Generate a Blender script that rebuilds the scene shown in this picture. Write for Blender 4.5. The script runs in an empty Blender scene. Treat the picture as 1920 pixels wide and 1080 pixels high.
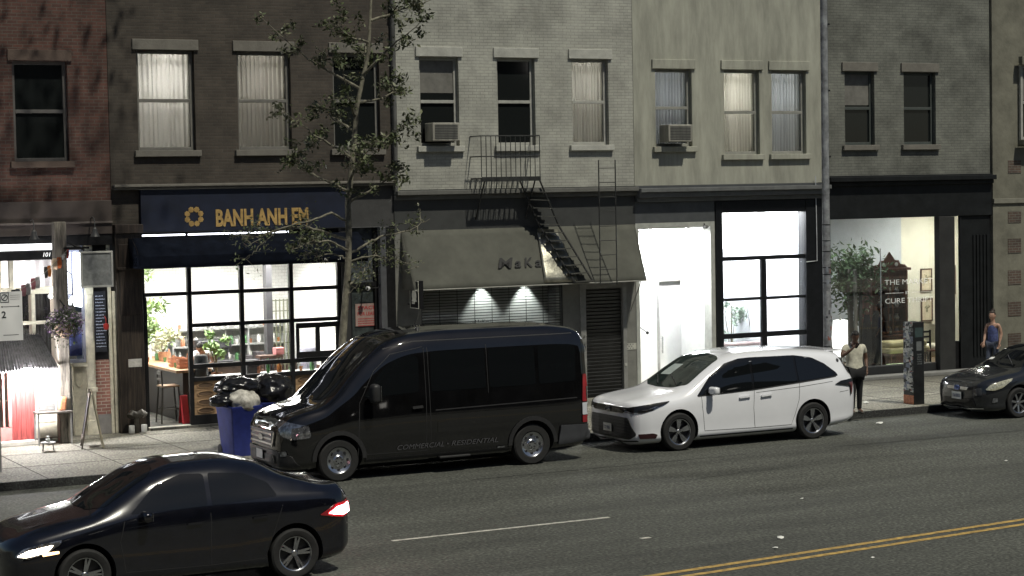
import bpy, bmesh, math, random
from mathutils import Vector, Matrix
from mathutils.bvhtree import BVHTree
random.seed(7)
PI = math.pi
sc = bpy.context.scene
COL = sc.collection

# ------------------------------------------------------------------ camera
CAMZ = 4.9637
F_PX, YAW, PIT, ROL = 3731.3, .472, .0494, -.0185
_cy, _sy, _cp, _sp, _cr, _sr = math.cos(YAW), math.sin(YAW), math.cos(PIT), math.sin(PIT), math.cos(ROL), math.sin(ROL)
FW = Vector((_sy * _cp, _cy * _cp, -_sp))
_R0 = Vector((_cy, -_sy, 0.0)); _U0 = _R0.cross(FW)
RT = _R0 * _cr + _U0 * _sr
UP = _U0 * _cr - _R0 * _sr
cam = bpy.data.cameras.new("camera")
cam.sensor_width = 36; cam.lens = F_PX / 1920 * 36; cam.clip_end = 2000; cam.clip_start = .1
camo = bpy.data.objects.new("camera", cam); COL.objects.link(camo)
camo.matrix_world = Matrix(((RT.x, UP.x, -FW.x, 0), (RT.y, UP.y, -FW.y, 0), (RT.z, UP.z, -FW.z, CAMZ), (0, 0, 0, 1)))
sc.camera = camo

# ------------------------------------------------------------------ night sky and the street light falling from high above
KEY = Vector((-.15, .56, -1)).normalized()
world = bpy.data.worlds.new("World"); sc.world = world; world.use_nodes = True
wn = world.node_tree.nodes; wl = world.node_tree.links
sky = wn.new("ShaderNodeTexSky"); sky.sky_type = 'NISHITA'; sky.sun_disc = False
sky.sun_elevation = math.asin(-KEY.z); sky.sun_rotation = math.atan2(-KEY.x, -KEY.y)
wl.new(sky.outputs[0], wn["Background"].inputs[0]); wn["Background"].inputs[1].default_value = 0.036
sun = bpy.data.lights.new("sun", 'SUN'); sun.energy = 3.1; sun.angle = math.radians(1.5); sun.color = (1, .96, .82)
suno = bpy.data.objects.new("sun", sun); COL.objects.link(suno)
suno.rotation_euler = (-KEY).to_track_quat('Z', 'Y').to_euler()
sc.view_settings.view_transform = 'Standard'; sc.view_settings.look = 'None'
sc.view_settings.exposure = 0.0; sc.view_settings.gamma = 1
sc.cycles.max_bounces = 6; sc.cycles.diffuse_bounces = 3; sc.cycles.glossy_bounces = 3
sc.cycles.transmission_bounces = 4; sc.cycles.transparent_max_bounces = 8
sc.cycles.sample_clamp_indirect = 3.0; sc.cycles.caustics_reflective = False; sc.cycles.caustics_refractive = False

# ------------------------------------------------------------------ surveying helpers: a sight line met with an upright plane parallel to the street
def P(u, v, Y=39.72):
    d = FW + RT * ((u - 960) / F_PX) + UP * ((540 - v) / F_PX)
    t = Y / d.y
    return Vector((d.x * t, Y, CAMZ + d.z * t))
def G(u, v, z=0.0):
    d = FW + RT * ((u - 960) / F_PX) + UP * ((540 - v) / F_PX)
    t = (z - CAMZ) / d.z
    return Vector((d.x * t, d.y * t, z))
FY = 39.72      # facade plane
CY = 33.9       # kerb
SZ = .15        # pavement height

# ------------------------------------------------------------------ materials
MATS = {}
def mat(name, col, rough=.7, metal=0.0, var=.12, scale=6.0, bump=0.0, bscale=None, coat=0.0, emit=None, estr=0.0, spec=.5, stretch=None, var2=None):
    if name in MATS: return MATS[name]
    m = bpy.data.materials.new(name); m.use_nodes = True; n = m.node_tree.nodes; l = m.node_tree.links
    b = n["Principled BSDF"]
    b.inputs["Roughness"].default_value = rough; b.inputs["Metallic"].default_value = metal
    b.inputs["Coat Weight"].default_value = coat; b.inputs["Coat Roughness"].default_value = .04
    b.inputs["Specular IOR Level"].default_value = spec
    c = (*col, 1)
    b.inputs["Base Color"].default_value = c
    if var or bump:
        tc = n.new("ShaderNodeTexCoord"); mp = n.new("ShaderNodeMapping")
        mp.inputs["Scale"].default_value = stretch or (1, 1, 1)
        l.new(tc.outputs["Object"], mp.inputs[0])
    if var:
        nz = n.new("ShaderNodeTexNoise"); nz.inputs["Scale"].default_value = scale; nz.inputs["Detail"].default_value = 6; nz.inputs["Roughness"].default_value = .65
        l.new(mp.outputs[0], nz.inputs["Vector"])
        cr = n.new("ShaderNodeValToRGB"); cr.color_ramp.elements[0].position = .3; cr.color_ramp.elements[1].position = .7
        d = var2 or tuple(max(0, k * (1 - 2 * var)) for k in col)
        cr.color_ramp.elements[0].color = (*d, 1)
        cr.color_ramp.elements[1].color = (*[min(1, k * (1 + 1.2 * var)) for k in col], 1)
        l.new(nz.outputs[0], cr.inputs[0]); l.new(cr.outputs[0], b.inputs["Base Color"])
    if bump:
        nb = n.new("ShaderNodeTexNoise"); nb.inputs["Scale"].default_value = bscale or scale * 8; nb.inputs["Detail"].default_value = 4
        l.new(mp.outputs[0], nb.inputs["Vector"])
        bp = n.new("ShaderNodeBump"); bp.inputs["Strength"].default_value = bump; bp.inputs["Distance"].default_value = .02
        l.new(nb.outputs[0], bp.inputs["Height"]); l.new(bp.outputs[0], b.inputs["Normal"])
    if emit:
        b.inputs["Emission Color"].default_value = (*emit, 1); b.inputs["Emission Strength"].default_value = estr
    MATS[name] = m
    return m

def glass(name, tint=(1, 1, 1), rough=.02, refl=.08):
    """thin window glass: mostly clear, a little mirror"""
    if name in MATS: return MATS[name]
    m = bpy.data.materials.new(name); m.use_nodes = True; n = m.node_tree.nodes; l = m.node_tree.links
    n.remove(n["Principled BSDF"])
    t = n.new("ShaderNodeBsdfTransparent"); t.inputs[0].default_value = (*tint, 1)
    g = n.new("ShaderNodeBsdfGlossy"); g.inputs["Roughness"].default_value = rough
    nz = n.new("ShaderNodeTexNoise"); nz.inputs["Scale"].default_value = 3
    bp = n.new("ShaderNodeBump"); bp.inputs["Strength"].default_value = .015; l.new(nz.outputs[0], bp.inputs["Height"]); l.new(bp.outputs[0], g.inputs["Normal"])
    mx = n.new("ShaderNodeMixShader"); lw = n.new("ShaderNodeLayerWeight"); lw.inputs[0].default_value = .25
    mm = n.new("ShaderNodeMath"); mm.operation = 'MULTIPLY_ADD'; mm.inputs[1].default_value = .5; mm.inputs[2].default_value = refl
    l.new(lw.outputs["Fresnel"], mm.inputs[0]); l.new(mm.outputs[0], mx.inputs[0])
    l.new(t.outputs[0], mx.inputs[1]); l.new(g.outputs[0], mx.inputs[2]); l.new(mx.outputs[0], n["Material Output"].inputs[0])
    MATS[name] = m
    return m

def brick(name, c1, c2, mortar, w=.2, h=.068, plane='xz', ms=.008, bump=.4, var=.5):
    if name in MATS: return MATS[name]
    m = bpy.data.materials.new(name); m.use_nodes = True; n = m.node_tree.nodes; l = m.node_tree.links; b = n["Principled BSDF"]
    g = n.new("ShaderNodeNewGeometry"); s = n.new("ShaderNodeSeparateXYZ"); c = n.new("ShaderNodeCombineXYZ")
    l.new(g.outputs["Position"], s.inputs[0])
    if plane == 'xz':
        ad = n.new("ShaderNodeMath"); ad.operation = 'ADD'; l.new(s.outputs[0], ad.inputs[0]); l.new(s.outputs[1], ad.inputs[1])
        l.new(ad.outputs[0], c.inputs[0]); l.new(s.outputs[2], c.inputs[1])
    else:
        l.new(s.outputs[0], c.inputs[0]); l.new(s.outputs[1], c.inputs[1])
    t = n.new("ShaderNodeTexBrick"); t.inputs["Scale"].default_value = 1; t.inputs["Brick Width"].default_value = w; t.inputs["Row Height"].default_value = h
    t.inputs["Mortar Size"].default_value = ms; t.inputs["Mortar Smooth"].default_value = .2; t.inputs["Bias"].default_value = 0
    t.inputs["Color1"].default_value = (*c1, 1); t.inputs["Color2"].default_value = (*c2, 1); t.inputs["Mortar"].default_value = (*mortar, 1)
    l.new(c.outputs[0], t.inputs[0])
    nz = n.new("ShaderNodeTexNoise"); nz.inputs["Scale"].default_value = 1.3; nz.inputs["Detail"].default_value = 7; nz.inputs["Roughness"].default_value = .7
    l.new(g.outputs["Position"], nz.inputs["Vector"])
    mr = n.new("ShaderNodeMapRange"); mr.inputs[1].default_value = .3; mr.inputs[2].default_value = .7; mr.inputs[3].default_value = 1 - var; mr.inputs[4].default_value = 1 + var * .6
    l.new(nz.outputs[0], mr.inputs[0])
    mx = n.new("ShaderNodeMix"); mx.data_type = 'RGBA'; mx.blend_type = 'MULTIPLY'; mx.inputs[0].default_value = 1
    l.new(t.outputs[0], mx.inputs[6]); l.new(mr.outputs[0], mx.inputs[7]); l.new(mx.outputs[2], b.inputs["Base Color"])
    bp = n.new("ShaderNodeBump"); bp.inputs["Strength"].default_value = bump; bp.inputs["Distance"].default_value = .01; bp.invert = True
    l.new(t.outputs[1], bp.inputs["Height"]); l.new(bp.outputs[0], b.inputs["Normal"])
    b.inputs["Roughness"].default_value = .85
    MATS[name] = m
    return m

def emis(name, col, s):
    return mat(name, (.8, .8, .8), var=0, emit=col, estr=s)

# ------------------------------------------------------------------ objects
def tag(o, label=None, cat=None, group=None, kind=None):
    if label: o["label"] = label
    if cat: o["category"] = cat
    if group: o["group"] = group
    if kind: o["kind"] = kind
    return o
def thing(name, label, cat, loc=(0, 0, 0), rz=0, group=None):
    o = bpy.data.objects.new(name, None); COL.objects.link(o); o.location = loc; o.rotation_euler = (0, 0, rz)
    o.empty_display_size = .1
    return tag(o, label, cat, group)
def kids(o): return [c for c in COL.objects if c.parent == o]
def copy_tree(o, parent=None):
    c = o.copy(); COL.objects.link(c)
    if parent: c.parent = parent
    for k in kids(o): copy_tree(k, c)
    return c

class MB:
    def __init__(s): s.v = []; s.f = []; s.m = []
    def add(s, vs, fs, mi=0):
        b = len(s.v); s.v += [tuple(x) for x in vs]; s.f += [tuple(b + i for i in f) for f in fs]; s.m += [mi] * len(fs); return s
    def box(s, x0, x1, y0, y1, z0, z1, mi=0):
        vs = [(x, y, z) for z in (z0, z1) for y in (y0, y1) for x in (x0, x1)]
        return s.add(vs, [(0, 2, 3, 1), (4, 5, 7, 6), (0, 1, 5, 4), (2, 6, 7, 3), (0, 4, 6, 2), (1, 3, 7, 5)], mi)
    def cbox(s, c, d, rot=None, mi=0):
        M = rot or Matrix.Identity(3); c = Vector(c)
        vs = [c + M @ Vector((sx * d[0] / 2, sy * d[1] / 2, sz * d[2] / 2)) for sz in (-1, 1) for sy in (-1, 1) for sx in (-1, 1)]
        return s.add(vs, [(0, 2, 3, 1), (4, 5, 7, 6), (0, 1, 5, 4), (2, 6, 7, 3), (0, 4, 6, 2), (1, 3, 7, 5)], mi)
    def tube(s, pts, r, n=8, mi=0, cap=True):
        pts = [Vector(p) for p in pts]; rs = r if isinstance(r, (list, tuple)) else [r] * len(pts)
        rings = []; pu = None
        for i, p in enumerate(pts):
            d = (pts[min(i + 1, len(pts) - 1)] - pts[max(i - 1, 0)]).normalized()
            if pu is None: pu = d.orthogonal().normalized()
            else:
                pu = pu - d * pu.dot(d)
                pu = pu.normalized() if pu.length > 1e-6 else d.orthogonal().normalized()
            w = d.cross(pu)
            rings.append([p + (pu * math.cos(2 * PI * k / n) + w * math.sin(2 * PI * k / n)) * rs[i] for k in range(n)])
        vs = [v for g in rings for v in g]; fs = []
        for i in range(len(pts) - 1):
            for k in range(n):
                a = i * n + k; b = i * n + (k + 1) % n
                fs.append((a, b, b + n, a + n))
        if cap: fs += [tuple(range(n - 1, -1, -1)), tuple((len(pts) - 1) * n + k for k in range(n))]
        return s.add(vs, fs, mi)
    def lathe(s, prof, c=(0, 0, 0), axis='z', n=20, mi=0, a0=0, a1=2 * PI):
        vs = []; fs = []; full = abs(a1 - a0 - 2 * PI) < 1e-6; m = n if full else n + 1
        for r, h in prof:
            for k in range(m):
                a = a0 + (a1 - a0) * k / n; x, y = r * math.cos(a), r * math.sin(a)
                p = (x, y, h) if axis == 'z' else ((x, h, y) if axis == 'y' else (h, x, y))
                vs.append((p[0] + c[0], p[1] + c[1], p[2] + c[2]))
        for i in range(len(prof) - 1):
            for k in range(n):
                b = (k + 1) % m
                fs.append((i * m + k, i * m + b, (i + 1) * m + b, (i + 1) * m + k))
        return s.add(vs, fs, mi)
    def poly(s, pts, d, mi=0):
        """polygon extruded along the vector d"""
        n = len(pts); d = Vector(d); a = [Vector(p) for p in pts]
        return s.add(a + [p + d for p in a], [tuple(range(n)), tuple(range(2 * n - 1, n - 1, -1))] + [(i, i + n, (i + 1) % n + n, (i + 1) % n) for i in range(n)], mi)
    def build(s, name, m, parent=None, smooth=False, bevel=0, seg=2, ang=40):
        me = bpy.data.meshes.new(name); me.from_pydata(s.v, [], s.f)
        for x in (m if isinstance(m, (list, tuple)) else [m]): me.materials.append(x)
        me.polygons.foreach_set("material_index", s.m)
        bm = bmesh.new(); bm.from_mesh(me)
        bmesh.ops.recalc_face_normals(bm, faces=bm.faces)
        bm.to_mesh(me); bm.free()
        return finish(me, name, parent, smooth, bevel, seg, ang)
def finish(me, name, parent=None, smooth=False, bevel=0, seg=2, ang=40):
    o = bpy.data.objects.new(name, me); COL.objects.link(o)
    if parent: o.parent = parent
    if smooth:
        me.polygons.foreach_set("use_smooth", [True] * len(me.polygons))
        me.set_sharp_from_angle(angle=math.radians(ang))
    if bevel:
        b = o.modifiers.new("bevel", 'BEVEL'); b.width = bevel; b.segments = seg; b.limit_method = 'ANGLE'; b.angle_limit = math.radians(35)
    return o
def bx(name, m, x0, x1, y0, y1, z0, z1, parent=None, bevel=0):
    return MB().box(x0, x1, y0, y1, z0, z1).build(name, m, parent, bevel=bevel)
def structure(o): o["kind"] = "structure"; return o

def text(name, s, m, loc, h=None, w=None, parent=None, ext=.004, bold=0.0, rot=(PI / 2, 0, 0), shear=0.0, align='LEFT', curve_w=None):
    """lettering as a mesh; h = capital height, w = overall width"""
    cu = bpy.data.curves.new(name, 'FONT'); cu.body = s; cu.extrude = ext; cu.offset = bold; cu.shear = shear; cu.resolution_u = 3
    o = bpy.data.objects.new(name + "_tmp", cu); COL.objects.link(o)
    dg = bpy.context.evaluated_depsgraph_get(); me = bpy.data.meshes.new_from_object(o.evaluated_get(dg))
    COL.objects.unlink(o); bpy.data.objects.remove(o)
    xs = [v.co.x for v in me.vertices]; ys = [v.co.y for v in me.vertices]
    W = max(xs) - min(xs); H = max(ys) - min(ys); sx = w / W if w else None; sy = h / H if h else None
    sx = sx or sy; sy = sy or sx
    x0 = min(xs) if align == 'LEFT' else (max(xs) + min(xs)) / 2; y0 = min(ys)
    for v in me.vertices: v.co = ((v.co.x - x0) * sx, (v.co.y - y0) * sy, v.co.z)
    me.materials.clear(); me.materials.append(m)
    ob = bpy.data.objects.new(name, me); COL.objects.link(ob); ob.location = loc; ob.rotation_euler = rot
    if parent: ob.parent = parent
    return ob

# common materials
BLK = mat("black_metal", (.009, .009, .010), .5, var=.3, scale=9, spec=.25)
CHROME = mat("chrome", (.75, .75, .77), .12, 1, var=0)
RUBBER = mat("rubber", (.015, .015, .015), .8, var=.2, scale=20)
WHITEP = mat("white_paint", (.78, .78, .75), .55, var=.06, scale=4)
CREAM = mat("cream_paint", (.62, .58, .46), .6, var=.15, scale=7, bump=.1)
DARKWOOD = mat("dark_wood", (.035, .024, .018), .6, var=.5, scale=5, stretch=(4, 4, .35), bump=.25)
# ================================================================== GROUND
def ground_mat(name, base, scale, amp, speck, rough=.85, bump=.5, tint=None):
    m = bpy.data.materials.new(name); m.use_nodes = True; n = m.node_tree.nodes; l = m.node_tree.links; b = n["Principled BSDF"]
    g = n.new("ShaderNodeNewGeometry")
    mp = n.new("ShaderNodeMapping"); mp.inputs["Scale"].default_value = (.16, 1, 1); l.new(g.outputs["Position"], mp.inputs[0])
    a = n.new("ShaderNodeTexNoise"); a.inputs["Scale"].default_value = scale; a.inputs["Detail"].default_value = 8; a.inputs["Roughness"].default_value = .6
    l.new(mp.outputs[0], a.inputs["Vector"])
    c = n.new("ShaderNodeTexNoise"); c.inputs["Scale"].default_value = speck; c.inputs["Detail"].default_value = 2
    l.new(g.outputs["Position"], c.inputs["Vector"])
    v = n.new("ShaderNodeTexVoronoi"); v.inputs["Scale"].default_value = speck * .6; l.new(g.outputs["Position"], v.inputs["Vector"])
    r1 = n.new("ShaderNodeMapRange"); r1.inputs[1].default_value = .3; r1.inputs[2].default_value = .7; r1.inputs[3].default_value = 1 - amp; r1.inputs[4].default_value = 1 + amp
    r2 = n.new("ShaderNodeMapRange"); r2.inputs[1].default_value = .3; r2.inputs[2].default_value = .72; r2.inputs[3].default_value = .38; r2.inputs[4].default_value = 1.8
    l.new(a.outputs[0], r1.inputs[0]); l.new(c.outputs[0], r2.inputs[0])
    r3 = n.new("ShaderNodeMapRange"); r3.inputs[1].default_value = 0; r3.inputs[2].default_value = .6; r3.inputs[3].default_value = 1.35; r3.inputs[4].default_value = .8
    l.new(v.outputs[0], r3.inputs[0])
    m1 = n.new("ShaderNodeMath"); m1.operation = 'MULTIPLY'; l.new(r1.outputs[0], m1.inputs[0]); l.new(r2.outputs[0], m1.inputs[1])
    m2 = n.new("ShaderNodeMath"); m2.operation = 'MULTIPLY'; l.new(m1.outputs[0], m2.inputs[0]); l.new(r3.outputs[0], m2.inputs[1])
    vm = n.new("ShaderNodeVectorMath"); vm.operation = 'SCALE'; vm.inputs[0].default_value = base; l.new(m2.outputs[0], vm.inputs["Scale"])
    l.new(vm.outputs[0], b.inputs["Base Color"]); b.inputs["Roughness"].default_value = rough
    bp = n.new("ShaderNodeBump"); bp.inputs["Strength"].default_value = bump; bp.inputs["Distance"].default_value = .008
    l.new(m2.outputs[0], bp.inputs["Height"]); l.new(bp.outputs[0], b.inputs["Normal"])
    return m
ASPH = ground_mat("asphalt", (.071, .074, .063), .7, .4, 22)
CONC = ground_mat("concrete", (.185, .177, .145), .55, .5, 26, bump=.3)
KERB = ground_mat("kerb_face_shade", (.035, .036, .035), 2, .3, 30)  # dark tone puts the shade on the kerb face into its colour
def sheet(name, m, x0, x1, y0, y1, z):
    return structure(MB().add([(x0, y0, z), (x1, y0, z), (x1, y1, z), (x0, y1, z)], [(0, 1, 2, 3)]).build(name, m))
sheet("ground", ground_mat("earth", (.05, .048, .042), .3, .3, 8), -300, 300, -300, 300, -.03)
sheet("road", ASPH, -120, 160, 8.2, CY, 0.0)
structure(bx("sidewalk", CONC, -60, 120, CY + .042, FY + .6, -.02, SZ))
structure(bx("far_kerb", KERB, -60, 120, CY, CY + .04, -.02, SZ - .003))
structure(bx("near_sidewalk", CONC, -60, 120, -2.2, 8.2, -.02, SZ))
# expansion joints: shallow dark grooves filled with grit
jt = mat("joint_grit", (.045, .042, .036), .95)
j = MB()
for k in range(-6, 34):
    x = 1.6 * k + .3
    j.box(x, x + .018, CY + .042, FY - .02, SZ, SZ + .004)
for y in (CY + 1.75, CY + 3.5, CY + 5.1):
    j.box(-10, 55, y, y + .016, SZ, SZ + .0035)
structure(j.build("sidewalk_joints", jt))
# road markings
YEL = mat("yellow_marking", (.50, .33, .09), .8, var=.22, scale=9, bump=.2, var2=(.16, .11, .045))
WHM = mat("white_marking", (.55, .53, .47), .8, var=.22, scale=9, var2=(.2, .2, .18))
_a, _b = G(1225, 1077), G(1920, 972); _d = (_b - _a).normalized(); _n = Vector((-_d.y, _d.x, 0))
for off in (-.065, -.355):
    p, q = _a - _d * 60 + _n * off, _b + _d * 80 + _n * off
    structure(MB().add([(*(p - _n * .06).xy, .004), (*(q - _n * .06).xy, .004), (*(q + _n * .06).xy, .004), (*(p + _n * .06).xy, .004)], [(0, 1, 2, 3)]).build("yellow_line", YEL))
for k in range(-4, 6):
    x = 11.2 + k * 12.2
    structure(MB().add([(x, 25.80, .004), (x + 3.6, 25.86, .004), (x + 3.6, 25.95, .004), (x, 25.89, .004)], [(0, 1, 2, 3)]).build("lane_dash", WHM))
q = G(1210, 1009); structure(bx("lane_dash", WHM, q.x - .08, q.x + .08, q.y - .04, q.y + .04, .002, .006))
# tar seams and a relaid strip in the asphalt
TAR = mat("tar", (.018, .018, .017), .6, var=.4, scale=3)
def ribbon(name, m, pts, w, z=.003):
    vs = []; fs = []
    for i, (x, y) in enumerate(pts):
        ww = w * random.uniform(.5, 1.2)
        vs += [(x, y - ww / 2, z), (x, y + ww / 2, z)]
        if i: a = 2 * i; fs.append((a - 2, a, a + 1, a - 1))
    return structure(MB().add(vs, fs).build(name, m))
def wig(a, b, n, amp):
    return [(a.x + (b.x - a.x) * i / n + random.uniform(-amp, amp), a.y + (b.y - a.y) * i / n + random.uniform(-amp, amp)) for i in range(n + 1)]
ribbon("tar_seam", TAR, wig(G(1560, 838), G(2000, 800), 40, .02), .05)
ribbon("tar_seam", TAR, wig(G(880, 900), G(1420, 850), 40, .02), .035)
ribbon("tar_seam", TAR, wig(G(1250, 905), G(1500, 872), 16, .03), .02)
# litter
PAPER = mat("paper", (.72, .72, .68), .8, var=.1)
def scrap(u, v, s, label, z=0.0, seed=0, group="paper litter on the street"):
    r = random.Random(seed); c = G(u, v, z); n = 7; vs = []; 
    for k in range(n):
        a = 2 * PI * k / n; rr = s * r.uniform(.6, 1.1)
        vs.append((rr * 1.25 * math.cos(a), rr * math.sin(a), r.uniform(.0, .5) * s + .006))
    vs += [(0, 0, s * .6 + .006), (0, 0, .004)]
    o = MB().add(vs, [(k, (k + 1) % n, n) for k in range(n)] + [((k + 1) % n, k, n + 1) for k in range(n)]).build("paper_scrap", PAPER)
    o.location = c; tag(o, label, "litter", group)
scrap(1650, 779, .13, "crumpled white paper lying on the kerb edge right of the standing man", .0, 1)
scrap(1649, 795, .07, "round white paper scrap on the asphalt just below the kerb paper", 0, 2)
scrap(1724, 771, .06, "flat white scrap on the asphalt below the stickered pillar", 0, 3)
scrap(1625, 756, .07, "bent white scrap on the pavement right of the standing man's legs", SZ, 4)
scrap(1463, 1010, .055, "white scrap on the road just above the yellow lines", 0, 5)
scrap(1453, 1029, .04, "smaller white scrap close to the upper yellow line", 0, 6)
scrap(1636, 1047, .035, "white scrap in the lane below the double yellow line", 0, 7)
scrap(1504, 936, .03, "tiny white scrap in the middle of the open lane below the minivan", 0, 8)
scrap(1886, 865, .035, "white scrap on the road below the dark hatchback's wheel", 0, 9)

# ================================================================== BUILDINGS
D = .35   # wall thickness
def wall_holes(mb, x0, x1, z0, z1, holes, y=FY, d=D, mi=0):
    """upright wall slab with rectangular openings"""
    xs = sorted({x0, x1, *[h[0] for h in holes], *[h[1] for h in holes]}); zs = sorted({z0, z1, *[h[2] for h in holes], *[h[3] for h in holes]})
    def solid(i, k):
        if i < 0 or k < 0 or i >= len(xs) - 1 or k >= len(zs) - 1: return False
        cx, cz = (xs[i] + xs[i + 1]) / 2, (zs[k] + zs[k + 1]) / 2
        return not any(h[0] < cx < h[1] and h[2] < cz < h[3] for h in holes)
    for i in range(len(xs) - 1):
        for k in range(len(zs) - 1):
            if not solid(i, k): continue
            a, b, c, e = xs[i], xs[i + 1], zs[k], zs[k + 1]
            mb.add([(a, y, c), (b, y, c), (b, y, e), (a, y, e)], [(0, 1, 2, 3)], mi)
            mb.add([(a, y + d, c), (b, y + d, c), (b, y + d, e), (a, y + d, e)], [(3, 2, 1, 0)], mi)
            if not solid(i - 1, k): mb.add([(a, y, c), (a, y + d, c), (a, y + d, e), (a, y, e)], [(0, 1, 2, 3)], mi)
            if not solid(i + 1, k): mb.add([(b, y, c), (b, y + d, c), (b, y + d, e), (b, y, e)], [(3, 2, 1, 0)], mi)
            if not solid(i, k - 1): mb.add([(a, y, c), (b, y, c), (b, y + d, c), (a, y + d, c)], [(0, 1, 2, 3)], mi)
            if not solid(i, k + 1): mb.add([(a, y, e), (b, y, e), (b, y + d, e), (a, y + d, e)], [(3, 2, 1, 0)], mi)
    return mb
GLS = glass("window_glass")
DGL = mat("dark_window_glass", (.012, .014, .014), .06, var=0, spec=.6)
def veil(name, c, tr=.55):
    m = mat(name, c, .8, var=.1, scale=4, stretch=(6, 1, .4)); n_ = m.node_tree.nodes
    tl = n_.new("ShaderNodeBsdfTranslucent"); tl.inputs[0].default_value = (*c, 1); mx = n_.new("ShaderNodeMixShader"); mx.inputs[0].default_value = tr
    m.node_tree.links.new(n_["Principled BSDF"].outputs[0], mx.inputs[1]); m.node_tree.links.new(tl.outputs[0], mx.inputs[2]); m.node_tree.links.new(mx.outputs[0], n_["Material Output"].inputs[0])
    return m
def sash_window(root, x0, x1, z0, z1, frame, y=FY, lit=None, sill=None, lintel=None, bars=1):
    f = MB(); t = .07
    f.box(x0, x0 + t, y + .12, y + .2, z0, z1).box(x1 - t, x1, y + .12, y + .2, z0, z1).box(x0 + t, x1 - t, y + .12, y + .2, z0, z0 + t).box(x0 + t, x1 - t, y + .12, y + .2, z1 - t, z1)
    mz = (z0 + z1) / 2; f.box(x0 + t, x1 - t, y + .11, y + .19, mz - .035, mz + .035)
    if bars > 1:
        mx = (x0 + x1) / 2; f.box(mx - .015, mx + .015, y + .13, y + .18, z0 + t, mz - .036).box(mx - .015, mx + .015, y + .13, y + .18, mz + .036, z1 - t)
    w = f.build("window", frame, root, bevel=.006)
    MB().box(x0 + t, x1 - t, y + .155, y + .16, z0 + t, z1 - t).build("pane", GLS if lit else DGL, w)
    if lit:
        cm, ls = lit; n = 60; r = random.Random(int(x0 * 10)); amp = [r.uniform(.008, .03) for _ in range(8)]
        MB().add([(x0 + (x1 - x0) * i / n, y + .29 + amp[i * 7 // n] * math.sin(i * 1.25 + .4 * math.sin(i * .3)), z) for z in (z0, z1) for i in range(n + 1)], [(i, i + 1, n + 2 + i, n + 1 + i) for i in range(n)]).build("curtain", cm, w, smooth=True)
        MB().box(x0 - .4, x0 - .35, y + D + .001, y + 1.5, z0 - .2, z1 + .1).box(x1 + .35, x1 + .4, y + D + .001, y + 1.5, z0 - .2, z1 + .1).box(x0 - .4, x1 + .4, y + 1.5, y + 1.55, z0 - .2, z1 + .1).box(x0 - .4, x1 + .4, y + D + .001, y + 1.5, z0 - .25, z0 - .2).box(x0 - .4, x1 + .4, y + D + .001, y + 1.5, z1 + .1, z1 + .15).build("room_shell", mat("upstairs_plaster", (.6, .58, .52), .8, var=.1, scale=2), root)
        bx("room_lamp", emis("upstairs_lamp_%g" % ls, (1, .96, .88), ls), (x0 + x1) / 2 - .1, (x0 + x1) / 2 + .3, y + .75, y + 1.1, z1 - .25, z1 - .2, root)
    elif random.random() < .6:
        zc = z1 - t - (z1 - z0) * random.uniform(.15, .45)
        bx("blind", mat("dusty_blind", (.16, .155, .14), .8, var=.15, scale=5), x0 + t, x1 - t, y + .148, y + .154, zc, z1 - t, w)
    if sill: bx("sill", sill, x0 - .09, x1 + .09, y - .09, y + .115, z0 - .13, z0 - .002, w, .01)
    if lintel: bx("lintel", lintel, x0 - .09, x1 + .09, y - .05, y + .1, z1 + .002, z1 + .22, w, .01)
def cornice(root, m, x0, x1, z, hs=((.0, .18, .12), (.18, .1, .2), (.28, .12, .32))):
    c = MB()
    for dz, h, p in hs: c.box(x0, x1, FY - p, FY - .003, z + dz, z + dz + h - .002)
    return c.build("cornice", m, root, bevel=.012)
def room(root, x0, x1, z0, z1, depth, wallm, floorm, ceilm, y=FY + .4):
    """shop interior: back and side walls, floor and ceiling"""
    a = MB().box(x0, x1, y + depth, y + depth + .1, z0, z1).box(x0 - .1, x0, y, y + depth, z0, z1).box(x1, x1 + .1, y, y + depth, z0, z1)
    a.build("room_wall", wallm, root)
    bx("room_floor", floorm, x0, x1, y - .39, y + depth, z0 - .06, z0, root)
    bx("room_ceiling", ceilm, x0 - .1, x1 + .1, y, y + depth + .1, z1, z1 + .08, root)
def ceiling_light(label, x0, x1, y0, y1, z, s, col=(1, .97, .9), group=None):
    t = thing("ceiling_light", label, "ceiling light", ((x0 + x1) / 2, (y0 + y1) / 2, z), group=group)
    w, d = (x1 - x0) / 2, (y1 - y0) / 2
    MB().box(-w - .03, w + .03, -d - .03, d + .03, .0, .05).build("frame", WHITEP, t)
    MB().box(-w, w, -d, d, -.012, -.002).build("diffuser", emis("lamp_%g_%g" % (s, col[2]), col, s), t)
    return t
SASH = mat("black_window_frame", (.010, .010, .011), .5, var=.25, scale=6, spec=.25)
# ---------------- 1. old brick restaurant on the left
BRK1 = brick("old_red_brick", (.115, .05, .038), (.075, .035, .028), (.10, .085, .07))
b1 = thing("restaurant_building", "brick restaurant at the left edge, cream window frames, black band numbered 101", "building", (8.5, FY, 0))
b1.location = (0, 0, 0)
w = MB(); wall_holes(w, 2.0, 11.17, 4.25, 12, [(6.9, 8.0, 5.7, 7.7), (9.25, 10.35, 5.7, 7.7)])
w.build("wall", BRK1, b1)
WIN1 = mat("old_window_paint", (.10, .095, .09), .6)
sash_window(b1, 6.9, 8.0, 5.7, 7.7, WIN1, sill=mat("brown_stone", (.10, .07, .055), .8, scale=4, bump=.2), lintel=MATS["brown_stone"])
sash_window(b1, 9.25, 10.35, 5.7, 7.7, WIN1, sill=MATS["brown_stone"], lintel=MATS["brown_stone"])
bx("fascia", mat("brown_fascia", (.05, .038, .033), .7, scale=3), 2, 11.15, FY - .12, FY + .3, 4.22, 4.9, b1, .01)
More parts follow.
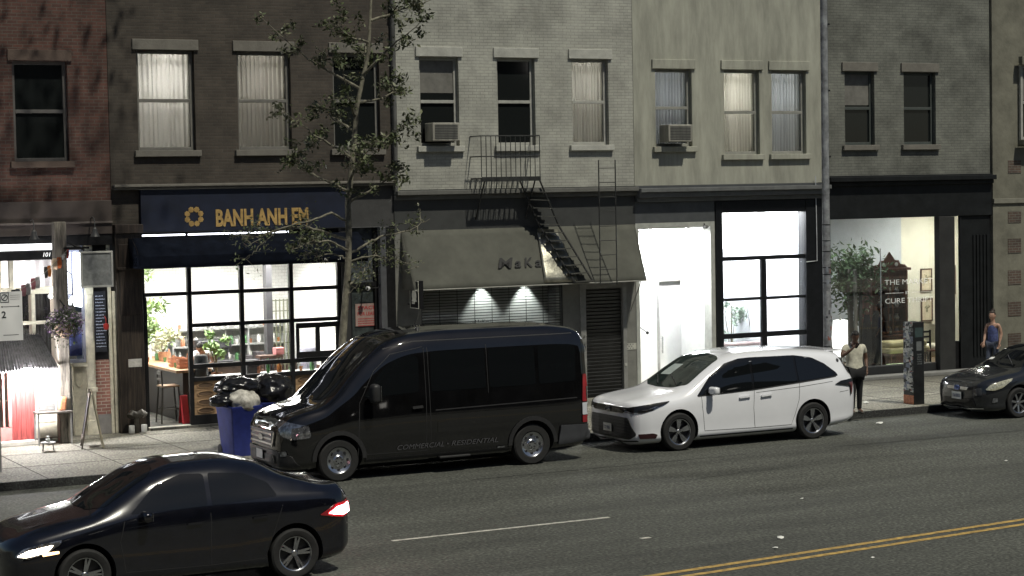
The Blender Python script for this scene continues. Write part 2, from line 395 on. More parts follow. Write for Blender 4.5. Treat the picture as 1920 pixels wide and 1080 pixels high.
bx("fascia_trim", mat("fascia_trim", (.12, .10, .09), .6), 2, 11.15, FY - .16, FY - .123, 4.44, 4.48, b1, .004)
bx("sign_band", BLK, 2, P(103, 470).x, FY - .25, FY + .3, P(60, 487).z, P(60, 470).z, b1, .008)
bx("band_soffit", BLK, 2, 11.15, FY - .1, FY + .35, 4.0, 4.218, b1)
# light bar above the band
lb = thing("light_bar", "glowing white strip light along the top of the black 101 band", "strip light", (0, 0, 0))
bx("diffuser", emis("strip_lamp", (.95, .97, 1), 2.2), 7.5, P(103, 461).x, FY - .25, FY - .12, P(60, 469).z + .005, P(60, 457).z, lb)
bx("housing", BLK, 7.5, P(103, 461).x, FY - .119, FY - .06, P(60, 469).z + .005, P(60, 455).z, lb)
text("house_number", "101", emis("number_white", (1, 1, 1), .5), (P(75, 480).x, FY - .256, P(75, 481).z), h=.085, parent=b1, shear=.2, bold=.01)
# cream window with curtained upper lights
FR = MB(); yz = FY
def crm(u0, u1, v0, v1, y0=0.0, y1=.1):
    a = P(u0, v1); b = P(u1, v0); FR.box(a.x, b.x, yz + y0, yz + y1, a.z, b.z)
zt = P(50, 487).z; zr1 = P(60, 540).z; zr2 = P(60, 547).z; zb = P(60, 640).z
for u in (-60, -5, 18, 103):
    X = P(u, 540).x; FR.box(X, X + .09, yz, yz + .1, .95, zt)
FR.box(7.3, P(105, 500).x, yz + .01, yz + .09, zr2 - .05, zr1 + .02)
for u in (56, 60):
    pass
X = P(60, 570).x; FR.box(X, X + .07, yz + .015, yz + .085, .95, zr2 - .052)
FR.box(7.3, P(105, 500).x, yz + .012, yz + .088, P(60, 604).z - .05, P(60, 604).z + .02)
FR.box(7.3, P(108, 500).x, yz - .06, yz + .2, .82, .948)
fr = FR.build("window", CREAM, b1, bevel=.008)
X1 = P(103, 540).x
MB().box(7.3, X1, yz + .05, yz + .055, .96, zt).build("pane", GLS, fr)
cm = mat("sheer_curtain", (.62, .60, .66), .8, var=.12, scale=5, stretch=(9, 1, .4))
n_ = cm.node_tree.nodes; tl = n_.new("ShaderNodeBsdfTranslucent"); tl.inputs[0].default_value = (.78, .77, .84, 1); mx = n_.new("ShaderNodeMixShader"); mx.inputs[0].default_value = .6
cm.node_tree.links.new(n_["Principled BSDF"].outputs[0], mx.inputs[1]); cm.node_tree.links.new(tl.outputs[0], mx.inputs[2]); cm.node_tree.links.new(mx.outputs[0], n_["Material Output"].inputs[0])
MB().add([(7.3 + (X1 - 7.3) * i / 80, yz + .26 + .02 * math.sin(i * 1.1), z) for z in (zr1, zt) for i in range(81)], [(i, i + 1, 82 + i, 81 + i) for i in range(80)]).build("curtain", cm, fr, smooth=True)
for u0, u1 in ((40, 58), (64, 99)):
    xa_, xb_ = P(u0, 570).x, P(u1, 570).x
    MB().add([(xa_ + (xb_ - xa_) * i / 24, yz + .2 + .02 * math.sin(i * 1.4), z) for z in (.96, zr2 - .05) for i in range(25)], [(i, i + 1, 26 + i, 25 + i) for i in range(24)]).build("drape", mat("charcoal_drape", (.035, .034, .036), .85, var=.2), fr, smooth=True)
bx("base_wall", CREAM, 2, P(108, 700).x, yz - .02, yz + .3, .1, .818, b1)
room(b1, 3.0, 10.05, .2, 4.0, 4.0, mat("dim_plaster", (.30, .26, .22), .8, scale=2), mat("dark_floor", (.06, .045, .035), .5), mat("dim_ceiling", (.25, .24, .22), .8), y=FY + .31)
for q_ in ((8.3, 8.5, 40.6, 40.8, 1.2, 2.6), (9.3, 9.6, 41, 41.2, 1, 2.5)): bx("partition", mat("dark_cloth", (.03, .03, .035), .9), *q_, b1)
ceiling_light("ceiling light inside the 101 restaurant behind its curtained window", 7.6, 9.6, 40.45, 41.2, 3.9, 45)
# recessed entry: cream columns, blue-lit pane, chalk menu, brick panel
e = MB()
def col_(u0, u1, v0, v1, y0, y1, m=e):
    a = P(u0, v1); b = P(u1, v0); m.box(a.x, P(u1, v1).x if P(u1, v1).x > b.x else b.x, y0, y1, a.z, b.z)
XA, XB = P(160, 600).x, P(176, 600).x
e.box(XA, XB, FY - .02, FY + .14, SZ, 4.0)
e.box(XA + .03, XB - .03, FY - .04, FY - .021, 1.25, 3.0).box(XA - .03, XB + .03, FY - .05, FY - .02, 1.02, 1.12).box(XA - .03, XB + .03, FY - .05, FY - .02, SZ, .45)
XC, XD = P(205, 650).x, P(219, 650).x
e.box(XC, XC + .06, FY - .03, FY + .12, SZ, 4.0).box(XC + .075, XD, FY - .06, FY + .12, SZ, 3.05)
e.build("column", CREAM, b1, bevel=.008)
bx("brick_panel", BRK_E := brick("entry_brick", (.30, .13, .10), (.22, .10, .08), (.38, .34, .28)), XB, XC, FY + .02, FY + .14, .55, 1.66, b1)
bx("plinth", mat("grey_plinth", (.20, .19, .18), .8, scale=5), XB, XC, FY - .02, FY + .14, SZ, .548, b1, .008)
bx("panel", SASH, XB, XC, FY + .05, FY + .14, 1.664, 4.0, b1)
bx("panel", CREAM, P(136, 640).x, XA, FY + .0, FY + .14, SZ, 1.55, b1, .008)
bx("sill", CREAM, P(134, 640).x, XA, FY - .08, FY + .14, 1.553, 1.62, b1, .008)
ov = MB().lathe([(.15, -.012), (.17, -.02), (.19, -.012)], axis='y', n=28); ov.build("oval_moulding", CREAM, b1, smooth=True)
o = kids(b1)[-1]; o.location = (P(148, 705).x, FY - .0, P(148, 705).z); o.scale = (.45, 1, 1.25)
f = MB(); x0, x1 = P(124, 600).x, XA
for a in (x0, x1 - .05): f.box(a, a + .05, FY + .01, FY + .1, 1.63, 4.0)
f.box(x0 + .05, x1 - .05, FY + .01, FY + .1, 2.93, 3.02).box(x0 + .05, x1 - .05, FY + .01, FY + .1, 1.63, 1.7)
ww = f.build("window", mat("blue_grey_paint", (.25, .26, .33), .6), b1, bevel=.005)
MB().box(x0 + .05, x1 - .05, FY + .05, FY + .055, 1.7, 4.0).build("pane", GLS, ww)
bx("blue_screen", emis("blue_glow", (.55, .62, 1), .75), x0, x1, FY + .35, FY + .36, 3.02, 3.9, ww)
bx("blue_poster", mat("blue_print", (.10, .13, .42), .6, var=.3), x0, x1, FY + .32, FY + .33, 1.75, 2.4, ww)
for z in (2.6,): bx("shelf", CREAM, x0, x1, FY + .2, FY + .34, z, z + .03, ww)
cb = thing("menu_board", "tall black menu board with rows of pale chalk writing beside the brick panel", "menu board", (0, 0, 0))
bx("board", mat("blackboard", (.015, .017, .025), .7), P(176, 600).x, P(199, 600).x, FY - .0, FY + .045, P(185, 660).z, P(185, 546).z, cb, .004)
ck = MB(); r = random.Random(3)
for i in range(17):
    z = P(185, 556).z - i * .064; L = r.uniform(.12, .2); x = P(177, 600).x + .03; k = x
    while k < x + L:
        s = r.uniform(.008, .022); ck.box(k, k + s, FY - .004, FY - .001, z + r.uniform(-.004, .004), z + r.uniform(.010, .022)); k += s + r.uniform(.003, .009)
ck.build("chalk_writing", mat("chalk", (.55, .6, .75), .9), cb)
# red lantern / bell on the post, wall notice elsewhere
rl = MB().lathe([(0, .07), (.05, .05), (.06, 0), (.045, -.06), (0, -.075)], n=14).tube([(0, 0, .07), (0, 0, .16), (0, .1, .2)], .008)
o = rl.build("alarm_bell", mat("red_paint", (.42, .035, .03), .4), None, smooth=True); o.location = P(199, 612, FY - .14); tag(o, "small red fire bell fixed on the cream post beside the menu board", "bell")
# unlit box sign with one bright side
bs = thing("box_sign", "blank grey box sign with a glowing white left side hanging over the restaurant entry", "sign", (0, 0, 0))
a, b = P(152, 540, 39.1), P(211, 470, 39.1)
bx("face", mat("frosted_face", (.24, .25, .25), .5, var=.2, scale=9), a.x + .03, b.x - .03, 39.1, 39.6, a.z + .03, b.z - .03, bs)
fm = MB()
fm.box(a.x, b.x, 39.08, 39.13, a.z, a.z + .04).box(a.x, b.x, 39.08, 39.13, b.z - .04, b.z).box(a.x, a.x + .04, 39.08, 39.13, a.z + .04, b.z - .04).box(b.x - .04, b.x, 39.08, 39.13, a.z + .04, b.z - .04)
fm.build("frame", mat("pale_frame", (.5, .5, .47), .5), bs, bevel=.005)
bx("side_panel", emis("tube_white", (.9, .97, 1), 9.0), a.x - .02, a.x + .028, 39.16, 39.6, a.z - .38, b.z - .02, bs)
bx("bracket", BLK, a.x + .1, b.x - .1, 39.6, FY + .06, b.z - .1, b.z - .05, bs)
# globe bulb by the flower basket
gb = MB().lathe([(0, -.06), (.04, -.045), (.06, 0), (.04, .045), (.015, .07)], n=14).build("bulb_lamp", emis("bulb", (1, 1, 1), 8), None, smooth=True)
gb.location = P(136, 562, 38.9); tag(gb, "round bare white bulb glowing beside the hanging flower basket", "bulb")
MB().tube([(0, 0, .07), (0, 0, .5), (0, .6, .6)], .008).build("cord", BLK, gb)
# gooseneck lamps, unlit
def gooseneck(u, v, label):
    t = thing("gooseneck_lamp", label, "wall lamp", P(u, v, FY - .4), group="unlit gooseneck lamps over the restaurant front")
    MB().lathe([(.025, .13), (.035, .1), (.05, .09), (.055, .03), (.10, -.06), (.095, -.06), (.05, .03), (.02, .08)], n=18).build("lamp_shade", mat("grey_enamel", (.06, .06, .06), .4), t, smooth=True)
    MB().tube([(0, 0, .12), (0, 0, .24), (0, .06, .31), (0, .15, .33), (0, .3, .3)], .012).lathe([(.0, .285), (.05, .285), (.05, .3), (0, .3)], (0, .3, 0), 'y', 12).build("arm", MATS["grey_enamel"], t, smooth=True)
gooseneck(64, 443, "unlit gooseneck lamp above the black 101 sign band")
gooseneck(178, 438, "unlit gooseneck lamp above the blank box sign")
# wooden utility post with the flower basket
pt = thing("wooden_post", "weathered wooden post standing before the restaurant behind the flower basket", "post", (0, 0, 0))
pb = P(121, 779, 38.75); pz = P(119, 430, 38.75)
PW = mat("weathered_wood", (.20, .18, .15), .9, var=.45, scale=7, stretch=(3, 3, .3), bump=.5)
MB().box(pb.x - .12, pb.x + .12, 38.65, 38.89, SZ, 4.5).build("shaft", PW, pt, bevel=.02)
MB().tube([(pb.x + .12, 38.7, pz.z - .25), (pb.x + .45, 38.6, pz.z - .42)], .02).cbox((pb.x + .3, 38.62, pz.z - .37), (.5, .06, .04)).build("bracket", BLK, pt)
# string of small flags
fs = thing("bunting", "string of small national pennants slung from the wooden post down to the left", "bunting", (0, 0, 0))
p0, p1 = P(132, 462, 38.7), P(6, 556, 36.8)
def fl(t): 
    q = p0.lerp(p1, t); q.z -= .28 * math.sin(PI * t) * .5; return q
MB().tube([fl(i / 14) for i in range(15)], .006, 5).build("string", mat("string", (.25, .24, .2), .9), fs)
cols = [((.5, .5, .5), (.45, .05, .05)), ((.65, .5, .35), (.5, .12, .03)), ((.05, .05, .05), (.55, .18, .04)), ((.3, .12, .14), (.3, .3, .3)), ((.28, .12, .14), (.25, .25, .25)), ((.04, .04, .05), (.3, .3, .32)), ((.04, .04, .04), (.2, .2, .2))]
for i, t in enumerate((.03, .17, .3, .5, .64, .78, .92)):
    q = fl(t); a_, b_ = cols[i]; rr = random.Random(i); s = .12
    m_ = MB(); ang = rr.uniform(-.5, .5)
    for k in range(2):
        vs = []
        for r_ in range(5):
            for c_ in range(3):
                x = (k * 2 + c_) * s * .35; z = -r_ * s * .45
                vs.append((q.x + x * math.cos(ang) - .14, q.y + .03 * math.sin(r_ * 1.3 + c_) + x * math.sin(ang), q.z + z + .02 * k))
        m_.add(vs, [(r_ * 3 + c_, r_ * 3 + c_ + 1, r_ * 3 + c_ + 4, r_ * 3 + c_ + 3) for r_ in range(4) for c_ in range(2)], k)
    m_.build("pennant", [mat("pen%s" % (a_,), a_, .8), mat("pen%s" % (b_,), b_, .8)], fs, smooth=True)
# hanging flower basket
hb = thing("flower_basket", "full hanging basket of small purple and white flowers on the wooden post", "flower basket", P(121, 605, 38.35))
c0 = Vector((0, 0, 0))
MB().lathe([(.04, -.3), (.16, -.2), (.22, -.02), (.2, -.02), (.14, -.18), (0, -.27)], n=16).build("basket", mat("coir", (.10, .07, .045), .95, bump=.4), hb, smooth=True)
MB().tube([(0, 0, .35), (.18, 0, 0)], .005).tube([(0, 0, .35), (-.18, 0, 0)], .005).tube([(0, 0, .33), (0, .3, .42)], .012).build("hanger", BLK, hb)
def petals(n, rad, sc_, s, seed, drop=0):
    r = random.Random(seed); m_ = MB()
    for i in range(n):
        d = Vector((r.gauss(0, 1), r.gauss(0, 1), r.gauss(0, 1))).normalized() * rad * r.uniform(.6, 1.05)
        p = Vector((d.x * sc_[0], d.y * sc_[1], d.z * sc_[2])); 
        if drop and r.random() < .15: p.z -= r.uniform(0, drop)
        u = Vector((r.gauss(0, 1), r.gauss(0, 1), r.gauss(0, 1))).normalized(); v = u.orthogonal().normalized(); ss = s * r.uniform(.6, 1.3)
        k = r.randint(0, 0)
        m_.add([p + u * ss, p + v * ss * .7 + u * .2 * ss, p - u * ss, p - v * ss * .7], [(0, 1, 2, 3)], k)
    return m_
petals(900, .33, (1.05, .9, .82), .028, 4, .3).build("leaves", mat("petunia_leaf", (.05, .075, .03), .7), hb)
petals(420, .36, (1.05, .95, .82), .03, 5).build("flowers", mat("violet_petal", (.22, .15, .27), .7, var=.3), hb)
petals(180, .365, (1.05, .95, .82), .026, 6).build("flowers", mat("pale_petal", (.5, .45, .5), .7), hb)
for o in kids(hb):
    if o.name.startswith(("flowers", "leaves")): o["kind"] = "stuff"
# parking sign on its pole at the left edge
ps = thing("parking_sign", "white parking regulation sign with a no-parking roundel, arrow and number 2 at the left edge", "sign", (0, 0, 0))
SY = 35.2; a, b = P(-3, 640, SY), P(41, 546, SY); H = b.z - a.z
bx("panel", mat("sign_white", (.85, .85, .84), .4, var=0), a.x, b.x, SY, SY + .006, a.z, b.z, ps, .002)
MB().tube([(a.x - .03, SY + .04, SZ), (a.x - .03, SY + .04, b.z + .15)], .03).build("pole", mat("galvanised", (.3, .3, .3), .5, .6), ps, smooth=True)
ink = mat("sign_ink", (.03, .03, .035), .6); cx = a.x + .13
k = MB().lathe([(.045, 0), (.058, 0), (.058, -.003), (.045, -.003)], (cx, SY - .003, b.z - .1), 'y', 24)
k.cbox((cx, SY - .005, b.z - .1), (.012, .003, .1), Matrix.Rotation(.75, 3, 'Y'))
k.box(cx - .075, cx + .075, SY - .004, SY - .003, b.z - .19, b.z - .178).box(cx - .075, cx + .075, SY - .004, SY - .003, b.z - .022, b.z - .01).box(cx - .075, cx - .065, SY - .004, SY - .003, b.z - .18, b.z - .02).box(cx + .065, cx + .075, SY - .004, SY - .003, b.z - .18, b.z - .02)
k.box(cx - .04, a.x + .36, SY - .004, SY - .003, b.z - .265, b.z - .258).box(cx - .04, a.x + .36, SY - .004, SY - .003, a.z + .1, a.z + .107)
k.poly([(a.x + .36, SY - .004, b.z - .245), (a.x + .39, SY - .004, b.z - .2615), (a.x + .36, SY - .004, b.z - .278)], (0, .001, 0))
k.poly([(cx - .04, SY - .004, b.z - .245), (cx - .07, SY - .004, b.z - .2615), (cx - .04, SY - .004, b.z - .278)], (0, .001, 0))
k.build("symbols", ink, ps)
text("number", "2", ink, (a.x + .07, SY - .004, b.z - .46), h=.12, parent=ps, bold=.02, ext=.001)
gl = MB(); r = random.Random(8)
for i in range(3):
    x = a.x + .23
    while x < b.x - .04: s = r.uniform(.006, .012); gl.box(x, x + s, SY - .004, SY - .003, b.z - .07 - i * .035, b.z - .06 - i * .035); x += s + .005
gl.build("small_print", mat("faded_ink", (.35, .33, .33), .6), ps)
# little entrance booth with corrugated lean-to roof
bo = thing("entrance_booth", "low red-boarded booth with a corrugated lean-to roof and cream shutter, lit by a glaring lamp", "booth", (0, 0, 0))
yb = 39.0; r0, r1 = P(-30, 628, FY - .05), P(74, 626, FY - .05); e0, e1 = P(-30, 700, 38.5), P(110, 688, 38.5)
vs = []; n = 100
for j_, (A, B) in enumerate(((r0, r1), (e0, e1))):
    for i in range(n + 1):
        q = A.lerp(B, i / n); vs.append((q.x, q.y, q.z + .018 * math.sin(i * PI / 2)))
vs2 = [(x, y, z - .03) for x, y, z in vs]
m_ = MB().add(vs + vs2, [(i, i + 1, n + 2 + i, n + 1 + i) for i in range(n)] + [(2 * n + 2 + i + 1, 2 * n + 2 + i, 3 * n + 3 + i, 3 * n + 4 + i) for i in range(n)] + [(n, 2 * n + 1, 4 * n + 3, 3 * n + 2)] + [(n + 1 + i, n + 2 + i, 3 * n + 4 + i, 3 * n + 3 + i) for i in range(n)])
m_.build("roof", mat("corrugated_iron", (.13, .125, .13), .55, .3, var=.3, scale=8), bo)
RW = mat("red_boards", (.30, .055, .05), .6, var=.35, scale=6, stretch=(6, 1, .4), bump=.2)
x0, x1 = P(22, 760, yb).x, P(66, 760, yb).x
w_ = MB()
k = 5
for i in range(k): w_.box(x0 + (x1 - x0) * i / k, x0 + (x1 - x0) * (i + .94) / k, yb, yb + .03, .24, e0.z + .12)
w_.box(x0, x1, yb + .031, yb + .06, .24, e0.z + .12)
w_.build("wall", RW, bo)
f = MB(); xa, xb = x1 + .01, P(112, 720, yb).x
f.box(xa, xa + .06, yb, yb + .08, .55, e0.z + .12).box(xb - .09, xb, yb, yb + .08, .24, e0.z + .12).box(xa + .06, xb - .09, yb, yb + .08, .55, .75).box(xa, xb - .09, yb + .01, yb + .08, .24, .545)
sw = f.build("window", CREAM, bo, bevel=.006)
s_ = MB(); z = .76
while z < e0.z + .05: s_.cbox(((xa + xb) / 2, yb + .05, z), (xb - xa - .16, .012, .035), Matrix.Rotation(.5, 3, 'X')); z += .034
s_.build("louvre", mat("grey_slats", (.3, .3, .29), .7), sw)
f = MB(); xl = P(-40, 760, yb).x
f.box(xl, x0 - .002, yb, yb + .07, .24, .5).box(x0 - .07, x0 - .003, yb - .01, yb + .08, .5, e0.z + .12).box(P(5, 760, yb).x, P(9, 760, yb).x, yb, yb + .06, .5, e0.z + .1)
f.build("frame", mat("pink_paint", (.5, .22, .2), .6), bo, bevel=.005)
bx("threshold", mat("step_stone", (.45, .43, .38), .8, bump=.2), xl, x1, yb - .25, yb + .05, SZ, .238, bo, .01)
# the glaring lamp
lm = thing("flood_lamp", "glaring white globe lamp hung before the eave of the red booth", "lamp", P(52, 706, 38.36))
MB().lathe([(0, -.17), (.07, -.156), (.12, -.115), (.16, -.05), (.17, .0), (.16, .05), (.12, .115), (.07, .156), (0, .17)], n=28).build("globe", emis("flood", (1, .97, .98), 400), lm, smooth=True)
MB().lathe([(.05, .16), (.05, .19), (0, .195)], n=14).tube([(0, 0, .18), (0, .05, .24), (0, .2, .24)], .012).build("bracket", BLK, lm)
# bench with orange cushion, little table lantern
bn = thing("bench", "narrow bench with a dark seat and thin grey legs beside the red booth", "bench", (0, 0, 0))
a, b = P(66, 775, 38.6), P(133, 770, 38.6)
bx("seat", mat("bench_slat", (.10, .09, .08), .6), a.x, b.x, 38.45, 38.8, a.z - .02, a.z + .02, bn, .006)
lg = (a.x + .03, b.x - .03)
for x in lg:
    for y in (38.48, 38.77): bx("leg", mat("bench_steel", (.35, .35, .34), .4, .5), x - .015, x + .015, y - .015, y + .015, SZ, a.z - .021, bn)
cu = MB().cbox((0, 0, .14), (.15, .1, .28), Matrix.Rotation(.12, 3, 'Y')).build("cushion", mat("orange_cloth", (.62, .25, .12), .85, var=.3, scale=9), None, bevel=.04, seg=3)
cu.location = P(118, 771, 38.62) + Vector((0, 0, .01)); cu["label"] = "orange cushion standing upright on the right end of the narrow bench"; cu["category"] = "cushion"
st = thing("low_stool", "tiny metal stool with a glass lantern on it in front of the bench", "stool", P(90, 822, 37.6) * 1)
st.location.z = SZ
MB().lathe([(0, .16), (.14, .16), (.14, .18), (0, .18)], n=20).build("seat", mat("pale_metal", (.5, .5, .5), .35, .6), st, smooth=True)
for k in range(4): MB().tube([(.12 * math.cos(k * PI / 2 + .6), .12 * math.sin(k * PI / 2 + .6), .16), (.15 * math.cos(k * PI / 2 + .6), .15 * math.sin(k * PI / 2 + .6), 0)], .008, 6).build("leg", MATS["pale_metal"], st)
ln = MB().lathe([(0, 0), (.04, 0), (.045, .05), (.02, .08), (.03, .1), (.0, .13)], n=14).build("lantern", mat("pale_glass", (.6, .62, .6), .2), None, smooth=True)
ln.location = st.location + Vector((0, 0, .181)); tag(ln, "small pale glass lantern on the tiny metal stool", "lantern")
# A-frame sign
af = thing("sandwich_board", "open wooden A-frame sandwich board seen edge on beside its pavement shadow", "sandwich board", G(173, 838, SZ), rz=-.22)
for s, nm in ((1, 0), (-1, 1)):
    M = Matrix.Rotation(s * .17, 3, 'Y')
    q = MB()
    for yy in (-.28, .28): q.cbox((s * -.11 + s * .0, yy, .55), (.03, .05, 1.12), M)
    q.cbox((s * -.03, 0, 1.0), (.03, .56, .06), M).cbox((s * -.18, 0, .2), (.03, .56, .05), M)
    q.build("frame", mat("aframe_wood%d" % nm, ((.42, .38, .28) if nm else (.10, .085, .07)), .7, stretch=(1, 1, .3), scale=8), af)
    MB().cbox((s * -.1, 0, .6), (.012, .52, .74), M).build("board", MATS["blackboard"], af)

# ---------------- 2. dark timber pier with standpipe
pr = thing("timber_pier", "dark streaked timber pier between the restaurant and the navy-awned shop", "pier", (0, 0, 0))
xp0, xp1 = 11.19, 11.74
MB().box(xp0, xp1, FY - .14, FY + .3, SZ, 4.22).build("panel", mat("streaked_timber", (.038, .028, .021), .55, var=.7, scale=6, stretch=(6, 6, .3), bump=.3), pr, bevel=.01)
MB().box(xp0 - .0, xp1 + .03, FY - .2, FY + .3, 4.222, 4.4).box(xp0 + .06, xp1 - .06, FY - .155, FY - .141, 2.55, 4.0).box(xp0 + .02, xp1 - .02, FY - .18, FY - .141, 3.48, 3.53).build("cornice", DARKWOOD, pr, bevel=.01)
nt = bx("notice", mat("notice_paper", (.55, .53, .50), .8, var=.12, scale=20), P(237, 678).x, P(262, 678).x, FY - .15, FY - .143, P(250, 687).z, P(250, 672).z); tag(nt, "small white paper notice taped to the dark timber pier", "notice")
sp = thing("standpipe", "twin-headed fire standpipe with two white caps at the foot of the timber pier", "standpipe", (P(248, 800).x, FY - .32, SZ))
m_ = MB().tube([(0, .18, .38), (0, .0, .38)], .06, 14).tube([(0, 0, 0), (0, 0, .36)], .055, 14)
m_.tube([(0, 0, .36), (-.11, -.03, .42), (-.16, -.08, .36)], [.07, .075, .07], 12).tube([(0, 0, .36), (.11, -.03, .42), (.16, -.08, .36)], [.07, .075, .07], 12)
m_.build("body", mat("dark_brass", (.06, .055, .045), .5, .5), sp, smooth=True)
for s in (-1, 1): MB().lathe([(0, 0), (.055, 0), (.06, .01), (.06, .15), (.055, .16), (0, .16)], (s * .13, -.09, .02), n=18).build("cap", mat("cap_white", (.5, .5, .47), .5), sp, smooth=True)
# ---------------- 3. cafe with navy awning
b3 = thing("cafe_building", "dark brick building with gold BANH ANH EM fascia above a gridded lit shopfront", "building", (0, 0, 0))
BRK3 = brick("dark_brown_brick", (.07, .057, .045), (.052, .042, .034), (.06, .054, .045))
X0, X1 = 11.76, 17.42
wx = [(P(258, 200).x, P(366, 200).x), (P(446, 195).x, P(546, 195).x), (P(625, 190).x, P(712, 190).x)]
w = MB(); wall_holes(w, 11.18, X1, 5.15, 12, [(a, b, 5.9, 7.95) for a, b in wx])
w.build("wall", BRK3, b3)
FRD = mat("grey_sash", (.16, .155, .14), .6)
STN = mat("soot_stone", (.16, .15, .13), .85, scale=4, bump=.2)
for i, (a, b) in enumerate(wx):
    sash_window(b3, a, b, 5.9, 7.95, FRD, lit=((veil("bright_curtain", (.62, .62, .6)), 55), (veil("dim_curtain", (.45, .44, .41)), 26), None)[i], sill=STN, lintel=STN)
NAVY = mat("navy_board", (.006, .010, .026), .55, var=.2, scale=3)
bx("fascia", NAVY, X0, 16.35, FY - .1, FY + .3, 4.22, 5.1, b3, .008)
bx("wall_return", mat("dark_stucco", (.045, .045, .045), .8, scale=5, bump=.2), 16.352, X1, FY + .0, FY + .3, 4.22, 5.148, b3)
bx('wall_return', BRK3, 11.18, 11.758, FY - .0, FY + .3, 4.402, 5.148, b3)
cornice(b3, STN, 11.2, X1, 5.102, ((.0, .05, .14), (.05, .06, .2)))
GOLD = mat("gold_letters", (.50, .33, .12), .45, .25, var=.2, scale=8)
q = P(402, 425); q2 = P(575, 424)
text("fascia_lettering", "BANH ANH EM", GOLD, (q.x, FY - .104, q.z), h=.36, w=q2.x - q.x, parent=b3, bold=.035, ext=.012)
em = MB(); c = P(361, 408)
for i in range(8):
    a = (i + .5) * PI / 4; px, pz = c.x + .155 * math.cos(a), c.z + .02 + .155 * math.sin(a)
    em.lathe([(.0, -.012), (.018, -.012), (.018, 0)], (px, FY - .103, pz), 'y', 10)
    for k in range(7):
        b_ = k * 2 * PI / 7; em.lathe([(.0, -.008), (.021, -.008), (.023, 0)], (px + .038 * math.cos(b_), FY - .103, pz + .038 * math.sin(b_)), 'y', 10)
em.build("flower_ring_emblem", GOLD, b3)
# strip light
for i, (a, b) in enumerate(((267, 347), (353, 541))):
    t = thing("light_bar", "%s glowing strip light above the navy awning" % ("short left" if not i else "long right"), "strip light", (0, 0, 0))
    xa, xb = P(a, 440, 39.45).x, P(b, 440, 39.45).x; zz = P(400, 438, 39.45).z
    bx("diffuser", emis("cool_strip", (.86, .88, 1), 5), xa, xb, 39.44, 39.47, zz - .02, zz + .012, t)
    bx("housing", BLK, xa, xb, 39.473, 39.55, zz - .03, zz + .02, t)
# awning
aw = thing("awning", "navy fabric awning over the lit cafe front with small white lettering at its right end", "awning", (0, 0, 0))
YA = 38.85; xa, xb = P(262, 505, YA).x, P(690, 492, YA).x; zb_, zm = P(450, 498, YA).z, P(450, 476, YA).z; ztp = P(450, 441, 39.6).z
NAVF = mat("navy_canvas", (.005, .007, .013), .95, spec=.08, var=.25, scale=4, bump=.25, bscale=90)
n = 48; vs = []
for (y, z, amp) in ((39.35, ztp, 0), (39.08, (ztp + zm) / 2 + .02, .012), (YA, zm, 0), (YA - .005, (zm + zb_) / 2, .006), (YA, zb_, .004)):
    for i in range(n + 1):
        x = xa + (xb - xa) * i / n; s = math.sin(i * PI / 8) ** 2
        vs.append((x, y + amp * math.sin(i * .9), z - amp * 1.2 * s))
m_ = MB().add(vs, [(r_ * (n + 1) + i, r_ * (n + 1) + i + 1, (r_ + 1) * (n + 1) + i + 1, (r_ + 1) * (n + 1) + i) for r_ in range(4) for i in range(n)])
for x in (xa, xb): m_.add([(x, 39.6, ztp), (x, 39.35, ztp), (x, YA, zm), (x, YA, zb_), (x, 39.6, zb_)], [(0, 1, 2, 3, 4)])
o = m_.build("canvas", NAVF, aw, smooth=True, ang=25)
md = o.modifiers.new("thick", 'SOLIDIFY'); md.thickness = .008
MB().tube([(xa, YA + .02, zb_ + .01), (xb, YA + .02, zb_ + .01)], .012, 6).tube([(xa + .02, 39.6, zb_ + .01), (xa + .02, YA + .03, zb_ + .01)], .012, 6).build("frame", mat("awning_pipe", (.4, .4, .4), .4, .6), aw)
q = P(608, 488, YA - .012); text("awning_lettering", "ANNEXT", mat("letter_white", (.75, .75, .72), .6, var=0), (q.x, YA - .012, q.z), h=.075, w=P(640, 488, YA).x - q.x, parent=aw, ext=.001)
em = MB(); 
for i in range(8):
    a = i * PI / 4; em.lathe([(.0, -.004), (.022, -.004), (.022, 0)], (xa - .004, YA + .24 + .055 * math.cos(a), zb_ + .17 + .1 * math.sin(a)), 'x', 8)
em.build("ring_emblem", MATS["letter_white"], aw)
# shopfront frame
zT, zA, zB, zC, zD, zE = P(450, 497).z + .1, P(450, 546).z, P(450, 606).z, P(455, 682).z, P(455, 706).z, P(362, 779).z
vx = [P(269, 600).x, P(357, 600).x, P(455, 600).x, P(548, 600).x, P(638, 600).x]
sf = MB(); t = .045
for i, x in enumerate(vx): sf.box(x - t, x + t, FY, FY + .1, SZ if i < 2 else .3, zT)
for i in range(4):
    a, b = vx[i] + t + .001, vx[i + 1] - t - .001
    sf.box(a, b, FY + .005, FY + .09, zA - .04, zA + .04)
    if i: sf.box(a, b, FY + .005, FY + .09, zB - .04, zB + .04).box(a, b, FY + .005, FY + .09, zC - .045, zC + .045).box(a, b, FY + .0, FY + .1, zD - .05, zD + .04)
    if i: sf.box(a, b, FY - .0, FY + .11, SZ, zE - .001)
a, b = vx[3] + t + .03, vx[4] - t - .002
sf.box(a, b, FY - .03, FY + .004, zB - .17, zB - .06).box(a, b, FY - .03, FY + .004, zC + .05, zC + .18).box(a, a + .07, FY - .03, FY + .004, zC + .181, zB - .171).box(b - .07, b, FY - .03, FY + .004, zC + .181, zB - .171).box((a + b) / 2 - .05, (a + b) / 2 + .05, FY - .03, FY + .004, zC + .181, zB - .171)
f3 = sf.build("window", SASH, b3, bevel=.006)
for i in range(4):
    a, b = vx[i] + t, vx[i + 1] - t
    MB().box(a, b, FY + .04, FY + .045, zD if i else zA, zT).build("pane", GLS, f3)
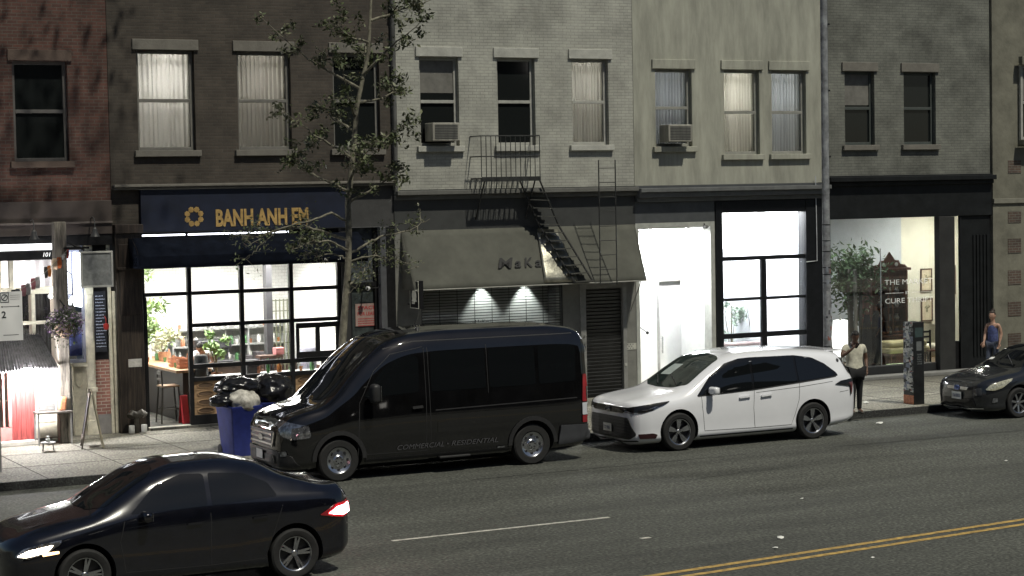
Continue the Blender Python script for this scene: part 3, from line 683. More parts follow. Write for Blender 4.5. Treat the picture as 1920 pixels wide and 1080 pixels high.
bx("side_jamb", SASH, 11.745, vx[0] - t - .001, FY - .1, FY + .3, SZ, 4.21, b3, .005)
bx("side_jamb", mat("dark_stucco2", (.022, .022, .022), .8, scale=6, bump=.2), vx[4] + t + .001, 16.35, FY - .05, FY + .3, SZ, 4.21, b3, .01)
bx("lintel", SASH, 11.75, 16.35, FY + .101, FY + .3, zT - .04, 4.21, b3)
# tan breeze-block panels with oval cut-outs
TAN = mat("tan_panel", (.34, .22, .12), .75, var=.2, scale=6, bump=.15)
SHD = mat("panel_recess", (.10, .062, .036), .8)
for i in (1, 2, 3):
    a, b = vx[i] + t + .002, vx[i + 1] - t - .002
    pn = bx("lower_panel", TAN, a, b, FY + .045, FY + .1, zE, zD - .051, b3)
    rows = 4; hh = (zD - .051 - zE) / rows; gm = MB()
    rg = MB()
    for r_ in range(rows):
        for c_ in range(2):
            cx, cz = a + (b - a) * (c_ + .5) / 2, zE + hh * (r_ + .5)
            A_, B_ = (b - a) * .165, hh * .3
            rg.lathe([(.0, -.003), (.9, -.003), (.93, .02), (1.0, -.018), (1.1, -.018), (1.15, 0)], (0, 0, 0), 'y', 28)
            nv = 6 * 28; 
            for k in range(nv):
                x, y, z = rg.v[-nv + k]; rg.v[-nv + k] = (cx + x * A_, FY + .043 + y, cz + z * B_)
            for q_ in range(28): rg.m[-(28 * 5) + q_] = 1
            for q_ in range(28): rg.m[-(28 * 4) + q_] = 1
    for r_ in range(1, rows): rg.box(a, b, FY + .036, FY + .0445, zE + hh * r_ - .006, zE + hh * r_ + .006)
    rg.box((a + b) / 2 - .006, (a + b) / 2 + .006, FY + .0355, FY + .0445, zE, zD - .052)
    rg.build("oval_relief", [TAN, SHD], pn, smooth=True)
# open door leaf at the left (swung inwards) and sill
dr = MB(); xd = vx[0] + t + .02
dr.box(xd, xd + .05, FY + .11, FY + .2, SZ + .06, zA - .05).box(xd, xd + .05, FY + .75, FY + .85, SZ + .06, zA - .05).box(xd, xd + .05, FY + .2, FY + .75, zA - .15, zA - .05).box(xd, xd + .05, FY + .2, FY + .75, SZ + .06, SZ + .3).box(xd, xd + .05, FY + .2, FY + .75, 1.15, 1.22).box(xd, xd + .05, FY + .2, FY + .75, 2.0, 2.06)
do = dr.build("door", SASH, b3, bevel=.005)
bx("pane", GLS, xd + .02, xd + .025, FY + .2, FY + .75, SZ + .3, zA - .15, do)
MB().tube([(xd + .09, FY + .7, 1.0), (xd + .09, FY + .7, 1.5)], .012).build("handle", CHROME, do)
bx("door_sill", mat("sill_stone", (.42, .40, .34), .7, scale=9), vx[0] + t + .001, vx[1] - t - .001, FY - .02, FY + .15, SZ, SZ + .055, b3, .006)
# interior
TILE = brick("white_tile", (.78, .78, .75), (.72, .73, .7), (.5, .5, .48), .15, .075, ms=.004, bump=.1, var=.06)
FLT = brick("grey_floor_tile", (.12, .115, .10), (.05, .05, .047), (.04, .04, .035), .25, .25, 'xy', var=.3)
room(b3, 11.86, 16.9, .2, 3.66, 5.0, TILE, FLT, mat("white_ceiling", (.8, .8, .78), .8), y=FY + .301)
for i, (xx, yy) in enumerate(((12.2, 40.5), (14.3, 40.5), (12.2, 42.6), (14.3, 42.6))):
    ceiling_light("%s ceiling panel light inside the navy-awned cafe" % ("front left", "front right", "back left", "back right")[i], xx, xx + 1.7, yy, yy + .9, 3.6, 42, (1, .98, .93), "ceiling panels inside the cafe")
# counter, running back from the door
cn = thing("bar_counter", "cafe bar counter with a pale wood top running back from the open door", "counter", (0, 0, 0))
bx("counter_front", mat("bar_front", (.010, .007, .006), .6, scale=5), 12.78, 13.3, 40.35, 44.2, .2, 1.24, cn)
bx("counter_top", mat("honey_wood", (.48, .30, .17), .4, var=.2, scale=7, stretch=(5, .5, 1)), 12.62, 13.4, 40.28, 44.3, 1.242, 1.3, cn, .008)
bx2 = lambda nm, m, c, d, label, cat, grp=None: tag(MB().box(-d[0] / 2, d[0] / 2, -d[1] / 2, d[1] / 2, 0, d[2]).build(nm, m, None, bevel=.012), label, cat, grp)
CNM = ["amber", "green", "white china", "terracotta", "black"]; ORD = ["first", "second", "third", "fourth", "fifth", "sixth", "seventh", "eighth", "ninth", "tenth", "eleventh", "twelfth", "thirteenth", "fourteenth", "fifteenth", "sixteenth", "seventeenth", "eighteenth", "nineteenth", "twentieth"]
KND = ("jar", "bottle", "cup")
def item(kind, m, prof, x, y, z, label, cat, group, n=12):
    o = MB().lathe(prof, n=n).build(kind, m, None, smooth=True); o.location = (x, y, z); return tag(o, label, cat, group)
JP = [(0, 0), (.05, 0), (.055, .02), (.055, .14), (.035, .17), (.035, .2), (0, .2)]
BP = [(0, 0), (.037, 0), (.038, .2), (.015, .26), (.014, .31), (0, .31)]
CP = [(0, 0), (.03, 0), (.042, .1), (.038, .1), (.028, .01), (0, .01)]
GM = [mat("amber_glass", (.30, .12, .04), .2), mat("green_glass", (.06, .16, .06), .2), mat("china_white", (.75, .74, .7), .3, var=.05), mat("terracotta", (.45, .20, .11), .8), mat("dark_bottle", (.02, .02, .02), .15)]
r = random.Random(11)
for i in range(14):
    k = r.randint(0, 2); y = 40.5 + i * .26
    g_ = r.randint(0, 4); item(KND[k], GM[g_], (JP, BP, CP)[k], 12.8 + r.uniform(-.06, .5), y, 1.301, "%s %s, %s from the window along the cafe bar top" % (CNM[g_], KND[k], ORD[i]), ("jar", "bottle", "cup")[k], "vessels on the cafe bar")
for i, (yy, zz) in enumerate(((40.7, 1.3), (41.25, 1.3))):
    cr_ = thing("wooden_crate", ("front", "rear")[i] + " orange-brown slatted crate on the cafe bar top", "crate", (12.95, yy, zz + .002))
    m_ = MB()
    for z in (.03, .1, .17): m_.box(-.16, .16, -.11, -.1, z - .025, z + .025).box(-.16, .16, .1, .11, z - .025, z + .025).box(-.16, -.15, -.1, .1, z - .025, z + .025).box(.15, .16, -.1, .1, z - .025, z + .025)
    m_.box(-.15, .15, -.1, .1, 0, .01).build("slats", mat("crate_wood", (.42, .19, .11), .7), cr_)
def foliage(name, n, rad, s, seed, m, parent=None, sc_=(1, 1, 1), fill=.35):
    r = random.Random(seed); cl = [Vector((r.gauss(0, .5) * sc_[0], r.gauss(0, .5) * sc_[1], r.gauss(0, .5) * sc_[2])) * rad for _ in range(max(6, n // 50))]; m_ = MB()
    for i in range(n):
        c_ = r.choice(cl); p = c_ + Vector((r.gauss(0, 1), r.gauss(0, 1), r.gauss(0, 1))) * rad * fill * .5
        u = Vector((r.gauss(0, 1), r.gauss(0, 1), r.gauss(0, .7))).normalized(); v = u.cross(Vector((r.gauss(0, 1), r.gauss(0, 1), 1))).normalized(); ss = s * r.uniform(.6, 1.4)
        up_ = u.cross(v) * ss * .15
        m_.add([p - u * ss, p + v * ss * .38 + up_, p + u * ss, p - v * ss * .38 + up_], [(0, 1, 2), (0, 2, 3)])
    return m_.build(name, m, parent)
GRN = mat("leaf_green", (.10, .16, .05), .5, var=.4, scale=5)
GRL = mat("light_leaf", (.16, .24, .08), .5, var=.3, scale=5)
POT = mat("clay_pot", (.35, .18, .1), .8)
def plant(label, x, y, z, h, rad, n, s, seed, m, potr=.12, poth=.2):
    t = thing("potted_plant", label, "plant", (x, y, z))
    MB().lathe([(0, 0), (potr * .75, 0), (potr, poth), (potr * .9, poth), (potr * .85, poth - .03), (0, poth - .03)], n=18).build("pot", POT, t, smooth=True)
    r = random.Random(seed); st = MB()
    for k in range(5):
        a = r.uniform(0, 2 * PI); st.tube([(0, 0, poth - .03), (rad * .2 * math.cos(a), rad * .2 * math.sin(a), h * .5), (rad * .5 * math.cos(a), rad * .5 * math.sin(a), h * .85)], [.014, .01, .005], 6)
    st.build("stem", mat("plant_stem", (.12, .10, .05), .8), t)
    o = foliage("leaves", n, rad, s, seed, m, t, (1, 1, 1.15)); o.location = (0, 0, h * .78)
    return t
q = P(405, 640, 40.9); plant("bright green leafy plant by the cafe window right of the bent man", q.x, 40.9, .2 + .75, .95, .28, 420, .06, 21, mat("lime_leaf", (.30, .46, .17), .5, var=.3))
q = P(300, 585, 44.0); plant("bushy foliage in a tall pot at the back of the cafe bar", 12.95, 44.0, 1.3, 1.0, .55, 900, .08, 22, GRL)
q = P(330, 600, 42.6); plant("smaller white-flowering plant on the cafe bar", 13.15, 42.9, 1.3, .65, .3, 500, .05, 23, mat("cream_bloom", (.6, .62, .42), .7))
# back shelves with crockery
sh = thing("wall_shelf", "white shelving full of crockery on the cafe's back wall", "shelf", (0, 0, 0))
m_ = MB(); yy = 44.6
for z in (.62, 1.02, 1.42, 1.82): m_.box(13.9, 16.7, yy, yy + .35, z, z + .03)
for x in (13.9, 14.8, 15.75, 16.67): m_.box(x, x + .03, yy + .001, yy + .349, .2, 1.9)
m_.build("shelf_board", mat("grey_shelf", (.33, .34, .33), .6), sh)
r = random.Random(5)
for si, z in enumerate((.65, 1.05, 1.45, 1.85)):
    x = 14.0; cnt = 0
    while x < 16.6:
        k = r.randint(0, 2)
        g_ = r.choice((0, 2, 2, 2, 3, 1)); item(KND[k], GM[g_], (JP, BP, CP)[k], x, yy + .16, z + .001, "%s %s, %s from the left on the %s shelf at the cafe's back" % (CNM[g_], KND[k], ORD[cnt], ("lowest", "second lowest", "second highest", "topmost")[si]), ("jar", "bottle", "cup")[k], "crockery on the cafe shelving"); x += r.uniform(.12, .22); cnt += 1
bk = thing("back_counter", "long dark wooden counter in front of the shelving at the cafe's back", "counter", (0, 0, 0))
bx("cabinet", mat("walnut", (.05, .03, .02), .5, var=.3, scale=5), 13.9, 16.7, 43.9, 44.4, .2, 1.05, bk); bx("counter_top", mat("zinc", (.25, .25, .25), .3, .6), 13.85, 16.75, 43.85, 44.45, 1.052, 1.1, bk)
cm_ = thing("coffee_machine", "wide steel and black coffee machine on the dark counter at the cafe's back", "coffee machine", (14.7, 44.1, 1.102))
MB().box(-.4, .4, -.2, .22, .32, .52).box(-.4, .4, .02, .22, 0, .319).box(-.42, .42, -.24, .24, .0, .05).build("body", mat("machine_steel", (.12, .12, .13), .3, .7), cm_, bevel=.02)
for x in (-.22, .22): MB().lathe([(0, .24), (.035, .24), (.035, .32), (0, .32)], (x, -.1, 0), n=12).tube([(x, -.1, .26), (x, -.3, .25)], .014).build("group_head", BLK, cm_)
for i, x in enumerate((15.5, 15.85, 16.2)):
    o = bx2("tray_stack", mat("tray_dark", (.06, .055, .06), .5), 0, (.26, .3, .12 + .06 * i), ("low", "middling", "tall")[i] + " stack of dark trays on the counter at the cafe's back", "trays", "tray stacks"); o.location = (x, 44.1, 1.102)
for i, (x, y) in enumerate(((14.6, 41.6), (15.7, 41.8))):
    t = thing("cafe_table", ("left", "right")[i] + " small round table in the middle of the cafe", "table", (x, y, .2), group="round cafe tables")
    MB().lathe([(0, .72), (.34, .72), (.34, .75), (0, .75)], n=24).build("tabletop", MATS["walnut"], t); MB().lathe([(0, 0), (.2, 0), (.2, .02), (.03, .03), (.03, .719)], n=14).build("base", BLK, t)
    for k, a in enumerate((.3, 3.4)):
        ch = thing("cafe_chair", ("near", "far")[k] + " dark wooden chair at the " + ("left", "right")[i] + " round table in the cafe", "chair", (x + .55 * math.cos(a), y + .55 * math.sin(a), .2), a - PI / 2, "chairs at the round cafe tables")
        MB().box(-.19, .19, -.19, .19, .43, .46).build("seat", MATS["rack_wood"] if "rack_wood" in MATS else mat("rack_wood", (.10, .055, .04), .6), ch, bevel=.008)
        for sx in (-1, 1):
            for sy in (-1, 1): MB().box(sx * .17 - .015, sx * .17 + .015, sy * .17 - .015, sy * .17 + .015, 0, .429 if sy < 0 else .9).build("leg", MATS["rack_wood"], ch)
        MB().box(-.154, .154, .16, .18, .78, .9).box(-.154, .154, .16, .18, .62, .67).build("backrest", MATS["rack_wood"], ch)
# hatch / dark post / lattice screen in the room
bx("inner_post", mat("charcoal_post", (.05, .05, .055), .6), P(501, 620, 41.5).x, P(512, 620, 41.5).x, 41.5, 41.7, .2, 3.6, b3)
lt = thing("lattice_screen", "olive lattice screen standing in the middle of the cafe", "screen", (0, 0, 0)); m_ = MB(); xa_, xb_ = P(512, 640, 42.2).x, P(548, 640, 42.2).x
for i in range(6): x = xa_ + (xb_ - xa_) * i / 5; m_.box(x - .012, x + .012, 42.2, 42.23, .2, 2.6)
for i in range(10): z = .4 + i * .24; m_.box(xa_, xb_, 42.231, 42.25, z, z + .02)
m_.build("lattice", mat("olive_paint", (.16, .17, .11), .6), lt); 
# dark drum, boxes, table, chairs
dm = item("steam_urn", mat("urn_black", (.025, .028, .03), .35), [(0, 0), (.14, 0), (.15, .03), (.15, .42), (.12, .46), (0, .47)], P(377, 690, 40.3).x, 40.3, 1.14, "tall black round urn standing behind the cafe window in front of the bent man", "urn", None, 24)

wc = thing("window_counter", "white counter along the cafe window holding urn and dishes", "counter", (0, 0, 0))
bx("counter_top", mat("white_top", (.7, .7, .68), .4), 13.45, 16.2, 40.05, 40.6, 1.1, 1.14, wc); bx("support", BLK, 13.5, 16.15, 40.1, 40.5, .2, 1.099, wc)
o = bx2("speaker_box", mat("box_black", (.03, .03, .032), .6), 0, (.28, .26, .3), "black box on the window counter left of the wooden chair back", "box"); o.location = (P(471, 670, 40.3).x, 40.3, 1.14)
o = bx2("takeaway_box", mat("pink_box", (.62, .25, .25), .6), 0, (.2, .2, .15), "pink box on the wooden rack behind the cafe window", "box"); o.location = (P(522, 648, 41.0).x, 41.0, 1.46)
rk = thing("wooden_rack", "low dark wooden rack with spindles behind the middle cafe window", "rack", (0, 0, 0)); m_ = MB(); xa_, xb_ = P(483, 660, 41).x, P(527, 660, 41).x
m_.box(xa_, xb_, 40.85, 41.15, 1.4, 1.455)
for i in range(7): x = xa_ + .02 + (xb_ - xa_ - .04) * i / 6; m_.box(x - .012, x + .012, 40.87, 40.9, .2, 1.399)
m_.build("frame", mat("rack_wood", (.10, .055, .04), .6), rk)
r = random.Random(31)
for i in range(10):
    x = 13.65 + i * .25
    if abs(x - 13.9) < .3: continue
    k = r.randint(0, 2); g_ = r.randint(0, 4); item(KND[k], GM[g_], (JP, BP, CP)[k], x, 40.2 + r.uniform(0, .1), 1.141, "%s %s standing %s along the white counter behind the cafe window" % (CNM[g_], KND[k], ORD[i]), ("jar", "bottle", "cup")[k], "vessels on the window counter")
pw = item("paper_towel_roll", GM[2], [(0, 0), (.1, 0), (.1, .26), (.02, .26), (.02, .3), (0, .3)], P(612, 650, 40.4).x, 40.42, 1.141, "fat white roll standing behind the sash window at the right end of the cafe", "paper roll", None, 20)
lp_ = item("table_cloth_bin", mat("white_linen", (.30, .30, .36), .7), [(0, 0), (.16, 0), (.2, .5), (.17, .55), (0, .5)], P(578, 650, 41.3).x, 41.3, 1.0, "white linen bundle behind the left sash at the right end of the cafe", "linen", None, 12)
# bar stool seen through the door
bst = thing("bar_stool", "tall wooden bar stool with a ladder back inside the open cafe door", "bar stool", (P(316, 745, 40.45).x, 40.45, .2))
SW = mat("stool_wood", (.30, .19, .11), .5); SK = mat("stool_black", (.03, .025, .02), .5)
MB().box(-.2, .2, -.18, .18, .76, .80).build("seat", SW, bst, bevel=.015)
for sx in (-1, 1):
    for sy in (-1, 1):
        top = 1.12 if sx < 0 else .76
        MB().tube([(sx * .22, sy * .2, 0), (sx * .17, sy * .15, .76), (sx * .19, sy * .15, top)], .018, 8).build("leg", SK, bst, smooth=True)
MB().box(-.2, -.18, -.15, .15, 1.02, 1.1).box(-.2, -.18, -.15, .15, .9, .95).build("backrest", SK, bst, bevel=.005)
MB().tube([(-.2, -.19, .3), (.2, -.19, .3)], .012).tube([(-.2, .19, .3), (.2, .19, .3)], .012).tube([(.2, -.19, .35), (.2, .19, .35)], .012).build("stretcher", SK, bst)
rs = thing("floor_sign", "narrow red folding floor sign just inside the cafe door", "floor sign", (P(345, 778, 40.1).x, 40.1, .2))
for s in (-1, 1): MB().cbox((0, s * .07, .3), (.16, .02, .6), Matrix.Rotation(s * .2, 3, 'X')).build("panel", mat("sign_red", (.45, .03, .04), .5), rs, bevel=.01)
# doorway with lease poster, right of the cafe
lp = MB(); xl, xr = P(662, 600).x, P(716, 600).x
bx("doorway", mat("door_black", (.012, .012, .012), .4), 16.352, 17.06, FY + .22, FY + .3, SZ, 4.2, b3)
f = MB().box(16.352, 16.44, FY + .1, FY + .219, SZ, 4.2).box(16.98, 17.06, FY + .1, FY + .219, SZ, 4.2).box(16.44, 16.98, FY + .1, FY + .219, 2.92, 3.02).box(16.44, 16.98, FY + .1, FY + .219, SZ, .35)
dd = f.build("door", SASH, b3, bevel=.006)
bx("pane", mat("dusty_glass", (.05, .06, .06), .12, var=.4, scale=3), 16.44, 16.98, FY + .17, FY + .18, .35, 2.92, dd)
bx("transom_pane", mat("dusty_glass2", (.09, .10, .11), .15, var=.4, scale=3), 16.44, 16.98, FY + .17, FY + .18, 3.02, 4.2, dd)
po = thing("lease_poster", "faded red and white space-for-lease poster in the dark doorway right of the cafe", "poster", (0, 0, 0))
a, b = P(667, 612, FY + .15), P(709, 568, FY + .15)
bx("sheet", mat("faded_poster", (.34, .24, .21), .7, var=.2, scale=5), a.x, b.x, FY + .15, FY + .155, a.z, b.z, po)
RI = mat("poster_red", (.36, .03, .03), .7)
text("poster_heading", "SPACE", RI, (a.x + .06, FY + .148, b.z - .13), h=.08, w=b.x - a.x - .12, parent=po, bold=.02, ext=.001)
text("poster_heading", "FOR LEASE", RI, (a.x + .05, FY + .148, b.z - .26), h=.08, w=b.x - a.x - .1, parent=po, bold=.02, ext=.001)
m_ = MB(); r = random.Random(4)
for i in range(4):
    x = a.x + .06
    while x < b.x - .08: s = r.uniform(.012, .03); m_.box(x, x + s, FY + .147, FY + .149, b.z - .34 - i * .05, b.z - .318 - i * .05); x += s + .009
m_.build("small_print", RI, po)
bx("pier", mat("slate_pier", (.075, .078, .085), .6, scale=6), 17.062, 17.2, FY - .06, FY + .3, SZ, 4.2, b3, .008)
bx("pier", BLK, 17.202, 17.42, FY - .03, FY + .3, SZ, 4.2, b3, .008)
wl_ = thing("security_lamp", "small white globe security lamp on a pipe over the dark doorway", "lamp", P(690, 541, FY - .12))
MB().lathe([(0, -.05), (.04, -.035), (.055, 0), (.04, .04), (0, .05)], n=14).build("globe", mat("dim_globe", (.6, .6, .6), .4), wl_, smooth=True)
MB().tube([(0, 0, 0), (0, .3, .02)], .015).tube([(0, .1, 0), (.3, .1, 0)], .012).build("pipe", BLK, wl_)

# ---------------- 4. grey shopfront with the big sloping awning and fire escape
b4 = thing("shuttered_building", "pale grey painted building with a sloping beige awning, slatted shutter and fire escape", "building", (0, 0, 0))
PALE = brick("painted_brick", (.40, .40, .35), (.36, .36, .32), (.30, .30, .27), var=.35)
wz = [(18.1, 19.05), (20.0, 20.95), (21.9, 22.85)]
w = MB(); wall_holes(w, 17.43, 23.5, 5.0, 12, [(a, b, 5.95, 7.9) for a, b in wz]); w.build("wall", PALE, b4)
for i, (a, b) in enumerate(wz): sash_window(b4, a, b, 5.95, 7.9, mat("pale_sash", (.36, .36, .33), .6), lit=(None, None, (veil("dim_blind", (.5, .5, .47)), 26))[i], sill=mat("pale_stone", (.42, .42, .38), .8, scale=4, bump=.15), lintel=MATS["pale_stone"])
GRY = mat("grey_render", (.17, .17, .155), .8, var=.12, scale=3, bump=.12)
bx("band", mat("dark_band", (.042, .044, .043), .7, scale=3), 17.43, 23.5, FY - .02, FY + .3, 4.1, 4.998, b4)
cornice(b4, mat("band_cornice", (.12, .12, .11), .7, scale=4), 17.43, 23.5, 4.78, ((.0, .1, .1), (.1, .1, .22)))
w = MB(); xs0, xs1 = P(790, 580).x, P(1056, 560).x
xd0, xd1 = P(1098, 600).x, P(1167, 600).x
wall_holes(w, 17.43, 23.5, SZ, 4.1, [(xs0, xs1, .75, 2.95), (xd0, xd1, SZ, P(1120, 541).z)])
w.build("front_wall", GRY, b4)
FRG = mat("door_frame_grey", (.22, .22, .21), .6, scale=5)
zdt = P(1120, 541).z
MB().box(xd0 - .14, xd0 - .002, FY - .04, FY + .1, SZ, zdt + .12).box(xd1 + .002, xd1 + .1, FY - .04, FY + .1, SZ, zdt + .12).box(xd0 - .001, xd1 + .001, FY - .04, FY + .1, zdt + .002, zdt + .12).build("door_frame", FRG, b4, bevel=.006)
m_ = MB(); z = SZ + .02
while z < zdt - .02:
    m_.add([(xd0 + .01, FY + .06, z), (xd1 - .01, FY + .06, z), (xd1 - .01, FY + .035, z + .065), (xd0 + .01, FY + .035, z + .065), (xd0 + .01, FY + .06, z + .082), (xd1 - .01, FY + .06, z + .082)], [(0, 1, 2, 3), (3, 2, 5, 4)]); z += .082
m_.box(xd0 + .01, xd1 - .01, FY + .07, FY + .1, SZ, zdt)
m_.build("roller_shutter", mat("shutter_black", (.02, .021, .022), .45, .3, var=.3, scale=3), b4)
m_ = MB().box(xd0 - .09, xd0 - .05, FY - .075, FY - .041, 1.28, 1.4).box(xd0 - .085, xd0 - .055, FY - .06, FY - .041, 1.55, 1.6); m_.lathe([(.0, -.03), (.02, -.03), (.02, 0)], (xd0 - .07, FY - .075, 1.34), 'y', 10)
m_.build("lock", CHROME, b4)
bx("plate", mat("pale_plate", (.45, .45, .4), .6), xd1 + .02, xd1 + .07, FY - .06, FY - .041, P(1172, 683).z - .03, P(1172, 683).z + .03, b4)
# street number plate with pattern
a, b = P(1172, 656), P(1193, 643)
np_ = thing("wall_plate", "pale patterned plate on the grey wall right of the black roller door", "plate", (0, 0, 0))
bx("plate", MATS["pale_plate"], a.x, b.x, FY - .012, FY - .002, a.z, b.z, np_)
m_ = MB()
for i in range(6):
    for k in range(3):
        if (i + k) % 2: m_.box(a.x + .02 + i * .035, a.x + .045 + i * .035, FY - .015, FY - .012, a.z + .015 + k * .045, a.z + .045 + k * .045)
m_.build("pattern", mat("plate_dark", (.18, .18, .17), .7), np_)
# shutter window: frame, slats, interior with two downlights
SL = MB(); z = .8
while z < 2.93: SL.box(xs0 + .03, xs1 - .03, FY + .06, FY + .075, z, z + .017); z += .062
for i in range(9): x = xs0 + .05 + (xs1 - xs0 - .1) * i / 8; SL.box(x - .006, x + .006, FY + .076, FY + .085, .76, 2.95)
SL.box(xs0, xs0 + .03, FY + .03, FY + .1, .75, 2.95).box(xs1 - .03, xs1, FY + .03, FY + .1, .75, 2.95)
so = SL.build("shutter", mat("shutter_steel", (.035, .037, .037), .5, .4), b4)
bx("pane", glass("shop_glass2", refl=.04), xs0, xs1, FY + .2, FY + .205, .75, 2.95, b4)
text("glass_lettering", "MaKari", BLK, (P(898, 607).x, FY + .19, P(898, 607).z), h=.075, w=.4, parent=b4, ext=.001)
YB = FY + .75
bx("room_wall", mat("shop_backdrop", (.50, .52, .50), .7, var=.1, scale=2), xs0 - .2, xs1 + .2, YB, YB + .08, .4, 3.2, b4)
bx("room_ceiling", mat("shop_soffit", (.1, .1, .1), .8), xs0 - .2, xs1 + .2, FY + .35, YB, 2.96, 3.0, b4)
bx("room_floor", mat("shop_floor", (.12, .1, .09), .6), xs0 - .2, xs1 + .2, FY + .35, YB, .7, .75, b4)
bx("room_side", MATS["shop_soffit"], xs0 - .1, xs0, FY + .35, YB, .75, 2.96, b4); bx("room_side", MATS["shop_soffit"], xs1, xs1 + .1, FY + .35, YB, .75, 2.96, b4)
for i, u in enumerate((908, 988)):
    t = thing("downlight", ("left" if not i else "right") + " small recessed downlight behind the slatted shutter", "downlight", (P(u, 550, FY + .6).x, FY + .58, 2.955), group="downlights behind the shutter")
    MB().lathe([(.04, 0), (.05, 0), (.05, -.012), (.04, -.012)], n=16).build("ring", CHROME, t)
    MB().lathe([(0, -.006), (.039, -.006)], n=16).build("lens", emis("downlight_lens", (.95, 1, .95), 6), t)
    L = bpy.data.lights.new("downlight_beam", 'SPOT'); L.energy = 110; L.spot_size = 1.35; L.spot_blend = .7; L.shadow_soft_size = .03; L.color = (.95, 1, .95)
    lo = bpy.data.objects.new("downlight_beam", L); COL.objects.link(lo); lo.location = (0, -.02, -.02); lo.rotation_euler = (.12, 0, 0); lo.parent = t
# awning
a4 = thing("awning", "large sloping beige-grey awning lettered MaKari over the shuttered shop", "awning", (0, 0, 0))
YW = 39.07; T0, T1 = P(753, 436, FY - .03), P(1190, 418, FY - .03); B0, B1 = P(777, 545, YW), P(1213, 526, YW)
zt4 = (T0.z + T1.z) / 2; zb4 = (B0.z + B1.z) / 2
AWM = mat("beige_canvas", (.088, .089, .074), .9, var=.14, scale=1.6, bump=.12, bscale=120)
n, k_ = 60, 10; vs = []
for r_ in range(k_ + 1):
    t = r_ / k_
    for i in range(n + 1):
        s = i / n; x = (T0.x + (T1.x - T0.x) * s) * (1 - t) + (B0.x + (B1.x - B0.x) * s) * t
        sag = .02 * math.sin(PI * t) * (1 - abs(math.sin(s * PI * 5)) * .8)
        vs.append((x, FY - .03 + (YW - FY + .03) * t + sag, zt4 + (zb4 - zt4) * t - sag))
m_ = MB().add(vs, [(r_ * (n + 1) + i, r_ * (n + 1) + i + 1, (r_ + 1) * (n + 1) + i + 1, (r_ + 1) * (n + 1) + i) for r_ in range(k_) for i in range(n)])
m_.add([(T0.x, FY - .03, zt4), (B0.x, YW, zb4), (T0.x, FY - .03, zb4)], [(0, 1, 2)]).add([(T1.x, FY - .03, zt4), (B1.x, YW, zb4), (T1.x, FY - .03, zb4)], [(0, 1, 2)])
o = m_.build("canvas", AWM, a4, smooth=True, ang=25); md = o.modifiers.new("thick", 'SOLIDIFY'); md.thickness = .006
MB().tube([(B0.x, YW - .005, zb4), (B1.x, YW - .005, zb4)], .014, 8).build("front_bar", mat("bar_pale", (.3, .3, .27), .6), a4)
for x in (P(1172, 548).x + .12, 17.9): MB().tube([(x, FY - .03, 2.1), (x, YW + .1, zb4 + .01)], .012).build("brace", GRY, a4)
sl = math.atan2(zt4 - zb4, FY - .03 - YW); q = P(934, 506, 39.2)
tt = (q.z - zb4) / (zt4 - zb4); yy = YW + (FY - .03 - YW) * tt
nrm = Vector((0, -math.sin(sl), math.cos(sl)))
def script_text(s, x, dz, h, w):
    t = (q.z + dz - zb4) / (zt4 - zb4); p = Vector((x, YW + (FY - .03 - YW) * t, q.z + dz)) + nrm * .025
    return text("awning_lettering", s, mat("letter_black", (.012, .012, .012), .7, var=0), p, h=h * 1.25, w=w * 1.15, parent=a4, bold=.018, ext=.002, rot=(sl, 0, 0), shear=.25)
q = P(934, 504, YW + (FY - .03 - YW) * .3)
for s, u, h, w in (("M", 934, .2, .36), ("a", 966, .13, .14), ("K", 984, .19, .2), ("a", 1004, .13, .14), ("r", 1022, .12, .1), ("i", 1035, .16, .05)):
    script_text(s, P(u, 500, 39.25).x, 0, h, w)
# hanging black sign with the pale bell-shaped emblem
hs = thing("hanging_sign", "small black hanging sign with a pale bell-shaped emblem left of the beige awning", "sign", (17.72, 39.28, 0))
zs0, zs1 = P(760, 580, 39.2).z, P(760, 527, 39.2).z
MB().box(-.055, .055, -.26, .2, zs0, zs1).build("panel", BLK, hs, bevel=.006)
m_ = MB(); x = -.06
for y0_, y1_, a_, b_ in ((-.255, .195, zs0 + .005, zs0 + .02), (-.255, .195, zs1 - .02, zs1 - .005), (-.255, -.24, zs0 + .021, zs1 - .021), (.18, .195, zs0 + .021, zs1 - .021)): m_.box(x - .004, x + .003, y0_, y1_, a_, b_)
m_.build("border", mat("emblem_cream", (.65, .65, .55), .6, var=.05), hs)
H = zs1 - zs0; pf = [(0, .93), (.012, .82), (.03, .76), (.05, .74), (.085, .62), (.105, .5), (.1, .4), (.085, .34), (.11, .3), (.11, .25), (.02, .25), (.02, .17), (-.0, .17)]
pts = [(x - .004, -.03 - y * 1.15, zs0 + z * H) for y, z in pf] + [(x - .004, -.03 + y * 1.15, zs0 + z * H) for y, z in pf[::-1][1:-1]]
MB().poly(pts, (.004, 0, 0)).box(x - .004, x, -.02, .1, zs0 + .17 * H, zs0 + .22 * H).build("emblem", MATS["emblem_cream"], hs)
MB().tube([(0, .2, zs1 - .08), (0, .45, zs1 - .08)], .014).tube([(0, .2, zs0 + .08), (0, .45, zs0 + .08)], .014).tube([(0, .44, zs1 - .1), (0, .1, zs1 + .25), (0, .05, zs1)], .008).build("bracket", BLK, hs)
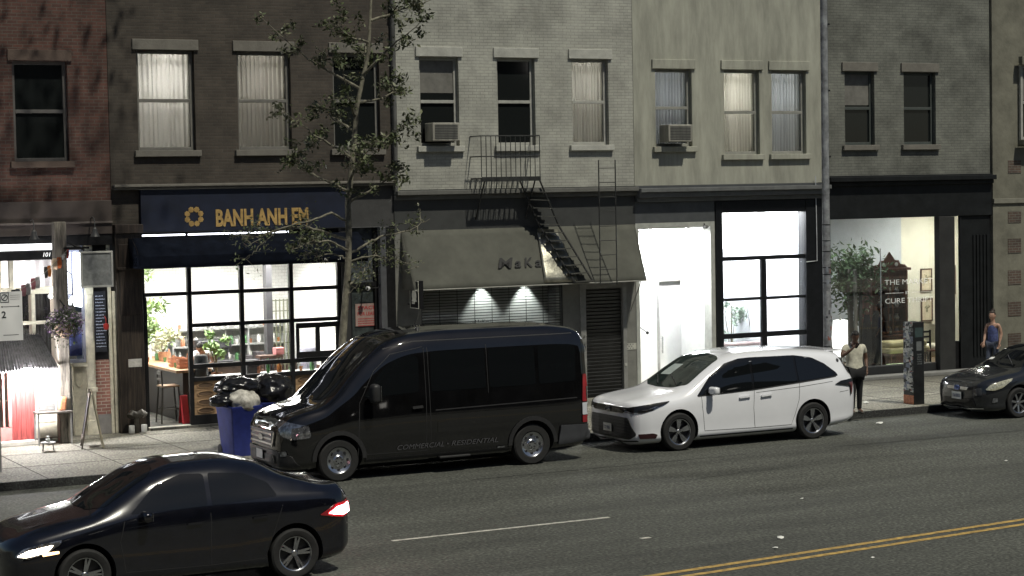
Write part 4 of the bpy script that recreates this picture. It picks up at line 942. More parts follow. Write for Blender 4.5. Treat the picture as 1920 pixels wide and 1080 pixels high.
# fire escape: balcony above, drop stair over the awning, hanging ladder
IRON = mat("painted_iron", (.03, .031, .03), .55, .2, var=.3, scale=8)
fe = thing("fire_escape", "black iron fire escape landing with a drop stair resting over the beige awning", "fire escape", (0, 0, 0))
m_ = MB(); fx0, fx1, fy0, fz = 19.3, 20.75, FY - .55, 5.2
for i in range(12): x = fx0 + (fx1 - fx0 - .03) * i / 11; m_.box(x, x + .03, fy0, FY, fz, fz + .03)
m_.box(fx0, fx1, fy0 - .03, fy0, fz - .05, fz + .05).build("platform", IRON, fe)
m_ = MB()
for z in (fz + .5, fz + .95): m_.tube([(fx0, FY, z), (fx0, fy0, z), (fx1, fy0, z), (fx1, FY, z)], .014, 6)
for i in range(13): x = fx0 + (fx1 - fx0) * i / 12; m_.box(x - .007, x + .007, fy0 - .007, fy0 + .007, fz + .05, fz + .94)
m_.build("railing", IRON, fe)
m_ = MB()
for x in (fx0 + .1, fx1 - .1): m_.tube([(x, FY, fz - .9), (x, fy0 + .05, fz - .02)], .018, 6)
m_.build("bracket", IRON, fe)
SY_ = 38.8
A0, A1 = P(1012, 424, 39.45), P(1079, 531, 38.93); Bq0, Bq1 = P(1048, 424, 39.45), P(1112, 528, 38.93)
ext_ = lambda a_, b_, t: Vector((a_.x + (b_.x - a_.x) * t, min(39.45, a_.y + (b_.y - a_.y) * t), a_.z + (b_.z - a_.z) * t))
m_ = MB().tube([ext_(A0, A1, -.85), A0, A1], .02, 6).tube([ext_(Bq0, Bq1, -.85), Bq0, Bq1], .02, 6).build("stringer", IRON, fe)
m_ = MB()
for i in range(12):
    t = -.62 + i * .145; a_, b_ = ext_(A0, A1, t), ext_(Bq0, Bq1, t)
    m_.add([a_ + Vector((0, -.08, 0)), b_ + Vector((0, -.08, 0)), b_ + Vector((0, .1, 0)), a_ + Vector((0, .1, 0)), a_ + Vector((0, -.08, -.02)), b_ + Vector((0, -.08, -.02)), b_ + Vector((0, .1, -.02)), a_ + Vector((0, .1, -.02))], [(0, 1, 2, 3), (7, 6, 5, 4), (0, 4, 5, 1), (3, 2, 6, 7)])
m_.build("tread", mat("tread_iron", (.09, .09, .08), .5, .4), fe)
# bright metal sheet curled behind the stair
n = 10; vs = []
C0, C1, C2, C3 = P(1012, 430, 39.5), P(1052, 430, 39.5), P(1085, 528, 39.05), P(1022, 530, 39.05)
for j_ in range(n + 1):
    for i in range(n + 1):
        L_ = C0.lerp(C3, j_ / n); R_ = C1.lerp(C2, j_ / n); p = L_.lerp(R_, i / n)
        p.y = YW + (FY - .03 - YW) * max(0, (p.z - zb4) / (zt4 - zb4)) - .03 - .03 * math.sin(PI * i / n) + .012 * math.sin(j_ * 2.1)
        vs.append(p)
o = MB().add(vs, [(j_ * (n + 1) + i, j_ * (n + 1) + i + 1, (j_ + 1) * (n + 1) + i + 1, (j_ + 1) * (n + 1) + i) for j_ in range(n) for i in range(n)]).build("metal_sheet", mat("dull_tin", (.35, .34, .28), .38, .8, var=.3, scale=3, bump=.2), None, smooth=True)
o.modifiers.new("thick", 'SOLIDIFY').thickness = .006; tag(o, "dull shiny metal sheet lying on the beige awning behind the drop stair", "metal sheet")
ld = thing("hanging_ladder", "thin vertical iron ladder hanging over the right part of the beige awning", "ladder", (0, 0, 0))
LY = 38.9; m_ = MB(); a_, b_ = P(1126, 535, LY), P(1157, 533, LY); tp = P(1126, 300, LY).z
m_.tube([(a_.x, LY, a_.z), (a_.x, LY, tp)], .014, 6).tube([(b_.x, LY, b_.z), (b_.x, LY, tp)], .014, 6).build("rail", IRON, ld)
z = a_.z + .03; m_ = MB()
while z < tp: m_.tube([(a_.x, LY, z), (b_.x, LY, z)], .009, 6); z += .325
m_.build("rung", IRON, ld)

for nm, X_, z0, lab in (("drainpipe", 17.46, 4.9, "grey drainpipe on the seam left of the pale painted brick facade"), ("drainpipe", 28.9, 5.2, "grey drainpipe on the seam between pale stone and olive brick facades")):
    t = thing(nm, lab, "drainpipe", (0, 0, 0))
    MB().tube([(X_, FY - .08, z0), (X_, FY - .08, 12)], .05, 12).build("pipe", mat("pipe_grey", (.10, .10, .095), .5, var=.3, scale=3), t, smooth=True)
    for z in (5.6, 7.2, 8.8): MB().box(X_ - .07, X_ + .07, FY - .14, FY - .002, z, z + .04).build("clamp", BLK, t)
for x0, x1, z0, lab in ((18.25, 18.9, 6.05, "window air conditioner in the leftmost window above the beige awning"), (24.25, 24.9, 6.0, "window air conditioner in the window above the white portal")):
    t = thing("air_conditioner", lab, "air conditioner", (0, 0, 0), group="window air conditioners on the upper floor")
    MB().box(x0, x1, FY - .32, FY + .1, z0, z0 + .4).build("casing", mat("ac_cream", (.30, .29, .25), .5, var=.2, scale=4, stretch=(3, 1, .4)), t, bevel=.015)
    m_ = MB()
    for i in range(9): m_.box(x0 + .05, x1 - .05, FY - .328, FY - .321, z0 + .05 + i * .036, z0 + .066 + i * .036)
    m_.build("grille", mat("ac_grille", (.06, .06, .055), .6), t)
# ---------------- 5. white portal and black-framed windows
b5 = thing("white_portal_building", "stone building with a glaring white doorway niche beside tall black-framed lit windows", "building", (0, 0, 0))
LIME = mat("limestone", (.34, .34, .285), .85, var=.16, scale=1.6, bump=.12, stretch=(2.2, 1, .45))
wz5 = [(24.1, 25.1), (26.2, 28.2)]
w = MB(); wall_holes(w, 23.51, 28.87, 5.0, 12, [(24.1, 25.1, 5.9, 7.7), (26.0, 27.0, 5.7, 7.7), (27.35, 28.35, 5.7, 7.7)]); w.build("wall", LIME, b5)
for i, (a, b, z0, c) in enumerate(((24.1, 25.1, 5.9, (veil("blue_blind", (.38, .42, .47)), 18)), (26.0, 27.0, 5.7, (veil("pale_blind", (.55, .55, .5)), 50)), (27.35, 28.35, 5.7, (MATS["blue_blind"], 26)))):
    sash_window(b5, a, b, z0, 7.7, mat("stone_sash", (.28, .28, .25), .6), lit=c, sill=LIME, lintel=LIME)
cornice(b5, mat("grey_cornice", (.12, .125, .125), .7, scale=4), 23.51, 28.87, 4.62, ((.0, .1, .1), (.1, .12, .22), (.22, .1, .3)))
bx("band", mat("slate_band", (.065, .07, .075), .6, scale=3), 23.51, 28.87, FY - .02, FY + .3, 4.60, 4.99, b5)
bx("portal_lintel", MATS["slate_band"], 23.501, P(1341, 550).x, FY - .019, FY + .3, P(1265, 417).z + .001, 4.598, b5)
xa, xb, zt = P(1192, 550).x, P(1341, 550).x, P(1265, 417).z
PFR = mat("portal_frame", (.40, .41, .38), .6, var=.12, scale=5)
w = MB().box(xa, xa + .1, FY - .02, FY + .3, SZ, zt).box(xb - .12, xb, FY - .02, FY + .3, SZ, zt).box(xa + .1, xb - .12, FY - .02, FY + .3, zt - .12, zt)
w.build("portal_frame", PFR, b5, bevel=.008)
WW = mat("gloss_white_wall", (.82, .83, .82), .35, var=.03)
ND = 1.35
m_ = MB().box(xa, xa + .1, FY + .301, FY + ND, SZ, zt - .1).box(xb - .12, xb, FY + .301, FY + ND, SZ, zt - .1)
dx0, dx1, dzt = P(1232, 600, FY + ND).x, P(1301, 600, FY + ND).x, P(1265, 521, FY + ND).z
wall_holes(m_, xa + .1, xb - .12, SZ, zt - .1, [(dx0, dx1, SZ, dzt)], y=FY + ND, d=.12)
m_.build("niche_wall", WW, b5)
bx("niche_ceiling", WW, xa, xb, FY + .301, FY + ND + .1, zt - .1, zt, b5)
bx("niche_floor", mat("pale_floor", (.6, .6, .58), .5), xa + .1, xb - .12, FY - .02, FY + ND + .1, SZ, SZ + .05, b5)
m_ = MB().box(dx0, dx0 + .06, FY + ND - .02, FY + ND + .1, SZ + .05, dzt).box(dx1 - .06, dx1, FY + ND - .02, FY + ND + .1, SZ + .05, dzt).box(dx0 + .06, dx1 - .06, FY + ND - .02, FY + ND + .1, dzt - .07, dzt)
m_.build("door_frame", mat("shade_grey", (.4, .4, .38), .5), b5)
dd = bx("door", WW, dx0 + .062, dx1 - .062, FY + ND + .05, FY + ND + .09, SZ + .055, dzt - .072, b5, .004)
MB().tube([(dx0 + .14, FY + ND - .02, .95), (dx0 + .14, FY + ND - .02, 1.35)], .013).tube([(dx0 + .14, FY + ND - .02, 1.0), (dx0 + .14, FY + ND + .05, 1.0)], .01).tube([(dx0 + .14, FY + ND - .02, 1.3), (dx0 + .14, FY + ND + .05, 1.3)], .01).build("handle", CHROME, dd)
for i, yy in enumerate((FY + .55,)):
    ceiling_light("ceiling panel light flooding the white doorway niche", xa + .5, xb - .5, yy - .15, yy + .35, zt - .16, 150, (.98, 1, 1))
a, b = P(1203, 598, FY + .4), P(1214, 624, FY + .4)
pl = thing("wall_rod", "thin black rod with a ball end on the left side of the white niche", "rod", (0, 0, 0))
MB().tube([(xa + .1, FY + .5, a.z), (b.x, FY + .4, b.z)], .008, 6).build("rod", BLK, pl); MB().lathe([(0, -.04), (.03, -.025), (.04, 0), (.03, .025), (0, .04)], (b.x, FY + .4, b.z), n=12).build("ball", BLK, pl, smooth=True)
cmr = thing("security_camera", "little security camera under the lintel at the right top of the white niche", "camera", P(1322, 425, FY - .06))
MB().lathe([(0, -.09), (.04, -.08), (.045, .05), (0, .06)], n=14, axis='y').build("body", mat("camera_grey", (.2, .2, .2), .4), cmr, smooth=True)
MB().tube([(0, 0, .03), (0, .06, .09)], .012).build("bracket", BLK, cmr)
# black frames
BF = mat("black_steel", (.009, .010, .012), .45, var=.2, spec=.25)
xl, xr = P(1341, 500).x + .001, P(1545, 500).x
g0, g1 = P(1354, 500).x, P(1510, 500).x
zz = [P(1430, 398).z, P(1430, 483).z, P(1430, 559).z, P(1430, 627).z]
m_ = MB().box(xl, g0, FY - .05, FY + .3, SZ, 4.6).box(g1, xr, FY - .05, FY + .3, SZ, 4.6).box(g0 + .001, g1 - .001, FY - .04, FY + .3, zz[0], 4.6)
m_.build("pier", BF, b5, bevel=.01)
m_ = MB(); xm = P(1433, 520).x
for z, t in ((zz[1], .05), (zz[2], .035), (zz[3], .06)): m_.box(g0 + .001, g1 - .001, FY, FY + .1, z - t, z + t)
m_.box(xm - .07, xm + .07, FY + .003, FY + .097, SZ + .4, zz[1] - .051).box(g0 + .001, g1 - .001, FY, FY + .12, SZ, SZ + .45)
f5 = m_.build("window", BF, b5, bevel=.006)
MB().box(g0, g1, FY + .05, FY + .055, SZ + .45, zz[0]).build("pane", GLS, f5)
WR = mat("bright_room_wall", (.82, .84, .86), .7, var=.04)
room(b5, g0 - .1, g1 + .1, .2, 4.65, 3.4, WR, mat("white_floor", (.6, .6, .6), .5), WR, y=FY + .301)
ceiling_light("large ceiling panel in the white room behind the black-framed windows", g0 + .3, g1 - .3, 41.0, 42.8, 4.55, 60, (.93, .97, 1))
ceiling_light("window-side ceiling panel behind the tall black-framed upper pane", g0 + .15, g1 - .15, 40.2, 40.6, 4.35, 110, (.95, .98, 1))
bx("room_panel", emis("lightbox", (.95, .98, 1), 4), g0, g1, 40.7, 40.72, zz[1] + .2, 4.4, b5)
sf_ = thing("sofa", "low grey-pink sofa with cushions behind the lowest black-framed pane", "sofa", (P(1400, 640, 41.2).x, 41.3, .2))
SFM = mat("sofa_cloth", (.35, .28, .27), .9, var=.1)
MB().box(-.9, .9, -.3, .4, .12, .45).build("seat", SFM, sf_, bevel=.05); MB().box(-.9, .9, .25, .45, .4, .85).build("backrest", SFM, sf_, bevel=.05)
MB().cbox((-.3, .1, .6), (.45, .14, .35), Matrix.Rotation(-.2, 3, 'X')).cbox((.45, .1, .6), (.45, .14, .35), Matrix.Rotation(-.25, 3, 'X')).build("cushion", mat("cushion_grey", (.16, .14, .14), .9), sf_, bevel=.05)
for i, (u, v, s) in enumerate(((1370, 590, 31), (1412, 600, 32))):
    q = P(u, v, 42.3); plant(("left", "right")[i] + " tall pale-leaved plant in the white room behind the black frames", q.x, 42.3, .2, 2.0, .35, 260, .06, s, mat("washed_leaf", (.36, .45, .36), .6))
cd = thing("conduit", "thin pale conduit bent around the dark pier right of the black-framed windows", "conduit", (0, 0, 0))
MB().tube([P(1529, 330, FY - .07), P(1531, 420, FY - .07), P(1532, 489, FY - .07), P(1512, 491, FY - .07)], .012, 6).build("pipe", mat("conduit_white", (.6, .62, .65), .4), cd)

# ---------------- 6. thrift shop with the big display window
b6 = thing("thrift_shop_building", "dark-fronted shop with a huge clear display window lettered THE MARKET BY CURE THRIFT", "building", (0, 0, 0))
GRN6 = brick("olive_grey_brick", (.17, .175, .15), (.145, .15, .13), (.12, .12, .11), var=.5)
w = MB(); wall_holes(w, 28.88, 34.04, 5.15, 12, [(29.5, 30.4, 5.9, 7.7), (31.3, 32.3, 5.9, 7.7)]); w.build("wall", GRN6, b6)
for a, b in ((29.5, 30.4), (31.3, 32.3)): sash_window(b6, a, b, 5.9, 7.7, mat("green_sash", (.06, .07, .065), .6), sill=STN, lintel=STN)
CHAR = mat("charcoal_paint", (.011, .0125, .0135), .55, var=.25, scale=3, spec=.25)
bx("fascia", CHAR, 28.88, 34.04, FY - .06, FY + .3, P(1650, 409).z, 5.148, b6, .01)
cornice(b6, CHAR, 28.88, 34.04, 4.9, ((.0, .1, .14), (.1, .12, .25)))
h0, h1 = P(1556, 500).x, P(1754, 500).x; h2 = P(1783, 500).x; h3 = P(1799, 500).x
zt6 = P(1650, 409).z - .001; zb6 = P(1690, 684).z
bx("pier", CHAR, 28.88, h0, FY - .04, FY + .3, SZ, zt6, b6, .01)
m_ = MB().box(h1, h2, FY - .16, FY + .045, SZ, zt6); m_.build("pier", mat("charcoal_pier", (.028, .028, .027), .55, var=.15, scale=3), b6, bevel=.012)
MB().box(h2 + .001, h2 + .03, FY, FY + .045, SZ, zt6).box(h3, h3 + .05, FY - .03, FY + .045, SZ, zt6).build("door_frame", CHAR, b6, bevel=.006)
m_ = MB().box(h3 + .051, 34.04, FY + .0, FY + .045, SZ, zt6)
for i in range(5): m_.box(33.45 + i * .11, 33.5 + i * .11, FY - .03, FY - .001, .5, 3.6)
m_.build("fluted_pier", CHAR, b6, bevel=.006)
bx("door_panel", BLK, h2 + .051, h3 - .001, FY + .03, FY + .1, SZ, P(1790, 640).z, b6)
bx("stall_riser", mat("riser_black", (.02, .021, .022), .5, scale=4), h0 + .001, h1 - .001, FY - .03, FY + .3, SZ, zb6, b6, .01)
pn = bx("pane", GLS, h0, h3, FY + .05, FY + .056, zb6, zt6, b6)
bx("glass_joint", mat("joint_grey", (.4, .42, .42), .4), P(1654, 560).x - .006, P(1654, 560).x + .006, FY + .035, FY + .062, zb6, P(1654, 466).z, b6)
bx("ledge", mat("front_step", (.20, .20, .19), .7, scale=5), 28.9, 34.04, FY - .6, FY - .17, SZ, SZ + .08, b6, .01)
LW = mat("vinyl_white", (.8, .8, .78), .6, var=0, emit=(1, 1, 1), estr=0.0)
a = P(1661, 534); b = P(1753, 534)
text("window_lettering", "THE MARKET", LW, (a.x, FY + .046, a.z - .01), h=.125, w=b.x - a.x - .04, parent=b6, ext=.001)
c = P(1700, 550); text("window_lettering", "BY", LW, (c.x, FY + .046, c.z - .02), h=.075, parent=b6, ext=.001)
a2 = P(1662, 569); text("window_lettering", "CURE THRIFT", LW, (a2.x, FY + .046, a2.z - .01), h=.125, w=b.x - a.x - .04, parent=b6, ext=.001)
bx("lettering_rule", LW, a.x + .02, c.x - .06, FY + .044, FY + .047, c.z + .012, c.z + .024, b6); bx("lettering_rule", LW, c.x + .2, b.x - .06, FY + .044, FY + .047, c.z + .012, c.z + .024, b6)
CRM = mat("warm_cream_wall", (.68, .68, .56), .8, var=.05, scale=1.5); BLG = mat("cool_grey_wall", (.52, .57, .6), .8, var=.06, scale=1.5)
YR = FY + .301; DP = 3.2
xs_ = P(1690, 500, YR + DP).x
MB().box(h0 - .3, xs_, YR + DP, YR + DP + .1, .2, 4.4).box(h0 - .4, h0 - .3, YR, YR + DP, .2, 4.4).build("room_wall", BLG, b6)
MB().box(xs_, 37.4, YR + DP + .02, YR + DP + .1, .2, 4.4).box(37.3, 37.4, YR, YR + DP, .2, 4.4).build("room_wall", CRM, b6)
bx("room_floor", mat("plank_floor", (.16, .11, .07), .45, scale=4, stretch=(.5, 5, 1)), h0 - .4, 37.4, FY + .31, YR + DP, .14, .2, b6)
bx("room_ceiling", mat("shop_white_ceiling", (.7, .7, .66), .8), h0 - .4, 37.4, YR, YR + DP + .1, 4.4, 4.48, b6)
ceiling_light("warm ceiling panel over the framed prints in the thrift shop", 34.0, 35.2, 41.0, 41.7, 4.35, 75, (1, .98, .88), "ceiling lights of the thrift shop")
ceiling_light("cool ceiling panel over the potted tree in the thrift shop", 29.4, 30.6, 40.2, 40.6, 4.35, 36, (.88, .95, 1), "ceiling lights of the thrift shop")
flp = thing("floor_lamp", "glowing white paper floor lamp at the left bottom of the thrift shop window", "lamp", (P(1577, 620, 41.6).x, 41.6, .2))
MB().lathe([(0, .3), (.2, .35), (.24, .8), (.2, 1.25), (0, 1.3)], n=20).build("lamp_shade", emis("paper_lamp", (1, 1, .95), 2.2), flp, smooth=True); MB().lathe([(0, 0), (.13, 0), (.13, .03), (.015, .04), (.015, .3)], n=14).build("base", BLK, flp)
MB()
# cabinet
CW = mat("cherry_wood", (.115, .04, .022), .4, var=.35, scale=5, stretch=(4, 4, .5))
cx0, cx1 = P(1636, 600, 41.4).x, P(1703, 600, 41.4).x; cw = cx1 - cx0
cab = thing("china_cabinet", "tall carved dark cherry cabinet with glass doors and a scrolled top in the thrift shop", "cabinet", ((cx0 + cx1) / 2, 41.6, .2))
hw = cw / 2; Hc = P(1660, 508, 41.4).z - .2
m_ = MB().box(-hw, -hw + .07, -.2, .25, 0, Hc).box(hw - .07, hw, -.2, .25, 0, Hc).box(-hw + .07, hw - .07, .2, .25, .0, Hc).box(-hw + .07, hw - .07, -.18, .2, 0, .75).box(-hw - .06, hw + .06, -.27, .27, Hc, Hc + .07).box(-hw - .03, hw + .03, -.24, .26, .76, .82).box(-hw + .07, hw - .07, -.19, .2, Hc - .22, Hc - .001)
m_.build("carcass", CW, cab, bevel=.012)
pt_ = [(-hw, 0), (-hw * .85, .08), (-hw * .6, .1), (-hw * .5, .2), (-hw * .3, .2), (-.0, .42), (hw * .3, .2), (hw * .5, .2), (hw * .6, .1), (hw * .85, .08), (hw, 0)]
MB().poly([(x, -.2, Hc + .07 + z) for x, z in pt_], (0, .05, 0)).build("pediment", CW, cab, bevel=.01)
MB().lathe([(0, -.02), (.05, -.015), (.05, .02)], (-hw * .35, -.2, Hc + .16), 'y', 14).lathe([(0, -.02), (.05, -.015), (.05, .02)], (hw * .35, -.2, Hc + .16), 'y', 14).build("rosette", mat("pale_rosette", (.6, .6, .55), .5), cab)
m_ = MB()
for s in (-1, 1): m_.box(s * hw * .5 - hw * .42, s * hw * .5 - hw * .42 + .05, -.22, -.19, .85, Hc - .24).box(s * hw * .5 + hw * .42 - .05, s * hw * .5 + hw * .42, -.22, -.19, .85, Hc - .24).box(s * hw * .5 - hw * .42 + .05, s * hw * .5 + hw * .42 - .05, -.22, -.19, .85, .92).box(s * hw * .5 - hw * .42 + .05, s * hw * .5 + hw * .42 - .05, -.22, -.19, Hc - .31, Hc - .24)
m_.build("door", CW, cab, bevel=.004)
m_ = MB()
for z in (1.15, 1.5, 1.85): m_.box(-hw + .08, hw - .08, -.15, .19, z, z + .02)
m_.build("shelf", CW, cab)
r = random.Random(9)
for zi, z in enumerate((.83, 1.17, 1.52, 1.87)):
    for xi, x in enumerate((-.5, -.25, .1, .35)):
        if abs(x * cw) > hw - .12: continue
        item("china_piece", GM[2], [(0, 0), (.04, 0), (.075 * r.uniform(.7, 1.1), .08), (.03, .15), (.045, .18), (0, .18)], (cx0 + cx1) / 2 + x * cw * .8, 41.55, .2 + z + .001, "white china vase, %s from left on the %s shelf of the cherry cabinet" % (ORD[xi], ("bottom", "lower middle", "upper middle", "top")[zi]), "china", "china in the cabinet")
# prints
for i, (u0, v0, u1, v1) in enumerate(((1727, 503, 1748, 547), (1728, 559, 1749, 603), (1783, 497, 1792, 552))):
    YP = YR + DP - .03; a, b = P(u0, v1, YP), P(u1, v0, YP)
    t = thing("framed_print", ("upper framed botanical print on the cream wall", "lower framed botanical print on the cream wall", "narrow framed print seen through the slim right pane")[i], "picture", (0, 0, 0), group="framed prints in the thrift shop")
    m_ = MB(); s = .035; m_.box(a.x, a.x + s, YP, YP + .03, a.z, b.z).box(b.x - s, b.x, YP, YP + .03, a.z, b.z).box(a.x + s, b.x - s, YP, YP + .03, a.z, a.z + s).box(a.x + s, b.x - s, YP, YP + .03, b.z - s, b.z)
    m_.build("frame", mat("frame_brown", (.08, .045, .03), .5), t); bx("print", mat("ivory_print", (.62, .56, .4), .7), a.x + s, b.x - s, YP + .012, YP + .02, a.z + s, b.z - s, t)
    fo = foliage("drawing", 60, .11, .035, 50 + i, mat("print_ink", (.2, .2, .12), .8), t, (.8, .02, 1.3)); fo.location = ((a.x + b.x) / 2, YP + .008, (a.z + b.z) / 2); fo.scale = (1, .05, 1)
# ottoman stack, lit plinth, armchair, dark seats
ot = thing("daybed", "cream upholstered daybed with a rolled cushion low in the thrift shop window", "daybed", ((P(1690, 655, 40.7)).x, 40.8, .2))
YL = mat("cream_upholstery", (.62, .56, .30), .85, var=.08, scale=4)
MB().box(-.55, .75, -.35, .35, .42, .56).build("mattress", YL, ot, bevel=.05, seg=3); MB().box(-.5, .7, -.3, .3, .561, .72).build("cushion", YL, ot, bevel=.07, seg=3)
MB().box(-.5, .7, -.3, .3, .36, .419).build("frame", CW, ot)
for x in (-.45, .65):
    for y in (-.25, .25): MB().tube([(x, y, 0), (x, y, .36)], [.02, .03], 8).build("leg", CW, ot)
bx2("light_plinth", emis("green_plinth", (.55, .9, .22), .75), 0, (.55, .3, .14), "low plinth glowing lime green under the cream daybed", "plinth").location = (P(1682, 676, 40.3).x, 40.25, .24)
bx2("display_base", BLK, 0, (.6, .34, .04), "thin black base under the lime glowing plinth", "display base").location = (P(1682, 676, 40.3).x, 40.25, .2)
ac = thing("armchair", "rounded white armchair below the framed prints", "armchair", (P(1738, 640, 41.6).x + .1, 41.7, .2))
WC = mat("white_upholstery", (.75, .73, .6), .85, var=.05)
MB().box(-.35, .35, -.3, .35, .15, .5).build("seat", WC, ac, bevel=.08, seg=3); MB().lathe([(.36, .3), (.42, .5), (.4, .95), (.33, 1.0), (.3, .6), (.3, .3)], a0=0, a1=PI, n=16).build("backrest", WC, ac, smooth=True)
for i, (u, yy) in enumerate(((1742, 40.6),)):
    ch = thing("dark_chair", "small dark side chair in front of the white armchair", "chair", (P(u, 660, yy).x, yy, .2))
    MB().box(-.2, .2, -.2, .2, .42, .46).build("seat", CW, ch, bevel=.01)
    for sx in (-1, 1):
        for sy in (-1, 1): MB().box(sx * .18 - .018, sx * .18 + .018, sy * .18 - .018, sy * .18 + .018, 0, .419 if sy < 0 else .95).build("leg", BLK, ch)
    m_ = MB(); [m_.box(-.16, .16, .17, .19, z, z + .05) for z in (.6, .75, .88)]; m_.build("backrest", BLK, ch)
cn2 = thing("candle_holder", "small glass candle holder glowing near the dark side chair", "candle holder", (P(1745, 662, 40.35).x, 40.3, .24)); MB().lathe([(0, 0), (.04, 0), (.045, .12), (.04, .12), (.035, .01)], n=14).build("cup", mat("wax_white", (.75, .72, .6), .5), cn2, smooth=True); bx2("side_table", BLK, 0, (.2, .2, .04), "little black tray table under the candle holder", "table").location = (P(1745, 662, 40.35).x, 40.3, .2)
# potted tree, screens and dark drapery
q = P(1600, 560, 41.2)
tr_ = thing("indoor_tree", "large leafy indoor fig tree filling the left half of the thrift shop window", "indoor tree", (q.x, 41.2, .2))
MB().lathe([(0, 0), (.16, 0), (.22, .4), (.19, .4), (.17, .36), (0, .36)], n=18).build("pot", BLK, tr_, smooth=True)
r = random.Random(77); m_ = MB()
for k in range(7):
    a = r.uniform(0, 6.28); m_.tube([(0, 0, .36), (.08 * math.cos(a), .08 * math.sin(a), 1.2), (.35 * math.cos(a), .3 * math.sin(a), 2.3), (.6 * math.cos(a), .45 * math.sin(a), 2.9)], [.03, .025, .015, .005], 6)
m_.build("trunk", mat("fig_bark", (.16, .13, .09), .8), tr_)
o = foliage("leaves", 1900, .66, .085, 78, mat("fig_leaf", (.10, .16, .07), .4, var=.4), tr_, (1, .6, 1.05), .55); o.location = (0, 0, 2.35)
for i, (u0, u1, yy, c) in enumerate(((1592, 1600, 40.9, (.18, .17, .14)), (1603, 1608, 40.75, (.3, .29, .25)), (1613, 1617, 40.9, (.1, .1, .09)))):
    o = MB().box(P(u0, 600, yy).x, P(u1, 600, yy).x, yy, yy + .06, .2, P(u0, 505, yy).z).build("timber_post", mat("post%d" % i, c, .6), None, bevel=.005); tag(o, ("broad left", "slim pale middle", "slim dark right")[i] + " upright post standing under the indoor fig tree", "post", "upright posts under the fig tree")
DRP = mat("dark_drape", (.02, .02, .022), .85, var=.3)
for i, (u0, u1, vt) in enumerate(((1619, 1634, 590), (1636, 1652, 583))):
    yy = 40.7; a, b = P(u0, 670, yy), P(u1, 670, yy); zt_ = P(u0, vt, yy).z; n = 14; vs = []
    for j_ in range(8):
        for k in range(n):
            t = k / n * 2 * PI; rr = (b.x - a.x) / 2 * (.55 + .45 * math.sin(min(1, (7 - j_) / 2.2) * PI / 2)) * (1 + .12 * math.sin(5 * t))
            vs.append(((a.x + b.x) / 2 + rr * math.cos(t), yy + .6 * rr * math.sin(t), .25 + (zt_ - .25) * j_ / 7))
    t_ = thing("coat_stand", ("left", "right")[i] + " dark coat draped on a stand behind the standing man", "coat stand", (0, 0, 0))
    MB().add(vs, [(j_ * n + k, j_ * n + (k + 1) % n, (j_ + 1) * n + (k + 1) % n, (j_ + 1) * n + k) for j_ in range(7) for k in range(n)]).build("coat", DRP, t_, smooth=True)
    MB().tube([((a.x + b.x) / 2, yy, .2), ((a.x + b.x) / 2, yy, zt_ + .1)], .02).lathe([(0, 0), (.16, 0), (.16, .02), (0, .03)], ((a.x + b.x) / 2, yy, .2), n=14).build("stand", CW, t_)
# ---------------- 7. stucco wall with brick insets
b7 = thing("stucco_building", "beige stucco wall with a column of inset brick squares at the right edge", "building", (0, 0, 0))
STU = mat("beige_stucco", (.17, .165, .13), .9, var=.2, scale=1.5, bump=.25)
bx("wall", STU, 34.05, 60, FY - .08, FY + .3, SZ, 12, b7)
bx("trim", mat("stucco_trim", (.2, .195, .16), .85, scale=4), 34.05, 60, FY - .13, FY - .081, P(1890, 381).z, P(1890, 372).z, b7, .008)
IB = brick("inset_brick", (.10, .066, .05), (.075, .052, .043), (.14, .135, .115), .2, .066)
for v0, v1 in ((396, 418), (447, 475), (506, 534), (565, 593), (624, 650), (300, 325)):
    a, b = P(1890, v1, FY - .08), P(1914, v0, FY - .08); bx("brick_inset", IB, a.x, b.x, FY - .092, FY - .081, a.z, b.z, b7)
sash_window(b7, 34.9, 35.9, 6.0, 7.9, MATS["pale_sash"], y=FY - .3, sill=STU, lintel=STU)
# ---------------- 8. the block across the street behind the viewpoint (seen only in reflections)
b8 = thing("opposite_building", "plain brick block across the street, seen only as reflections in paint and glass", "building", (0, 0, 0))
hol = []; xx = -18.0
while xx < 50: hol += [(xx, xx + 1.1, 1.2, 3.4), (xx, xx + 1.1, 6, 8), (xx, xx + 1.1, 9.4, 11.4)]; xx += 2.9
w = MB(); wall_holes(w, -22, 54, 0, 14, hol, y=-2.6, d=.4); w.build("wall", BRK3, b8)
m_ = MB()
for h in hol: m_.box(h[0], h[1], -2.4, -2.36, h[2], h[3])
m_.build("pane", DGL, b8)
m_ = MB(); r = random.Random(2)
for h in hol:
    if r.random() < .22: m_.box(h[0] + .1, h[1] - .3, -2.35, -2.33, h[3] - 1.0, h[3] - .35)
m_.build("lit_blind", emis("lit_blind", (1, .95, .85), 1.6), b8)

